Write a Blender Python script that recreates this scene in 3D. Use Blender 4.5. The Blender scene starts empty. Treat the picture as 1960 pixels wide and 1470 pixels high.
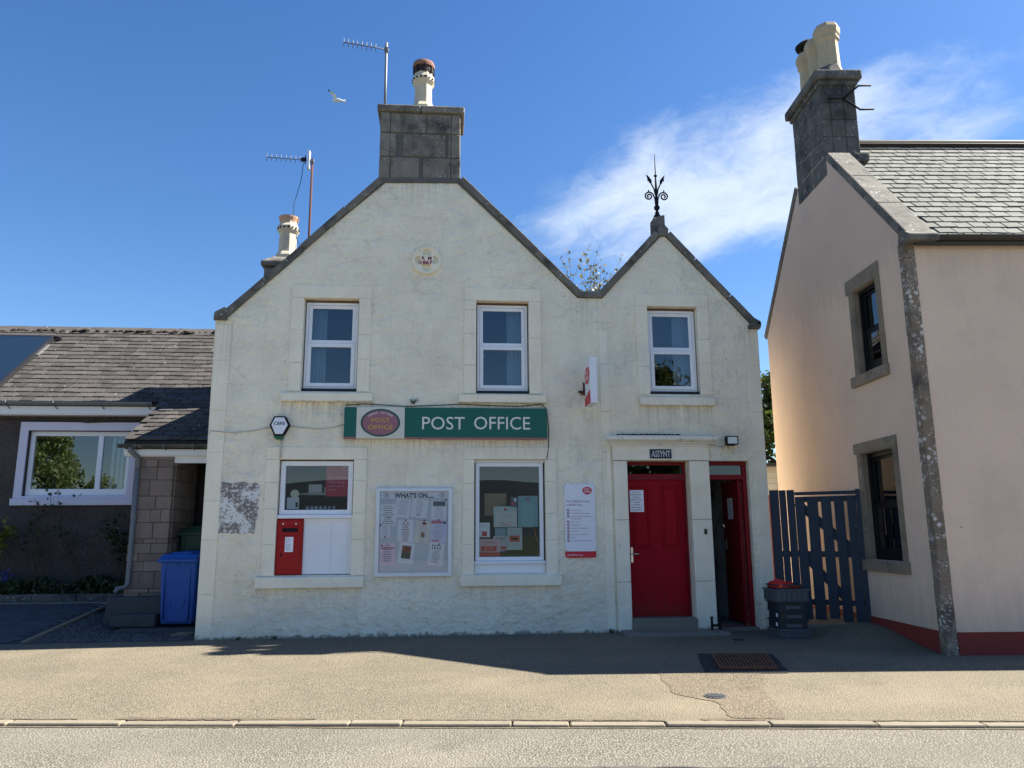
import bpy, bmesh, math, random
from mathutils import Vector, Matrix, noise
from mathutils.geometry import tessellate_polygon
R = math.radians
scene = bpy.context.scene
COL = scene.collection

# ------------------------------------------------------------------ camera, sky, sun, exposure
cam = bpy.data.cameras.new('camera')
cam.sensor_width = 36.0
cam.lens = 27.04
cam.clip_end = 3000
cam_o = bpy.data.objects.new('camera', cam)
COL.objects.link(cam_o)
yaw, pitch, roll = R(4.948), R(10.946), R(-0.365)
fwd = Vector((math.sin(yaw) * math.cos(pitch), math.cos(yaw) * math.cos(pitch), math.sin(pitch)))
rgt = Vector((math.cos(yaw), -math.sin(yaw), 0))
upv = rgt.cross(fwd)
r2 = rgt * math.cos(roll) + upv * math.sin(roll)
u2 = upv * math.cos(roll) - rgt * math.sin(roll)
cm = Matrix((r2, u2, -fwd)).transposed().to_4x4()
cm.translation = (0, -11.5, 1.44)
cam_o.matrix_world = cm
scene.camera = cam_o

SUN = Vector((0.93, 0.092, 1.0)).normalized()
sun_el = math.asin(SUN.z)
sun_az = math.atan2(SUN.x, SUN.y)

world = bpy.data.worlds.new("World")
scene.world = world
world.use_nodes = True
wn = world.node_tree
wn.nodes.clear()
def wnode(t, **kw):
    n = wn.nodes.new(t)
    for k, v in kw.items():
        setattr(n, k, v)
    return n
W_out = wnode('ShaderNodeOutputWorld')
W_bg = wnode('ShaderNodeBackground')
W_bg.inputs['Strength'].default_value = 0.06
W_sky = wnode('ShaderNodeTexSky', sky_type='NISHITA', sun_disc=False)
W_sky.sun_elevation = sun_el
W_sky.sun_rotation = sun_az
W_sky.altitude = 0
W_sky.air_density = 1.0
W_sky.dust_density = 0.3
W_sky.ozone_density = 2.2
W_hs = wnode('ShaderNodeHueSaturation')
W_hs.inputs['Hue'].default_value = 0.507
W_hs.inputs['Saturation'].default_value = 1.27
W_hs.inputs['Value'].default_value = 0.97
wn.links.new(W_sky.outputs[0], W_hs.inputs['Color'])
W_tc = wnode('ShaderNodeTexCoord')
def wmath(op, a, b=None, clamp=False):
    n = wnode('ShaderNodeMath', operation=op, use_clamp=clamp)
    for i, v in enumerate((a, b)):
        if v is None:
            continue
        if isinstance(v, (int, float)):
            n.inputs[i].default_value = v
        else:
            wn.links.new(v, n.inputs[i])
    return n.outputs[0]
def wdot(vec):
    n = wnode('ShaderNodeVectorMath', operation='DOT_PRODUCT')
    wn.links.new(W_tc.outputs['Generated'], n.inputs[0])
    n.inputs[1].default_value = vec
    return n.outputs['Value']
# one long wispy bank of cloud behind the two houses, a few faint shreds elsewhere in the sky
cA, cB = Vector((0.100, 0.905, 0.362)).normalized(), Vector((0.575, 0.695, 0.437)).normalized()
c0 = (cA + cB).normalized()
e1 = (cB - c0 * cB.dot(c0)).normalized()
e2 = c0.cross(e1) * -1
if e2.z < 0:
    e2 = -e2
U_, V_ = wdot(e1), wdot(e2)
W_comb = wnode('ShaderNodeCombineXYZ')
wn.links.new(wmath('MULTIPLY', U_, 4.2), W_comb.inputs[0])
wn.links.new(wmath('MULTIPLY', V_, 7.5), W_comb.inputs[1])
wn.links.new(wmath('MULTIPLY', wdot(c0), 4.0), W_comb.inputs[2])
def wnoise(scale, detail, rough, dist):
    n = wnode('ShaderNodeTexNoise')
    n.inputs['Scale'].default_value = scale
    n.inputs['Detail'].default_value = detail
    n.inputs['Roughness'].default_value = rough
    n.inputs['Distortion'].default_value = dist
    wn.links.new(W_comb.outputs[0], n.inputs['Vector'])
    return n.outputs['Fac']
n1 = wnoise(1.3, 9, 0.56, 0.5)
n2 = wnoise(5.2, 13, 0.66, 1.2)
uu = wmath('POWER', wmath('ABSOLUTE', wmath('MULTIPLY', U_, 1 / 0.30)), 2.0)
vv = wmath('POWER', wmath('ABSOLUTE', wmath('MULTIPLY', wmath('ADD', V_, -0.004), 1 / 0.098)), 2.0)
hump = wmath('SUBTRACT', 1.0, wmath('ADD', uu, vv))
hump = wmath('MAXIMUM', hump, -0.62)
dens = wmath('ADD', wmath('MULTIPLY', hump, 0.80), wmath('MULTIPLY', wmath('SUBTRACT', n1, 0.5), 1.7))
dens = wmath('ADD', dens, wmath('MULTIPLY', wmath('SUBTRACT', n2, 0.5), 0.62))
W_mr = wnode('ShaderNodeMapRange', interpolation_type='SMOOTHSTEP')
W_mr.inputs['From Min'].default_value = -0.12
W_mr.inputs['From Max'].default_value = 0.95
wn.links.new(dens, W_mr.inputs['Value'])
W_mix = wnode('ShaderNodeMix', data_type='RGBA')
W_mix.inputs['B'].default_value = (4.6, 5.2, 6.0, 1)
wn.links.new(wmath('MULTIPLY', W_mr.outputs[0], 0.88), W_mix.inputs['Factor'])
wn.links.new(W_hs.outputs[0], W_mix.inputs['A'])
wn.links.new(W_mix.outputs['Result'], W_bg.inputs['Color'])
wn.links.new(W_bg.outputs[0], W_out.inputs['Surface'])

sun = bpy.data.lights.new('sun', 'SUN')
sun.energy = 5.0
sun.angle = R(0.53)
sun.color = (1.0, 0.95, 0.86)
sun_o = bpy.data.objects.new('sun', sun)
sun_o.rotation_mode = 'QUATERNION'
sun_o.rotation_quaternion = SUN.to_track_quat('Z', 'Y')
sun_o.location = (20, 4, 30)
COL.objects.link(sun_o)

vs = scene.view_settings
vs.view_transform = 'Standard'
vs.look = 'None'
vs.gamma = 1
vs.use_curve_mapping = False
vs.exposure = 1.68
scene.cycles.max_bounces = 10
scene.cycles.transparent_max_bounces = 16
scene.cycles.use_denoising = True

rnd = random.Random(7)

# ------------------------------------------------------------------ helpers: materials
MATS = {}
def mat(name, col, rough=0.85, var=0.12, vscale=3.0, grain=0.10, gscale=60.0, bump=0.25, bscale=45.0, bdist=0.004,
        metal=0.0, spec=0.4, rand=0.0, blotch=None, spots=None, local=False, coat=0.0, streak=0.0, zdirt=()):
    """Procedural surface: broad tone variation + fine grain, optional blotches (colour, scale, amount), optional spots (colour, scale, radius)."""
    if name in MATS:
        return MATS[name]
    m = bpy.data.materials.new(name)
    m.use_nodes = True
    nt = m.node_tree
    nd, lk = nt.nodes, nt.links
    bs = nd['Principled BSDF']
    bs.inputs['Roughness'].default_value = rough
    bs.inputs['Metallic'].default_value = metal
    bs.inputs['Specular IOR Level'].default_value = spec
    bs.inputs['Coat Weight'].default_value = coat
    if local:
        pos = nd.new('ShaderNodeTexCoord').outputs['Object']
    else:
        pos = nd.new('ShaderNodeNewGeometry').outputs['Position']
    def nz(scale, detail=4, rough_=0.55, vec=None):
        n = nd.new('ShaderNodeTexNoise')
        n.inputs['Scale'].default_value = scale
        n.inputs['Detail'].default_value = detail
        n.inputs['Roughness'].default_value = rough_
        lk.new(vec or pos, n.inputs['Vector'])
        return n.outputs['Fac']
    def ma(op, a, b, clamp=False):
        n = nd.new('ShaderNodeMath')
        n.operation = op
        n.use_clamp = clamp
        for i, v in enumerate((a, b)):
            if isinstance(v, (int, float)):
                n.inputs[i].default_value = v
            else:
                lk.new(v, n.inputs[i])
        return n.outputs[0]
    def mr(v, a, b, c=0.0, d=1.0):
        n = nd.new('ShaderNodeMapRange')
        n.inputs[1].default_value, n.inputs[2].default_value = a, b
        n.inputs[3].default_value, n.inputs[4].default_value = c, d
        lk.new(v, n.inputs[0])
        return n.outputs[0]
    def mixc(f, a, b):
        n = nd.new('ShaderNodeMix')
        n.data_type = 'RGBA'
        if isinstance(f, (int, float)):
            n.inputs['Factor'].default_value = f
        else:
            lk.new(f, n.inputs['Factor'])
        for k, v in (('A', a), ('B', b)):
            if isinstance(v, tuple):
                n.inputs[k].default_value = (*v, 1)
            else:
                lk.new(v, n.inputs[k])
        return n.outputs['Result']
    c = tuple(col)
    fac = ma('ADD', ma('MULTIPLY', ma('SUBTRACT', nz(vscale, 5), 0.5), var * 3.2), 1.0)
    fac = ma('ADD', fac, ma('MULTIPLY', ma('SUBTRACT', nz(gscale, 3, 0.7), 0.5), grain * 3.0))
    if rand:
        oi = nd.new('ShaderNodeObjectInfo').outputs['Random']
        fac = ma('ADD', fac, ma('MULTIPLY', ma('SUBTRACT', oi, 0.5), rand * 2))
    if streak:
        mp = nd.new('ShaderNodeMapping')
        mp.inputs['Scale'].default_value = (7, 7, 0.45)
        lk.new(pos, mp.inputs['Vector'])
        fac = ma('ADD', fac, ma('MULTIPLY', ma('SUBTRACT', nz(2.2, 4, 0.6, mp.outputs[0]), 0.5), streak * 3))
    cc = nd.new('ShaderNodeVectorMath')
    cc.operation = 'SCALE'
    cc.inputs[0].default_value = c
    lk.new(fac, cc.inputs['Scale'])
    out = cc.outputs[0]
    for b in (blotch or []):
        bc, sc, lo, hi, amt = b
        out = mixc(ma('MULTIPLY', mr(nz(sc, 6, 0.62), lo, hi), amt), out, tuple(bc))
    for s_ in (spots or []):
        sc_col, sc, rad, amt = s_
        v = nd.new('ShaderNodeTexVoronoi')
        v.inputs['Scale'].default_value = sc
        lk.new(pos, v.inputs['Vector'])
        dist_ = ma('ADD', v.outputs['Distance'], ma('MULTIPLY', ma('SUBTRACT', nz(sc * 1.7, 4, 0.7), 0.42), 1.1))
        mask = ma('MINIMUM', ma('MAXIMUM', mr(dist_, rad, rad * 0.7), 0.0), 1.0)
        mask = ma('MULTIPLY', mask, ma('MINIMUM', ma('MAXIMUM', mr(nz(sc * 0.2, 4), 0.50, 0.60), 0.0), 1.0))
        out = mixc(ma('MULTIPLY', mask, amt), out, tuple(sc_col))
    for (za, zb, zc, amt) in zdirt:                       # grime that fades from height za (full) to zb (none), with a ragged edge
        sx = nd.new('ShaderNodeSeparateXYZ')
        lk.new(pos, sx.inputs[0])
        mp = nd.new('ShaderNodeMapping')
        mp.inputs['Scale'].default_value = (5, 5, 0.8)
        lk.new(pos, mp.inputs['Vector'])
        zz = ma('ADD', sx.outputs['Z'], ma('MULTIPLY', ma('SUBTRACT', nz(1.7, 6, 0.65, mp.outputs[0]), 0.5), 2.6 * abs(zb - za)))
        out = mixc(ma('MULTIPLY', ma('MINIMUM', ma('MAXIMUM', mr(zz, zb, za), 0.0), 1.0), amt), out, tuple(zc))
    lk.new(out, bs.inputs['Base Color'])
    if bump:
        bn = nd.new('ShaderNodeBump')
        bn.inputs['Strength'].default_value = bump
        bn.inputs['Distance'].default_value = bdist
        lk.new(nz(bscale, 5, 0.65), bn.inputs['Height'])
        lk.new(bn.outputs[0], bs.inputs['Normal'])
    MATS[name] = m
    return m

def flat(name, col, rough=0.5, metal=0.0, spec=0.4, coat=0.0):
    return mat(name, col, rough, var=0.05, vscale=9, grain=0.03, gscale=140, bump=0.06, bscale=90, bdist=0.002, metal=metal, spec=spec, coat=coat)

def glass_mat(name, tint=(0.9, 0.95, 0.95), refl=1.0, wob=0.0):
    m = bpy.data.materials.new(name)
    m.use_nodes = True
    nt = m.node_tree
    nt.nodes.clear()
    o = nt.nodes.new('ShaderNodeOutputMaterial')
    t = nt.nodes.new('ShaderNodeBsdfTransparent')
    t.inputs[0].default_value = (*tint, 1)
    g = nt.nodes.new('ShaderNodeBsdfGlossy')
    g.inputs['Roughness'].default_value = 0.0
    g.inputs['Color'].default_value = (0.95, 0.97, 1, 1)
    fr = nt.nodes.new('ShaderNodeFresnel')
    fr.inputs['IOR'].default_value = 1.52
    mu = nt.nodes.new('ShaderNodeMath')
    mu.operation = 'MULTIPLY'
    mu.use_clamp = True
    mu.inputs[1].default_value = refl
    nt.links.new(fr.outputs[0], mu.inputs[0])
    mx = nt.nodes.new('ShaderNodeMixShader')
    nt.links.new(mu.outputs[0], mx.inputs[0])
    nt.links.new(t.outputs[0], mx.inputs[1])
    nt.links.new(g.outputs[0], mx.inputs[2])
    if wob:
        n = nt.nodes.new('ShaderNodeTexNoise')
        n.inputs['Scale'].default_value = 2.5
        gp = nt.nodes.new('ShaderNodeNewGeometry')
        nt.links.new(gp.outputs['Position'], n.inputs['Vector'])
        b = nt.nodes.new('ShaderNodeBump')
        b.inputs['Strength'].default_value = wob
        b.inputs['Distance'].default_value = 0.01
        nt.links.new(n.outputs['Fac'], b.inputs['Height'])
        nt.links.new(b.outputs[0], g.inputs['Normal'])
    nt.links.new(mx.outputs[0], o.inputs[0])
    return m

def leaf_mat(name, col, rand=0.35, trans=0.35):
    m = bpy.data.materials.new(name)
    m.use_nodes = True
    nt = m.node_tree
    bs = nt.nodes['Principled BSDF']
    bs.inputs['Roughness'].default_value = 0.55
    gp = nt.nodes.new('ShaderNodeNewGeometry')
    n = nt.nodes.new('ShaderNodeTexNoise')
    n.inputs['Scale'].default_value = 2.7
    n.inputs['Detail'].default_value = 8
    nt.links.new(gp.outputs['Position'], n.inputs['Vector'])
    ra = nt.nodes.new('ShaderNodeMapRange')
    ra.inputs[1].default_value, ra.inputs[2].default_value = 0.3, 0.7
    ra.inputs[3].default_value, ra.inputs[4].default_value = 1 - rand, 1 + rand
    nt.links.new(n.outputs['Fac'], ra.inputs[0])
    sc = nt.nodes.new('ShaderNodeVectorMath')
    sc.operation = 'SCALE'
    sc.inputs[0].default_value = col
    nt.links.new(ra.outputs[0], sc.inputs['Scale'])
    nt.links.new(sc.outputs[0], bs.inputs['Base Color'])
    tr = nt.nodes.new('ShaderNodeBsdfTranslucent')
    nt.links.new(sc.outputs[0], tr.inputs['Color'])
    mx = nt.nodes.new('ShaderNodeMixShader')
    mx.inputs[0].default_value = trans
    out = nt.nodes['Material Output']
    nt.links.new(bs.outputs[0], mx.inputs[1])
    nt.links.new(tr.outputs[0], mx.inputs[2])
    nt.links.new(mx.outputs[0], out.inputs[0])
    return m

RUNOFF = [(-2.45, -1.09, 3.38, 0.42, (0.36, 0.31, 0.23), 0.55), (0.17, 1.53, 3.38, 0.25, (0.36, 0.31, 0.23), 0.5), (2.95, 4.17, 3.36, 0.45, (0.36, 0.33, 0.27), 0.5),
          (-2.68, -1.13, 0.69, 0.5, (0.48, 0.43, 0.34), 0.35), (0.21, 1.71, 0.69, 0.5, (0.48, 0.43, 0.34), 0.35), (-1.5, 1.52, 2.82, 0.30, (0.34, 0.27, 0.17), 0.45),
          (2.08, 2.24, 3.30, 0.75, (0.46, 0.30, 0.12), 0.6), (4.22, 4.44, 2.74, 0.30, (0.50, 0.36, 0.18), 0.6), (2.36, 2.52, 2.75, 1.6, (0.40, 0.34, 0.26), 0.4),
          (-3.45, -3.2, 4.6, 1.0, (0.36, 0.33, 0.28), 0.45), (4.7, 4.93, 4.6, 1.0, (0.36, 0.33, 0.28), 0.45), (-1.15, 0.25, 6.95, 0.5, (0.40, 0.38, 0.34), 0.45), (1.9, 2.55, 5.08, 0.8, (0.42, 0.40, 0.36), 0.4)]
def painted_rubble(name, col, lines=0.5, dirt=True):
    """Lime-painted rubble: stone outlines show faintly through many coats of paint, patches flake, splash dirt low down."""
    m = bpy.data.materials.new(name)
    m.use_nodes = True
    nt = m.node_tree
    nd, lk = nt.nodes, nt.links
    bs = nd['Principled BSDF']
    bs.inputs['Roughness'].default_value = 0.8
    bs.inputs['Specular IOR Level'].default_value = 0.3
    pos = nd.new('ShaderNodeNewGeometry').outputs['Position']
    def N(t, **kw):
        n = nd.new(t)
        for k, v in kw.items():
            setattr(n, k, v)
        return n
    def nz(scale, detail=4, r=0.55, vec=None, dist=0.0):
        n = N('ShaderNodeTexNoise')
        n.inputs['Scale'].default_value, n.inputs['Detail'].default_value, n.inputs['Roughness'].default_value = scale, detail, r
        n.inputs['Distortion'].default_value = dist
        lk.new(vec or pos, n.inputs['Vector'])
        return n
    def ma(op, a, b=0.0, clamp=False):
        n = N('ShaderNodeMath', operation=op, use_clamp=clamp)
        for i, v in enumerate((a, b)):
            if isinstance(v, (int, float)):
                n.inputs[i].default_value = v
            else:
                lk.new(v, n.inputs[i])
        return n.outputs[0]
    def mr(v, a, b, c=0.0, d=1.0):
        n = N('ShaderNodeMapRange')
        n.inputs[1].default_value, n.inputs[2].default_value, n.inputs[3].default_value, n.inputs[4].default_value = a, b, c, d
        lk.new(v, n.inputs[0])
        return n.outputs[0]
    def mixc(f, a, b):
        n = N('ShaderNodeMix', data_type='RGBA')
        lk.new(f, n.inputs['Factor'])
        for k, v in (('A', a), ('B', b)):
            if isinstance(v, tuple):
                n.inputs[k].default_value = (*v, 1)
            else:
                lk.new(v, n.inputs[k])
        return n.outputs['Result']
    # warped coordinates for the stones
    wv = nz(3.0, 3)
    add = N('ShaderNodeVectorMath', operation='MULTIPLY_ADD')
    lk.new(wv.outputs['Color'], add.inputs[0])
    add.inputs[1].default_value = (0.22, 0.22, 0.22)
    lk.new(pos, add.inputs[2])
    mp = N('ShaderNodeMapping')
    mp.inputs['Scale'].default_value = (2.3, 2.3, 4.6)
    lk.new(add.outputs[0], mp.inputs['Vector'])
    vor = N('ShaderNodeTexVoronoi', feature='DISTANCE_TO_EDGE')
    vor.inputs['Scale'].default_value = 1.0
    lk.new(mp.outputs[0], vor.inputs['Vector'])
    edge = mr(vor.outputs['Distance'], 0.0, 0.16, 1.0, 0.0)
    where = ma('MULTIPLY', mr(nz(1.1, 3).outputs['Fac'], 0.45, 0.62), mr(nz(13, 5, 0.7).outputs['Fac'], 0.40, 0.62))
    edge = ma('MULTIPLY', edge, where)
    mid = nz(9, 6, 0.62).outputs['Fac']
    fine = nz(70, 4, 0.7).outputs['Fac']
    low = nz(2.3, 6, 0.6).outputs['Fac']
    stone = N('ShaderNodeTexVoronoi')
    stone.inputs['Scale'].default_value = 1.0
    lk.new(mp.outputs[0], stone.inputs['Vector'])
    bw = N('ShaderNodeRGBToBW')
    lk.new(stone.outputs['Color'], bw.inputs[0])
    h = ma('SUBTRACT', ma('ADD', ma('MULTIPLY', mid, 1.5), ma('MULTIPLY', fine, 0.20)), ma('MULTIPLY', edge, 0.22 * lines))
    h = ma('ADD', h, ma('MULTIPLY', low, 2.2))
    h = ma('ADD', h, ma('MULTIPLY', bw.outputs[0], 0.25 * lines))
    bn = N('ShaderNodeBump')
    bn.inputs['Strength'].default_value = 0.9
    bn.inputs['Distance'].default_value = 0.044 if lines > 0.4 else 0.014
    lk.new(h, bn.inputs['Height'])
    lk.new(bn.outputs[0], bs.inputs['Normal'])
    tone = ma('ADD', ma('MULTIPLY', ma('SUBTRACT', low, 0.5), 0.30), 1.0)
    tone = ma('ADD', tone, ma('MULTIPLY', ma('SUBTRACT', fine, 0.5), 0.16))
    sc = N('ShaderNodeVectorMath', operation='SCALE')
    sc.inputs[0].default_value = col
    lk.new(tone, sc.inputs['Scale'])
    out = sc.outputs[0]
    # yellowed and cool grey patches of old paint
    out = mixc(ma('MULTIPLY', mr(nz(0.9, 5, 0.6).outputs['Fac'], 0.48, 0.7), 0.5), out, (0.78, 0.66, 0.48))
    out = mixc(ma('MULTIPLY', mr(nz(1.4, 6, 0.65, None, 0.8).outputs['Fac'], 0.54, 0.74), 0.32), out, (0.60, 0.60, 0.57))
    # rough darker scuffs in scattered dabs on the stone faces
    sp = mr(nz(26, 5, 0.72).outputs['Fac'], 0.56, 0.70)
    out = mixc(ma('MULTIPLY', ma('MULTIPLY', sp, mr(nz(1.9, 4).outputs['Fac'], 0.47, 0.62)), 0.42 if lines > 0.4 else 0.26), out, (0.24, 0.225, 0.20))
    pit = N('ShaderNodeTexVoronoi')
    pit.inputs['Scale'].default_value = 5.2
    lk.new(pos, pit.inputs['Vector'])
    pm = ma('MULTIPLY', mr(pit.outputs['Distance'], 0.075, 0.05), mr(nz(1.3, 3).outputs['Fac'], 0.50, 0.58))
    out = mixc(ma('MULTIPLY', pm, 0.6 if lines > 0.4 else 0.45), out, (0.12, 0.10, 0.085))
    # long ragged cracks along buried course lines, here and there
    mp5 = N('ShaderNodeMapping')
    mp5.inputs['Scale'].default_value = (0.8, 0.8, 3.2)
    lk.new(pos, mp5.inputs['Vector'])
    ck = nz(1.25, 8, 0.62, mp5.outputs[0], 0.4).outputs['Fac']
    ck = ma('SUBTRACT', 1.0, ma('MULTIPLY', ma('ABSOLUTE', ma('SUBTRACT', ck, 0.5)), 75.0), True)
    ck = ma('MULTIPLY', ck, mr(nz(2.1, 4).outputs['Fac'], 0.52, 0.62))
    out = mixc(ma('MULTIPLY', ck, 0.34 * lines), out, (0.26, 0.24, 0.21))
    out = mixc(ma('MULTIPLY', edge, 0.16 * lines), out, (0.30, 0.285, 0.25))
    # thin vertical run-off streaks
    mp2 = N('ShaderNodeMapping')
    mp2.inputs['Scale'].default_value = (9, 9, 0.5)
    lk.new(pos, mp2.inputs['Vector'])
    st = mr(nz(1.6, 5, 0.6, mp2.outputs[0]).outputs['Fac'], 0.54, 0.75)
    out = mixc(ma('MULTIPLY', st, 0.14), out, (0.45, 0.42, 0.35))
    # run-off from particular ledges, signs and fixings
    sp3 = N('ShaderNodeSeparateXYZ')
    lk.new(pos, sp3.inputs[0])
    mp4 = N('ShaderNodeMapping')
    mp4.inputs['Scale'].default_value = (22, 22, 0.7)
    lk.new(pos, mp4.inputs['Vector'])
    run = mr(nz(1.0, 5, 0.65, mp4.outputs[0]).outputs['Fac'], 0.42, 0.66)
    for x0, x1, zt, ln, rc, amt in RUNOFF:
        inx = ma('MULTIPLY', ma('GREATER_THAN', sp3.outputs['X'], x0), ma('LESS_THAN', sp3.outputs['X'], x1))
        fz = ma('MULTIPLY', mr(sp3.outputs['Z'], zt - ln, zt, 0.0, 1.0), ma('LESS_THAN', sp3.outputs['Z'], zt + 0.01))
        fz = ma('MAXIMUM', fz, 0.0)
        out = mixc(ma('MULTIPLY', ma('MULTIPLY', ma('MULTIPLY', inx, fz), run), amt), out, rc)
    if dirt:
        sx = N('ShaderNodeSeparateXYZ')
        lk.new(pos, sx.inputs[0])
        zz = ma('SUBTRACT', sx.outputs['Z'], ma('MULTIPLY', ma('SUBTRACT', nz(3.2, 6, 0.65).outputs['Fac'], 0.5), 1.5))
        out = mixc(ma('MULTIPLY', mr(zz, 0.62, 0.0), 0.14), out, (0.52, 0.47, 0.37))
        z2 = ma('SUBTRACT', sx.outputs['Z'], ma('MULTIPLY', ma('SUBTRACT', nz(11, 6, 0.7).outputs['Fac'], 0.5), 0.22))
        out = mixc(ma('MULTIPLY', mr(z2, 0.05, 0.01), 0.75), out, (0.07, 0.068, 0.045))
    lk.new(out, bs.inputs['Base Color'])
    return m

M_wall = painted_rubble('painted rubble', (0.93, 0.855, 0.675), 1.0)
M_marg = painted_rubble('painted dressed stone', (0.875, 0.805, 0.64), 0.30)
M_cream = mat('cornice paint', (0.74, 0.70, 0.60), 0.7, var=0.06, grain=0.04, blotch=[((0.18, 0.17, 0.15), 9, 0.56, 0.72, 0.6)], bump=0.1, streak=0.06)
M_upvc = flat('white plastic', (0.78, 0.79, 0.82), 0.35)
M_white = mat('white gloss paint', (0.78, 0.78, 0.79), 0.45, var=0.05, grain=0.03, bump=0.08, blotch=[((0.5, 0.48, 0.44), 5, 0.6, 0.75, 0.4)])
M_strip = flat('dark rubber strip', (0.015, 0.012, 0.02), 0.6)
M_red = mat('red door paint', (0.30, 0.003, 0.012), 0.5, spec=0.1, zdirt=[(0.18, 0.55, (0.10, 0.035, 0.03), 0.45)], blotch=[((0.16, 0.012, 0.016), 7, 0.56, 0.75, 0.5)], var=0.08, grain=0.04, bump=0.10, bscale=60, streak=0.05)
M_redp = mat('post box red', (0.34, 0.006, 0.006), 0.4, spec=0.25, var=0.06, grain=0.03, bump=0.08)
M_red2 = mat('red door frame paint', (0.20, 0.004, 0.010), 0.5, spec=0.25, var=0.1, grain=0.05, bump=0.15)
M_glass = glass_mat('window glass', (0.85, 0.90, 0.92), 1.5, 0.02)
M_glass2 = glass_mat('shop glass', (0.93, 0.96, 0.96), 1.05, 0.012)
M_cov = glass_mat('board cover', (0.97, 0.98, 1.0), 1.0)
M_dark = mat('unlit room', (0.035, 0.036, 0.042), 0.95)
M_curt = mat('net curtain', (0.36, 0.41, 0.46), 0.95, var=0.05, grain=0.05)
M_stone = mat('weathered grey sandstone', (0.20, 0.178, 0.148), 0.95, var=0.16, vscale=4, grain=0.16, gscale=45, bump=0.7, bscale=26, bdist=0.02, rand=0.14,
              blotch=[((0.035, 0.034, 0.033), 2.3, 0.48, 0.64, 0.85), ((0.30, 0.275, 0.21), 9, 0.56, 0.70, 0.6)], spots=[((0.55, 0.55, 0.50), 26, 0.34, 0.8)])
M_mortar = mat('old mortar', (0.12, 0.115, 0.105), 1.0, var=0.2, grain=0.2, bump=0.8, bscale=40, bdist=0.012)
M_cope = mat('lichened coping stone', (0.17, 0.155, 0.13), 0.95, var=0.2, vscale=5, grain=0.2, gscale=50, bump=0.7, bscale=30, bdist=0.015, rand=0.12,
             blotch=[((0.04, 0.042, 0.045), 3.1, 0.48, 0.66, 0.8)], spots=[((0.5, 0.5, 0.46), 15, 0.30, 0.9)])
M_dkstone = mat('dark whin stone', (0.115, 0.11, 0.10), 0.95, var=0.2, vscale=5, grain=0.24, gscale=55, bump=0.8, bscale=30, bdist=0.02, rand=0.14,
                blotch=[((0.035, 0.036, 0.04), 2.4, 0.46, 0.64, 0.85), ((0.34, 0.36, 0.36), 9, 0.60, 0.72, 0.7)], spots=[((0.5, 0.5, 0.47), 18, 0.3, 0.7)])
M_quoin = mat('weathered quoin stone', (0.20, 0.155, 0.112), 0.95, var=0.16, vscale=4, grain=0.16, gscale=60, bump=0.6, bscale=35, bdist=0.012, rand=0.10,
              blotch=[((0.05, 0.046, 0.042), 3.0, 0.50, 0.66, 0.8), ((0.30, 0.28, 0.24), 14, 0.60, 0.68, 0.7)], spots=[((0.62, 0.60, 0.55), 13, 0.50, 0.9), ((0.6, 0.58, 0.54), 34, 0.44, 0.85)])
M_rybat = mat('grey window stone', (0.25, 0.20, 0.145), 0.95, var=0.14, vscale=5, grain=0.14, gscale=60, bump=0.5, bscale=40, bdist=0.008, rand=0.12, blotch=[((0.09, 0.08, 0.07), 3.5, 0.50, 0.68, 0.6)])
M_pot = mat('buff clay pot', (0.54, 0.475, 0.35), 0.85, var=0.12, vscale=6, grain=0.1, bump=0.3, blotch=[((0.20, 0.18, 0.15), 8, 0.60, 0.75, 0.8)])
M_pot2 = mat('tan clay pot', (0.44, 0.36, 0.24), 0.85, var=0.12, vscale=6, grain=0.1, bump=0.3, blotch=[((0.16, 0.14, 0.11), 9, 0.60, 0.76, 0.6)])
M_terra = mat('terracotta', (0.26, 0.125, 0.085), 0.9, var=0.15, vscale=14, blotch=[((0.12, 0.08, 0.06), 20, 0.5, 0.7, 0.7)])
M_black = flat('black iron', (0.012, 0.012, 0.015), 0.7, spec=0.15)
M_steel = flat('galvanised steel', (0.16, 0.165, 0.175), 0.6, metal=0.3)
M_chrome = flat('bright metal', (0.7, 0.7, 0.7), 0.25, metal=0.9)
M_rust = mat('rusted steel', (0.085, 0.030, 0.022), 0.9, var=0.3, vscale=20, grain=0.2, bump=0.3)
M_slate = mat('weathered slate', (0.068, 0.062, 0.058), 0.9, spec=0.2, var=0.16, vscale=7, grain=0.14, gscale=70, bump=0.5, bscale=60, bdist=0.005, rand=0.30,
              blotch=[((0.115, 0.105, 0.09), 4, 0.54, 0.75, 0.5), ((0.035, 0.032, 0.03), 9, 0.55, 0.7, 0.5)], spots=[((0.6, 0.6, 0.56), 6.5, 0.16, 0.9)])
M_slate2 = mat('pale green slate', (0.155, 0.158, 0.138), 0.85, spec=0.2, var=0.12, vscale=5, grain=0.09, gscale=60, bump=0.4, bscale=50, bdist=0.004, rand=0.16,
               blotch=[((0.22, 0.21, 0.17), 3, 0.54, 0.75, 0.5), ((0.09, 0.09, 0.09), 2.2, 0.56, 0.75, 0.4)])
M_felt = mat('roof underlay', (0.05, 0.05, 0.052), 0.95)
M_harl = mat('pink beige render', (0.74, 0.55, 0.415), 0.92, var=0.07, vscale=1.1, grain=0.10, gscale=85, bump=0.7, bscale=75, bdist=0.010, streak=0.032, zdirt=[(0.2, 0.8, (0.40, 0.32, 0.25), 0.4), (5.3, 4.7, (0.44, 0.35, 0.27), 0.35)],
             blotch=[((0.47, 0.365, 0.28), 1.0, 0.54, 0.78, 0.45)], spots=[((0.12, 0.10, 0.09), 5, 0.05, 0.8)])
M_plinth = mat('red painted plinth', (0.20, 0.028, 0.022), 0.85, var=0.08, grain=0.06, bump=0.2)
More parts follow.
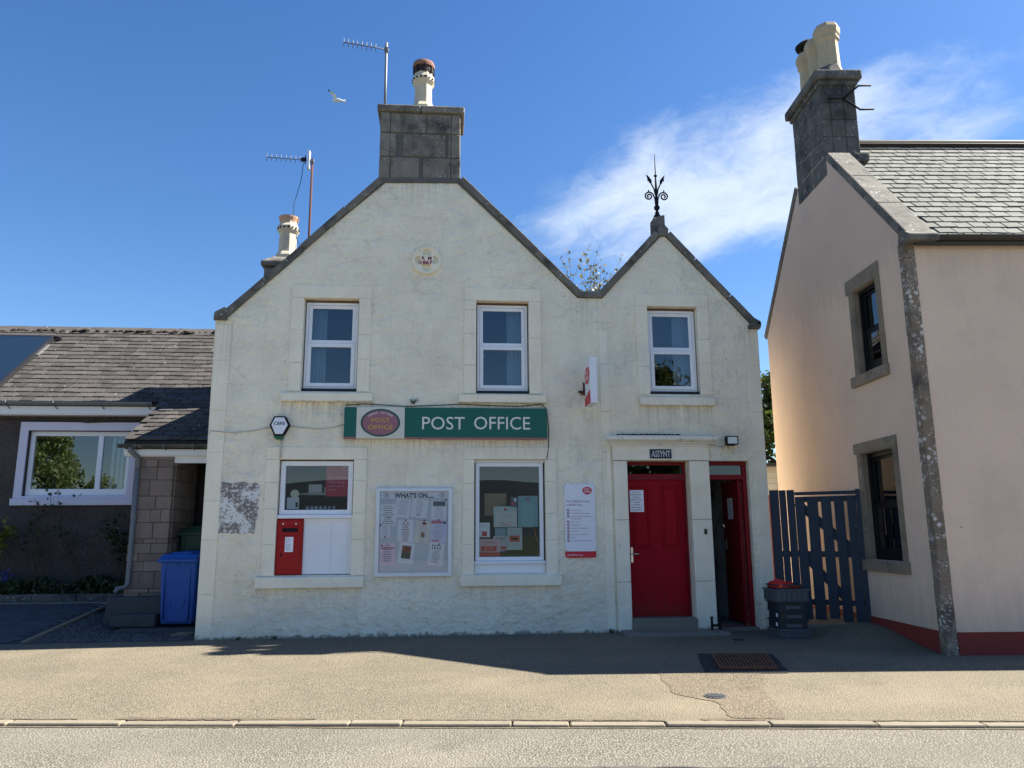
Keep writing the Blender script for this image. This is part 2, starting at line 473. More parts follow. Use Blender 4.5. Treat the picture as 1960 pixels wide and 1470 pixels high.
M_roughcast = mat('brown roughcast', (0.070, 0.058, 0.054), 0.95, var=0.25, vscale=2, grain=0.55, gscale=26, bump=1.0, bscale=26, bdist=0.03, spots=[((0.19, 0.165, 0.15), 24, 0.30, 0.8), ((0.018, 0.015, 0.014), 21, 0.30, 0.8)])
M_pinkstone = mat('pinkish rubble block', (0.225, 0.175, 0.148), 0.95, var=0.14, vscale=5, grain=0.15, bump=0.7, bscale=30, bdist=0.012, rand=0.2)
M_lilac = mat('pale lilac paint', (0.60, 0.58, 0.68), 0.7, var=0.04, grain=0.03, bump=0.1)
M_grey = flat('grey plastic pipe', (0.16, 0.17, 0.18), 0.5)
M_dgrey = flat('dark gutter', (0.035, 0.028, 0.027), 0.5)
M_blackp = flat('black window paint', (0.008, 0.008, 0.009), 0.5, spec=0.15)
M_bluebin = mat('blue bin plastic', (0.008, 0.075, 0.34), 0.5, zdirt=[(0.05, 0.4, (0.03, 0.07, 0.17), 0.4)], blotch=[((0.03, 0.09, 0.27), 6, 0.58, 0.75, 0.5)], var=0.05, vscale=4, grain=0.03, bump=0.1, bscale=120, bdist=0.002)
M_greenbin = mat('green bin plastic', (0.012, 0.048, 0.022), 0.5, var=0.06, bump=0.1)
M_gate = mat('slate blue gate paint', (0.029, 0.041, 0.060), 0.65, spec=0.2, var=0.10, vscale=5, grain=0.06, bump=0.25, bscale=40, streak=0.07, rand=0.08)
M_crate = mat('dark grey crate', (0.080, 0.092, 0.106), 0.55, var=0.06, grain=0.05, bump=0.1, blotch=[((0.10, 0.10, 0.10), 12, 0.58, 0.72, 0.5)])
M_crate2 = mat('black crate', (0.022, 0.028, 0.036), 0.5, var=0.06, grain=0.05, bump=0.1)
M_bag = mat('red nylon', (0.55, 0.016, 0.012), 0.5, var=0.08, bump=0.5, bscale=30, bdist=0.01)
M_green = mat('sign green', (0.002, 0.105, 0.075), 0.4, var=0.06, vscale=2, grain=0.03, bump=0.05, blotch=[((0.03, 0.15, 0.12), 3, 0.6, 0.8, 0.3)])
M_offw = mat('sign off white', (0.62, 0.61, 0.52), 0.5, var=0.05, grain=0.03, bump=0.05)
M_cletter = flat('cut letter white', (0.72, 0.72, 0.66), 0.5)
M_purple = mat('faded purple', (0.30, 0.125, 0.155), 0.5, var=0.05, grain=0.04, bump=0.04)
M_yellow = flat('yellow print', (0.60, 0.42, 0.05), 0.5)
M_dgreen = flat('dark green ring', (0.004, 0.075, 0.062), 0.4)
M_signw = mat('white sign face', (0.76, 0.77, 0.82), 0.4, var=0.03, grain=0.02, bump=0.03)
M_signr = flat('crimson print', (0.55, 0.014, 0.035), 0.45)
M_print = flat('grey print', (0.44, 0.43, 0.47), 0.6)
M_black2 = flat('black print', (0.03, 0.03, 0.033), 0.6)
M_softblack = flat('soft black print', (0.16, 0.16, 0.17), 0.6)
M_paper = mat('white paper', (0.84, 0.86, 0.90), 0.8, var=0.03, grain=0.02, bump=0.03)
M_paperp = mat('pink paper', (0.84, 0.66, 0.78), 0.8, var=0.03, grain=0.02, bump=0.03)
M_paperb = mat('pale blue paper', (0.70, 0.73, 0.90), 0.8, var=0.03, grain=0.02, bump=0.03)
M_poster = mat('blue grey poster', (0.22, 0.40, 0.45), 0.7, var=0.04, grain=0.02, bump=0.03)
M_board = mat('grey felt board', (0.60, 0.65, 0.70), 0.9, var=0.04, grain=0.05, bump=0.15, bscale=200, bdist=0.001)
M_alu = flat('satin aluminium', (0.62, 0.65, 0.69), 0.35, metal=0.25)
M_brown = mat('brown card', (0.30, 0.22, 0.13), 0.85)
M_cable = flat('painted cable', (0.50, 0.48, 0.43), 0.7)
M_dcable = flat('dark cable', (0.03, 0.03, 0.03), 0.7)
M_step = mat('worn step stone', (0.19, 0.165, 0.13), 0.9, var=0.14, vscale=6, grain=0.14, bump=0.5, bscale=40, bdist=0.008)
M_stepdk = mat('dark damp step stone', (0.055, 0.056, 0.058), 0.9, var=0.2, vscale=6, grain=0.25, gscale=50, bump=0.6, bscale=30, bdist=0.015)
M_shedw = mat('cream shed boards', (0.62, 0.56, 0.44), 0.8, var=0.08, bump=0.1)
M_bark = mat('bark', (0.085, 0.06, 0.045), 0.95, var=0.25, vscale=8, grain=0.2, bump=0.8, bscale=25, bdist=0.02)
M_soil = mat('garden soil', (0.035, 0.028, 0.022), 1.0, var=0.3, vscale=8, grain=0.4, gscale=40, bump=1.0, bscale=30, bdist=0.03)
M_flake = mat('bare stone and flaking paint', (0.70, 0.69, 0.66), 0.9, var=0.1, vscale=8, grain=0.1, bump=0.8, bscale=22, bdist=0.012,
              blotch=[((0.19, 0.168, 0.145), 3.4, 0.44, 0.52, 0.95), ((0.74, 0.74, 0.72), 24, 0.52, 0.57, 0.8), ((0.20, 0.175, 0.15), 33, 0.56, 0.60, 0.85), ((0.085, 0.065, 0.05), 8.5, 0.645, 0.665, 0.95)])
M_roomw = mat('dirty whitewash', (0.72, 0.72, 0.68), 0.95, var=0.15, vscale=3, grain=0.1, bump=0.7, bscale=10, bdist=0.03,
              blotch=[((0.05, 0.05, 0.05), 2.5, 0.52, 0.7, 0.7)])

# ------------------------------------------------------------------ helpers: geometry
def chain_matrix(o):
    m = Matrix.Identity(4)
    while o is not None:
        m = o.matrix_basis @ m
        o = o.parent
    return m

class MB:
    """Collects simple solids and links them as ONE mesh object."""
    def __init__(s):
        s.v, s.f, s.sm = [], [], []
    def add(s, vs, fs, smooth=False):
        n = len(s.v)
        s.v += [Vector(p) for p in vs]
        s.f += [tuple(i + n for i in f) for f in fs]
        s.sm += [smooth] * len(fs)
        return s
    def box(s, x0, x1, y0, y1, z0, z1):
        x0, x1 = min(x0, x1), max(x0, x1)
        y0, y1 = min(y0, y1), max(y0, y1)
        z0, z1 = min(z0, z1), max(z0, z1)
        return s.add([(x0, y0, z0), (x1, y0, z0), (x1, y1, z0), (x0, y1, z0), (x0, y0, z1), (x1, y0, z1), (x1, y1, z1), (x0, y1, z1)],
                     [(0, 3, 2, 1), (4, 5, 6, 7), (0, 1, 5, 4), (1, 2, 6, 5), (2, 3, 7, 6), (3, 0, 4, 7)])
    def hexa(s, p):
        """eight corners: bottom four counter-clockwise from above, then top four"""
        return s.add(p, [(0, 3, 2, 1), (4, 5, 6, 7), (0, 1, 5, 4), (1, 2, 6, 5), (2, 3, 7, 6), (3, 0, 4, 7)])
    def obox(s, c, ex, ey, ez, hx, hy, hz):
        c, ex, ey, ez = Vector(c), Vector(ex) * hx, Vector(ey) * hy, Vector(ez) * hz
        return s.hexa([c - ex - ey - ez, c + ex - ey - ez, c + ex + ey - ez, c - ex + ey - ez, c - ex - ey + ez, c + ex - ey + ez, c + ex + ey + ez, c - ex + ey + ez])
    def plate(s, loops, a, b, plane='xz'):
        """polygon with holes in a plane, thickness from a (front) to b (back); loops are lists of 2-d points"""
        loops = [list(l) for l in loops]
        def area(l):
            return sum(l[i][0] * l[(i + 1) % len(l)][1] - l[(i + 1) % len(l)][0] * l[i][1] for i in range(len(l)))
        for k, l in enumerate(loops):
            if (area(l) > 0) != (k == 0):
                l.reverse()
        def P(q, d):
            if plane == 'xz':
                return Vector((q[0], d, q[1]))
            if plane == 'yz':
                return Vector((d, q[0], q[1]))
            return Vector((q[0], q[1], d))
        flatp = [q for l in loops for q in l]
        n = len(flatp)
        tri = tessellate_polygon([[Vector((q[0], q[1], 0)) for q in l] for l in loops])
        fs = []
        for t in tri:
            q = [flatp[i] for i in t]
            ar = (q[1][0] - q[0][0]) * (q[2][1] - q[0][1]) - (q[2][0] - q[0][0]) * (q[1][1] - q[0][1])
            if abs(ar) < 1e-12:
                continue
            t = tuple(t) if ar > 0 else tuple(reversed(t))
            front = t if plane == 'xz' else tuple(reversed(t))
            if plane == 'xz':
                fs += [front, tuple(i + n for i in reversed(front))]
            else:
                fs += [front, tuple(i + n for i in reversed(front))]
        o = 0
        for l in loops:
            k = len(l)
            for i in range(k):
                j = (i + 1) % k
                if plane == 'xz':
                    fs.append((o + j, o + i, o + i + n, o + j + n))
                else:
                    fs.append((o + i, o + j, o + j + n, o + i + n))
            o += k
        return s.add([P(q, a) for q in flatp] + [P(q, b) for q in flatp], fs)
    def tube(s, pts, r, seg=8, caps=True, smooth=True):
        pts = [Vector(p) for p in pts]
        rs = r if isinstance(r, (list, tuple)) else [r] * len(pts)
        vs, fs = [], []
        prev = None
        for i, p in enumerate(pts):
            d = (pts[min(i + 1, len(pts) - 1)] - pts[max(i - 1, 0)])
            d = d.normalized() if d.length > 1e-9 else Vector((0, 0, 1))
            if prev is None:
                a = d.orthogonal().normalized()
            else:
                a = prev - d * prev.dot(d)
                a = a.normalized() if a.length > 1e-6 else d.orthogonal().normalized()
            prev = a
            b = d.cross(a)
            for k in range(seg):
                t = 2 * math.pi * k / seg
                vs.append(p + (a * math.cos(t) + b * math.sin(t)) * rs[i])
        for i in range(len(pts) - 1):
            for k in range(seg):
                k2 = (k + 1) % seg
                fs.append((i * seg + k, i * seg + k2, (i + 1) * seg + k2, (i + 1) * seg + k))
        if caps:
            fs.append(tuple(reversed(range(seg))))
            fs.append(tuple((len(pts) - 1) * seg + k for k in range(seg)))
        return s.add(vs, fs, smooth)
    def lathe(s, prof, c, seg=24, rot=0.0, smooth=False, sx=1.0, sy=1.0):
        vs, fs = [], []
        for (r, z) in prof:
            for k in range(seg):
                t = rot + 2 * math.pi * k / seg
                vs.append((c[0] + r * sx * math.cos(t), c[1] + r * sy * math.sin(t), c[2] + z))
        n = len(prof)
        for i in range(n - 1):
            for k in range(seg):
                k2 = (k + 1) % seg
                fs.append((i * seg + k, i * seg + k2, (i + 1) * seg + k2, (i + 1) * seg + k))
        fs.append(tuple(reversed(range(seg))))
        fs.append(tuple((n - 1) * seg + k for k in range(seg)))
        return s.add(vs, fs, smooth)
    def build(s, name, m, parent=None, local=False, bevel=0.0, label=None, kind=None, at=None):
        """local: the vertices are already in the parent's frame. at: give the object its own origin there (same frame as the vertices)."""
        me = bpy.data.meshes.new(name)
        inv = Matrix.Identity(4)
        if parent is not None and not local:
            inv = chain_matrix(parent).inverted()
        org = inv @ Vector(at) if at is not None else Vector((0, 0, 0))
        me.from_pydata([(inv @ p) - org for p in s.v], [], s.f)
        if any(s.sm):
            me.polygons.foreach_set('use_smooth', s.sm)
        me.materials.append(m)
        me.update()
        o = bpy.data.objects.new(name, me)
        o.location = org
        COL.objects.link(o)
        if parent is not None:
            o.parent = parent
        if bevel:
            b = o.modifiers.new('bevel', 'BEVEL')
            b.width = bevel
            b.segments = 2
            b.limit_method = 'ANGLE'
        if label:
            o['label'] = label
        if kind:
            o['kind'] = kind
        return o

def tag(o, label, cat, group=None, kind=None):
    o['label'] = label
    o['category'] = cat
    if group:
        o['group'] = group
    if kind:
        o['kind'] = kind
    return o
def struct(o, kind='structure', label=None):
    o['kind'] = kind
    if label:
        o['label'] = label
    return o
def thing(name, label, cat, loc=(0, 0, 0), rz=0.0, group=None):
    o = bpy.data.objects.new(name, None)
    o.empty_display_size = 0.2
    o.location = loc
    o.rotation_euler = (0, 0, rz)
    COL.objects.link(o)
    return tag(o, label, cat, group)
def copy_tree(o, parent=None):
    c = o.copy()
    COL.objects.link(c)
    if parent is not None:
        c.parent = parent
    for ch in list(o.children):
        copy_tree(ch, c)
    return c

def text_verts(s, bold=0.0, spacing=1.0, depth=0.01):
    cu = bpy.data.curves.new('lettering', 'FONT')
    cu.body = s
    cu.size = 1.0
    cu.offset = bold
    cu.extrude = depth
    cu.space_character = spacing
    cu.resolution_u = 3
    ob = bpy.data.objects.new('lettering', cu)
    COL.objects.link(ob)
    bpy.context.view_layer.update()
    me = bpy.data.meshes.new_from_object(ob.evaluated_get(bpy.context.evaluated_depsgraph_get()))
    vs = [v.co.copy() for v in me.vertices]
    fs = [tuple(p.vertices) for p in me.polygons]
    bpy.data.objects.remove(ob)
    bpy.data.curves.remove(cu)
    bpy.data.meshes.remove(me)
    return vs, fs
def letters(mb, s, x, z, y, h=None, w=None, bold=0.0, spacing=1.0, th=0.002, align='c', ang=0.0, xd=(1, 0, 0), zd=(0, 0, 1), nd=(0, -1, 0), base=True):
    """flat lettering centred on (x, z) in the plane at y (facing -y by default); h = cap height, w = overall width"""
    vs, fs = text_verts(s, bold, spacing)
    x0, x1 = min(v.x for v in vs), max(v.x for v in vs)
    y0, y1 = min(v.y for v in vs), max(v.y for v in vs)
    cap = 0.73
    k = (h / cap) if h else (w / (x1 - x0))
    kx = (w / (x1 - x0)) if w else k
    xd, zd, nd = Vector(xd), Vector(zd), Vector(nd)
    off = {'c': (x0 + x1) / 2, 'l': x0, 'r': x1}[align]
    c = Vector((x, y, z)) if not isinstance(x, Vector) else x
    out = []
    ca, sa = math.cos(ang), math.sin(ang)
    for v in vs:
        a, b = (v.x - off) * kx, (v.y - (cap / 2 if base else (y0 + y1) / 2)) * k
        a, b = a * ca - b * sa, a * sa + b * ca
        out.append(c + xd * a + zd * b + nd * (v.z / 0.01 * th / 2))
    mb.add(out, fs)
    return mb
def ellipse(cx, cz, rx, rz, n=40, a0=0.0):
    return [(cx + rx * math.cos(a0 + 2 * math.pi * i / n), cz + rz * math.sin(a0 + 2 * math.pi * i / n)) for i in range(n)]
def rect(x0, x1, z0, z1):
    return [(x0, z0), (x1, z0), (x1, z1), (x0, z1)]
def rrect(x0, x1, z0, z1, r, n=5):
    out = []
    for cx, cz, a in ((x1 - r, z0 + r, -90), (x1 - r, z1 - r, 0), (x0 + r, z1 - r, 90), (x0 + r, z0 + r, 180)):
        for i in range(n + 1):
            t = R(a + 90 * i / n)
            out.append((cx + r * math.cos(t), cz + r * math.sin(t)))
    return out
def frame_loops(x0, x1, z0, z1, w, wb=None):
    wb = w if wb is None else wb
    return [rect(x0, x1, z0, z1), rect(x0 + w, x1 - w, z0 + wb, z1 - w)]

# ------------------------------------------------------------------ ground, pavement, road
def kerb_y(x):
    return -5.19 - 0.121 * (x - 0.53)
def sstep(t):
    t = max(0.0, min(1.0, t))
    return t * t * (3 - 2 * t)
def pave_h(x, y):
    return 0.17 * sstep((x - 4.98) / 0.95) * sstep((y + 2.5) / 1.75)

def asphalt(name, col, warm, stone, sc):
    m = bpy.data.materials.new(name)
    m.use_nodes = True
    nt = m.node_tree
    nd, lk = nt.nodes, nt.links
    bs = nd['Principled BSDF']
    bs.inputs['Roughness'].default_value = 0.9
    bs.inputs['Specular IOR Level'].default_value = 0.3
    pos = nd.new('ShaderNodeNewGeometry').outputs['Position']
    def vor(scale, feat='F1'):
        v = nd.new('ShaderNodeTexVoronoi')
        v.feature = feat
        v.inputs['Scale'].default_value = scale
        lk.new(pos, v.inputs['Vector'])
        return v
    def nz(scale, d=5, r=0.6):
        v = nd.new('ShaderNodeTexNoise')
        v.inputs['Scale'].default_value, v.inputs['Detail'].default_value, v.inputs['Roughness'].default_value = scale, d, r
        lk.new(pos, v.inputs['Vector'])
        return v.outputs['Fac']
    def mr(v, a, b, c, d):
        n = nd.new('ShaderNodeMapRange')
        for i, q in enumerate((a, b, c, d)):
            n.inputs[i + 1].default_value = q
        lk.new(v, n.inputs[0])
        return n.outputs[0]
    def mixc(f, a, b, mode='MIX'):
        n = nd.new('ShaderNodeMix')
        n.data_type = 'RGBA'
        n.blend_type = mode
        if isinstance(f, (int, float)):
            n.inputs['Factor'].default_value = f
        else:
            lk.new(f, n.inputs['Factor'])
        for k, v in (('A', a), ('B', b)):
            if isinstance(v, tuple):
                n.inputs[k].default_value = (*v, 1)
            else:
                lk.new(v, n.inputs[k])
        return n.outputs['Result']
    v1 = vor(sc)
    bw = nd.new('ShaderNodeRGBToBW')
    lk.new(v1.outputs['Color'], bw.inputs[0])
    chip = mixc(mr(bw.outputs[0], 0.25, 0.8, 0.0, 1.0), col, stone)
    gap = mr(v1.outputs['Distance'], 0.25, 0.62, 0.0, 1.0)
    out = mixc(gap, chip, tuple(c * 0.42 for c in col))
    dk = nz(sc * 0.55, 3, 0.75)
    out = mixc(mr(dk, 0.60, 0.72, 0.0, 0.65), out, tuple(c * 0.25 for c in col))
    out = mixc(mr(nz(0.55, 6, 0.62), 0.42, 0.70, 0.0, 0.55), out, warm)
    out = mixc(mr(nz(2.4, 6, 0.65), 0.50, 0.74, 0.0, 0.40), out, tuple(c * 0.55 for c in col))
    mpb = nd.new('ShaderNodeMapping')
    mpb.inputs['Rotation'].default_value = (0, 0, 0.12)
    mpb.inputs['Scale'].default_value = (0.10, 1.1, 1.0)
    lk.new(pos, mpb.inputs['Vector'])
    band = nd.new('ShaderNodeTexNoise')
    band.inputs['Scale'].default_value = 1.3
    band.inputs['Detail'].default_value = 5
    lk.new(mpb.outputs[0], band.inputs['Vector'])
    out = mixc(mr(band.outputs['Fac'], 0.45, 0.68, 0.0, 0.38), out, tuple(c * 0.62 for c in col))
    st_ = vor(1.15)
    out = mixc(mr(st_.outputs['Distance'], 0.16, 0.03, 0.0, 0.42), out, tuple(c * 0.45 for c in col))
    gum = vor(5.5)
    out = mixc(mr(gum.outputs['Distance'], 0.10, 0.07, 0.0, 0.55), out, tuple(c * 0.5 for c in col))
    lk.new(out, bs.inputs['Base Color'])
    b = nd.new('ShaderNodeBump')
    b.inputs['Strength'].default_value = 1.0
    b.inputs['Distance'].default_value = 0.006
    lk.new(mr(v1.outputs['Distance'], 0.0, 0.7, 1.0, 0.0), b.inputs['Height'])
    lk.new(b.outputs[0], bs.inputs['Normal'])
    return m
M_pave = asphalt('worn pavement asphalt', (0.225, 0.192, 0.135), (0.255, 0.207, 0.138), (0.32, 0.278, 0.20), 80)
M_patch = asphalt('browner pavement patch', (0.180, 0.145, 0.100), (0.20, 0.155, 0.105), (0.30, 0.25, 0.18), 55)
M_newasph = asphalt('dark new asphalt', (0.045, 0.045, 0.047), (0.05, 0.05, 0.05), (0.075, 0.075, 0.078), 80)
M_road = asphalt('chip sealed road', (0.205, 0.188, 0.148), (0.225, 0.202, 0.155), (0.315, 0.292, 0.235), 62)
M_kerb = mat('concrete kerb', (0.20, 0.170, 0.122), 0.9, var=0.12, vscale=5, grain=0.14, gscale=60, bump=0.4, bscale=60, bdist=0.005, rand=0.06)

g = MB().add([(-900, -900, -0.14), (900, -900, -0.14), (900, 900, -0.14), (-900, 900, -0.14)], [(0, 1, 2, 3)])
struct(g.build('ground', mat('grass field', (0.045, 0.056, 0.028), 0.95, var=0.3, vscale=0.4, grain=0.3, gscale=9)))
g = MB()
xs = [-120, -40, -18] + [-9 + 0.25 * i for i in range(73)] + [18, 40, 120]
ts = [i / 28 for i in range(29)]
vs_, fs_ = [], []
for x in xs:
    ky = kerb_y(x) + 0.05
    for t in ts:
        y = ky + (3.0 - ky) * t
        vs_.append((x, y, pave_h(x, y)))
n = len(ts)
for i in range(len(xs) - 1):
    for j in range(n - 1):
        fs_.append((i * n + j, (i + 1) * n + j, (i + 1) * n + j + 1, i * n + j + 1))
struct(g.add(vs_, fs_, True).build('pavement', M_pave))
g = MB().add([(-120, kerb_y(-120) + 0.03, -0.024), (-120, -24, -0.024), (120, -24 - 14, -0.024), (120, kerb_y(120) + 0.03, -0.024)], [(0, 1, 2, 3)])
struct(g.build('road', M_road))
# kerb stones along the footway
kroot = struct(bpy.data.objects.new('kerb', None), label='line of worn low concrete kerb stones')
COL.objects.link(kroot)
kd = Vector((1, -0.121, 0)).normalized()
kn = Vector((0.121, 1, 0)).normalized()
joints = [-1.606, -0.72, -0.316, 0.53, 0.97, 1.70, 2.485, 3.28, 4.07]
while joints[0] > -14:
    joints.insert(0, joints[0] - rnd.choice([0.9, 0.9, 0.9, 0.75]))
while joints[-1] < 14:
    joints.append(joints[-1] + 0.9)
for a, b in zip(joints[:-1], joints[1:]):
    pa, pb = Vector((a, kerb_y(a), 0)), Vector((b, kerb_y(b), 0))
    L = (pb - pa).length
    c = (pa + pb) / 2
    dz = rnd.uniform(-0.005, 0.006)
    mb = MB().obox((0, 0, 0), kd, kn, (0, 0, 1), L / 2 - 0.005, 0.055, 0.09)
    o = mb.build('kerb_stone', M_kerb, kroot, local=True, bevel=0.012)
    o.location = c + Vector((0, 0, -0.087 + dz)) + kn * rnd.uniform(-0.006, 0.006)
    o.rotation_euler = (rnd.uniform(-0.012, 0.012), rnd.uniform(-0.004, 0.004), rnd.uniform(-0.005, 0.005))

def kerb_strip(x0, x1, d0, d1):
    return [(x0, kerb_y(x0) + d0), (x1, kerb_y(x1) + d0), (x1, kerb_y(x1) + d1), (x0, kerb_y(x0) + d1)]
def sheet(name, pts, z, m, label=None):
    mb = MB()
    tri = tessellate_polygon([[Vector((p[0], p[1], 0)) for p in pts]])
    fs = []
    for t in tri:
        q = [pts[i] for i in t]
        ar = (q[1][0] - q[0][0]) * (q[2][1] - q[0][1]) - (q[2][0] - q[0][0]) * (q[1][1] - q[0][1])
        fs.append(tuple(t) if ar > 0 else tuple(reversed(t)))
    mb.add([(p[0], p[1], z) for p in pts], fs)
    return struct(mb.build(name, m), label=label)
def wobble(pts, amp, step=0.12):
    out = []
    for i, p in enumerate(pts):
        q = pts[(i + 1) % len(pts)]
        d = math.hypot(q[0] - p[0], q[1] - p[1])
        k = max(1, int(d / step))
        for j in range(k):
            out.append((p[0] + (q[0] - p[0]) * j / k + rnd.uniform(-amp, amp), p[1] + (q[1] - p[1]) * j / k + rnd.uniform(-amp, amp)))
    return out
sheet('pavement_patch', wobble([(2.20, -3.3), (2.07, -4.33), (2.33, -4.66), (2.25, -5.26), (2.66, -5.33), (2.95, -4.25), (3.32, -3.3)], 0.02), 0.004, M_patch, 'browner reinstated strip of asphalt running to the kerb')
sheet('asphalt_surround', wobble([(3.024, -2.073), (2.683, -3.328), (3.551, -3.434), (3.899, -2.185)], 0.012, 0.2), 0.008, M_newasph, 'dark square of newer asphalt around the drain grating')
M_grit = mat('dark grit and soil', (0.115, 0.092, 0.062), 1.0, var=0.4, vscale=9, grain=0.5, gscale=60, bump=1.0, bscale=50, bdist=0.01)
for xa, xb, d in ((-9.0, -2.9, 0.035), (-2.6, -1.0, 0.075), (-0.7, 1.7, 0.03), (2.0, 2.5, 0.06), (2.7, 9.0, 0.028)):
    sheet('grit', wobble(kerb_strip(xa, xb, 0.058, 0.058 + d), 0.016, 0.07), 0.0048, M_grit, 'ragged line of dark grit along the back of the kerb')
for xa, xb, d in ((-9.0, 9.0, 0.03),):
    sheet('grit', wobble(kerb_strip(xa, xb, -0.062 - d, -0.058), 0.008, 0.09), -0.0195, M_grit, 'narrow dark strip in the road channel at the kerb foot')  # narrow darker strip along the kerb foot
# road cracks are sealed seams
sheet('road_seam', wobble([(-1.2, -6.15), (1.2, -6.33), (4.4, -6.75), (4.4, -6.77), (1.2, -6.36), (-1.2, -6.17)], 0.02, 0.10), -0.0195, mat('seam tar', (0.085, 0.078, 0.068), 0.95, grain=0.4, gscale=50), 'ragged dark seam along the road surface')

# ------------------------------------------------------------------ post office building
PO = thing('post_office_building', 'white painted stone house with two steep gables, post office on the ground floor', 'building')
OPEN = {
    'u1': (-2.17, -1.345, 3.53, 4.98), 'u2': (0.447, 1.266, 3.52, 4.99), 'u3': (3.143, 3.948, 3.535, 4.95),
    'l1': (-2.42, -1.345, 0.86, 2.515), 'l2': (0.424, 1.486, 0.84, 2.52), 'd1': (2.730, 3.695, -0.25, 2.505), 'd2': (4.003, 4.636, -0.25, 2.505)}
outline = [(-3.45, -0.2), (4.915, -0.2), (4.93, 4.60), (4.85, 4.64), (3.455, 6.19), (2.43, 5.06), (2.04, 5.06), (0.18, 6.95), (-1.06, 6.95), (-3.27, 4.66), (-3.47, 4.60)]
mb = MB().plate([outline] + [rect(*OPEN[k]) for k in OPEN], 0.0, 0.34)
mb.build('front_wall', M_wall, PO)
mb = MB()
mb.box(-3.45, -3.12, 0.34, 8.0, -0.2, 4.45).box(4.60, 4.915, 0.34, 8.0, -0.2, 4.355)
mb.plate([[(-3.12, -0.2), (4.60, -0.2), (4.60, 4.34), (2.23, 4.34), (2.15, 4.80), (-0.44, 7.30), (-3.12, 4.70)]], 7.7, 8.0)
mb.build('side_wall', M_wall, PO)
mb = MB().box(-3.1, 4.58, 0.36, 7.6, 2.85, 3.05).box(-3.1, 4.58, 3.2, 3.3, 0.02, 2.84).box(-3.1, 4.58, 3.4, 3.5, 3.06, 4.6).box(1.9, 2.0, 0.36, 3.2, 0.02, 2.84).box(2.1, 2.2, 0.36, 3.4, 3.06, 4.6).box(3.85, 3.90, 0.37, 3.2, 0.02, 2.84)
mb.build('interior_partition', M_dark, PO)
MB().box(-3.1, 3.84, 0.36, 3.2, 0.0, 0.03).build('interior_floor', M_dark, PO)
MB().box(4.585, 4.598, 0.95, 3.2, 0.06, 2.8).box(3.92, 4.58, 3.1, 3.18, 0.06, 2.8).build('passage_wall', M_roomw, PO)
MB().box(3.91, 4.59, -0.0, 3.1, -0.1, 0.05).build('passage_floor', M_step, PO)

# slated roofs behind the gables
def slope_frame(p0, along, up):
    ex = Vector(along).normalized()
    es = Vector(up).normalized()
    en = ex.cross(es).normalized()
    return Vector(p0), ex, es, en
SLATE_MESH = {}
def slate_meshes(key, w, l, t, m):
    if key in SLATE_MESH:
        return SLATE_MESH[key]
    out = []
    for k in range(6):
        rr = random.Random(100 + k)
        ww = (w - 0.012) * rr.uniform(0.95, 1.0) / 2
        e = [rr.uniform(-0.008, 0.008) for _ in range(4)]
        top = [(-ww, e[0]), (-ww * 0.2, e[1]), (ww * 0.4, e[2]), (ww, e[3]), (ww, l), (-ww, l)]
        mb = MB()
        n_ = len(top)
        vs = [(a, b, t) for a, b in top] + [(a, b, 0) for a, b in top]
        fs = [tuple(range(n_)), tuple(n_ + i for i in reversed(range(n_)))] + [(i, i + n_, (i + 1) % n_ + n_, (i + 1) % n_) for i in range(n_)]
        mb.add(vs, fs)
        me = bpy.data.meshes.new('slate')
        me.from_pydata([tuple(v) for v in mb.v], [], mb.f)
        me.materials.append(m)
        out.append(me)
    SLATE_MESH[key] = out
    return out
def slate_roof(parent, fr, u0, u1, rows, gauge, w, m, single, key, name='slate', seed=3, t=0.015, edges=None, limit=300):
    """courses of slates; those for which single(u, s) holds are objects of their own, the rest one joined part"""
    p0, ex, es, en = fr
    rr = random.Random(seed)
    ms = slate_meshes(key, w, gauge * 2.25, t, m)
    rest = MB()
    count = 0
    for i in range(rows):
        s0 = i * gauge
        u = u0 + (0.5 if i % 2 else 0.0) * w
        a, b = (u0, u1) if edges is None else edges(s0)
        while u < u1:
            wj = w * rr.uniform(0.90, 1.08)
            uc = u + wj / 2
            u += wj
            if uc < a or uc > b:
                continue
            me = rr.choice(ms)
            tilt = math.atan2(2.0 * t, gauge * 2.25) + rr.uniform(-0.006, 0.010)
            q = en * math.cos(tilt) + es * math.sin(tilt)
            e_s = es * math.cos(tilt) - en * math.sin(tilt)
            sk = rr.uniform(-0.012, 0.012)
            exx = (ex * math.cos(sk) + e_s * math.sin(sk)).normalized()
            ess = q.cross(exx).normalized()
            kx = wj / w
            M = Matrix((exx * kx, ess, q)).transposed().to_4x4()
            M.translation = p0 + ex * uc + es * (s0 + rr.uniform(-0.006, 0.006)) + en * (2.0 * t + rr.uniform(0.0, 0.006))
            if single(uc, s0) and count < limit:
                o = bpy.data.objects.new(name, me)
                o.parent = parent
                o.matrix_basis = M
                COL.objects.link(o)
                count += 1
            else:
                rest.add([M @ v.co for v in me.vertices], [tuple(p.vertices) for p in me.polygons])
    if rest.v:
        rest.build('slate_courses', m, parent, local=True, kind='stuff')
    return count

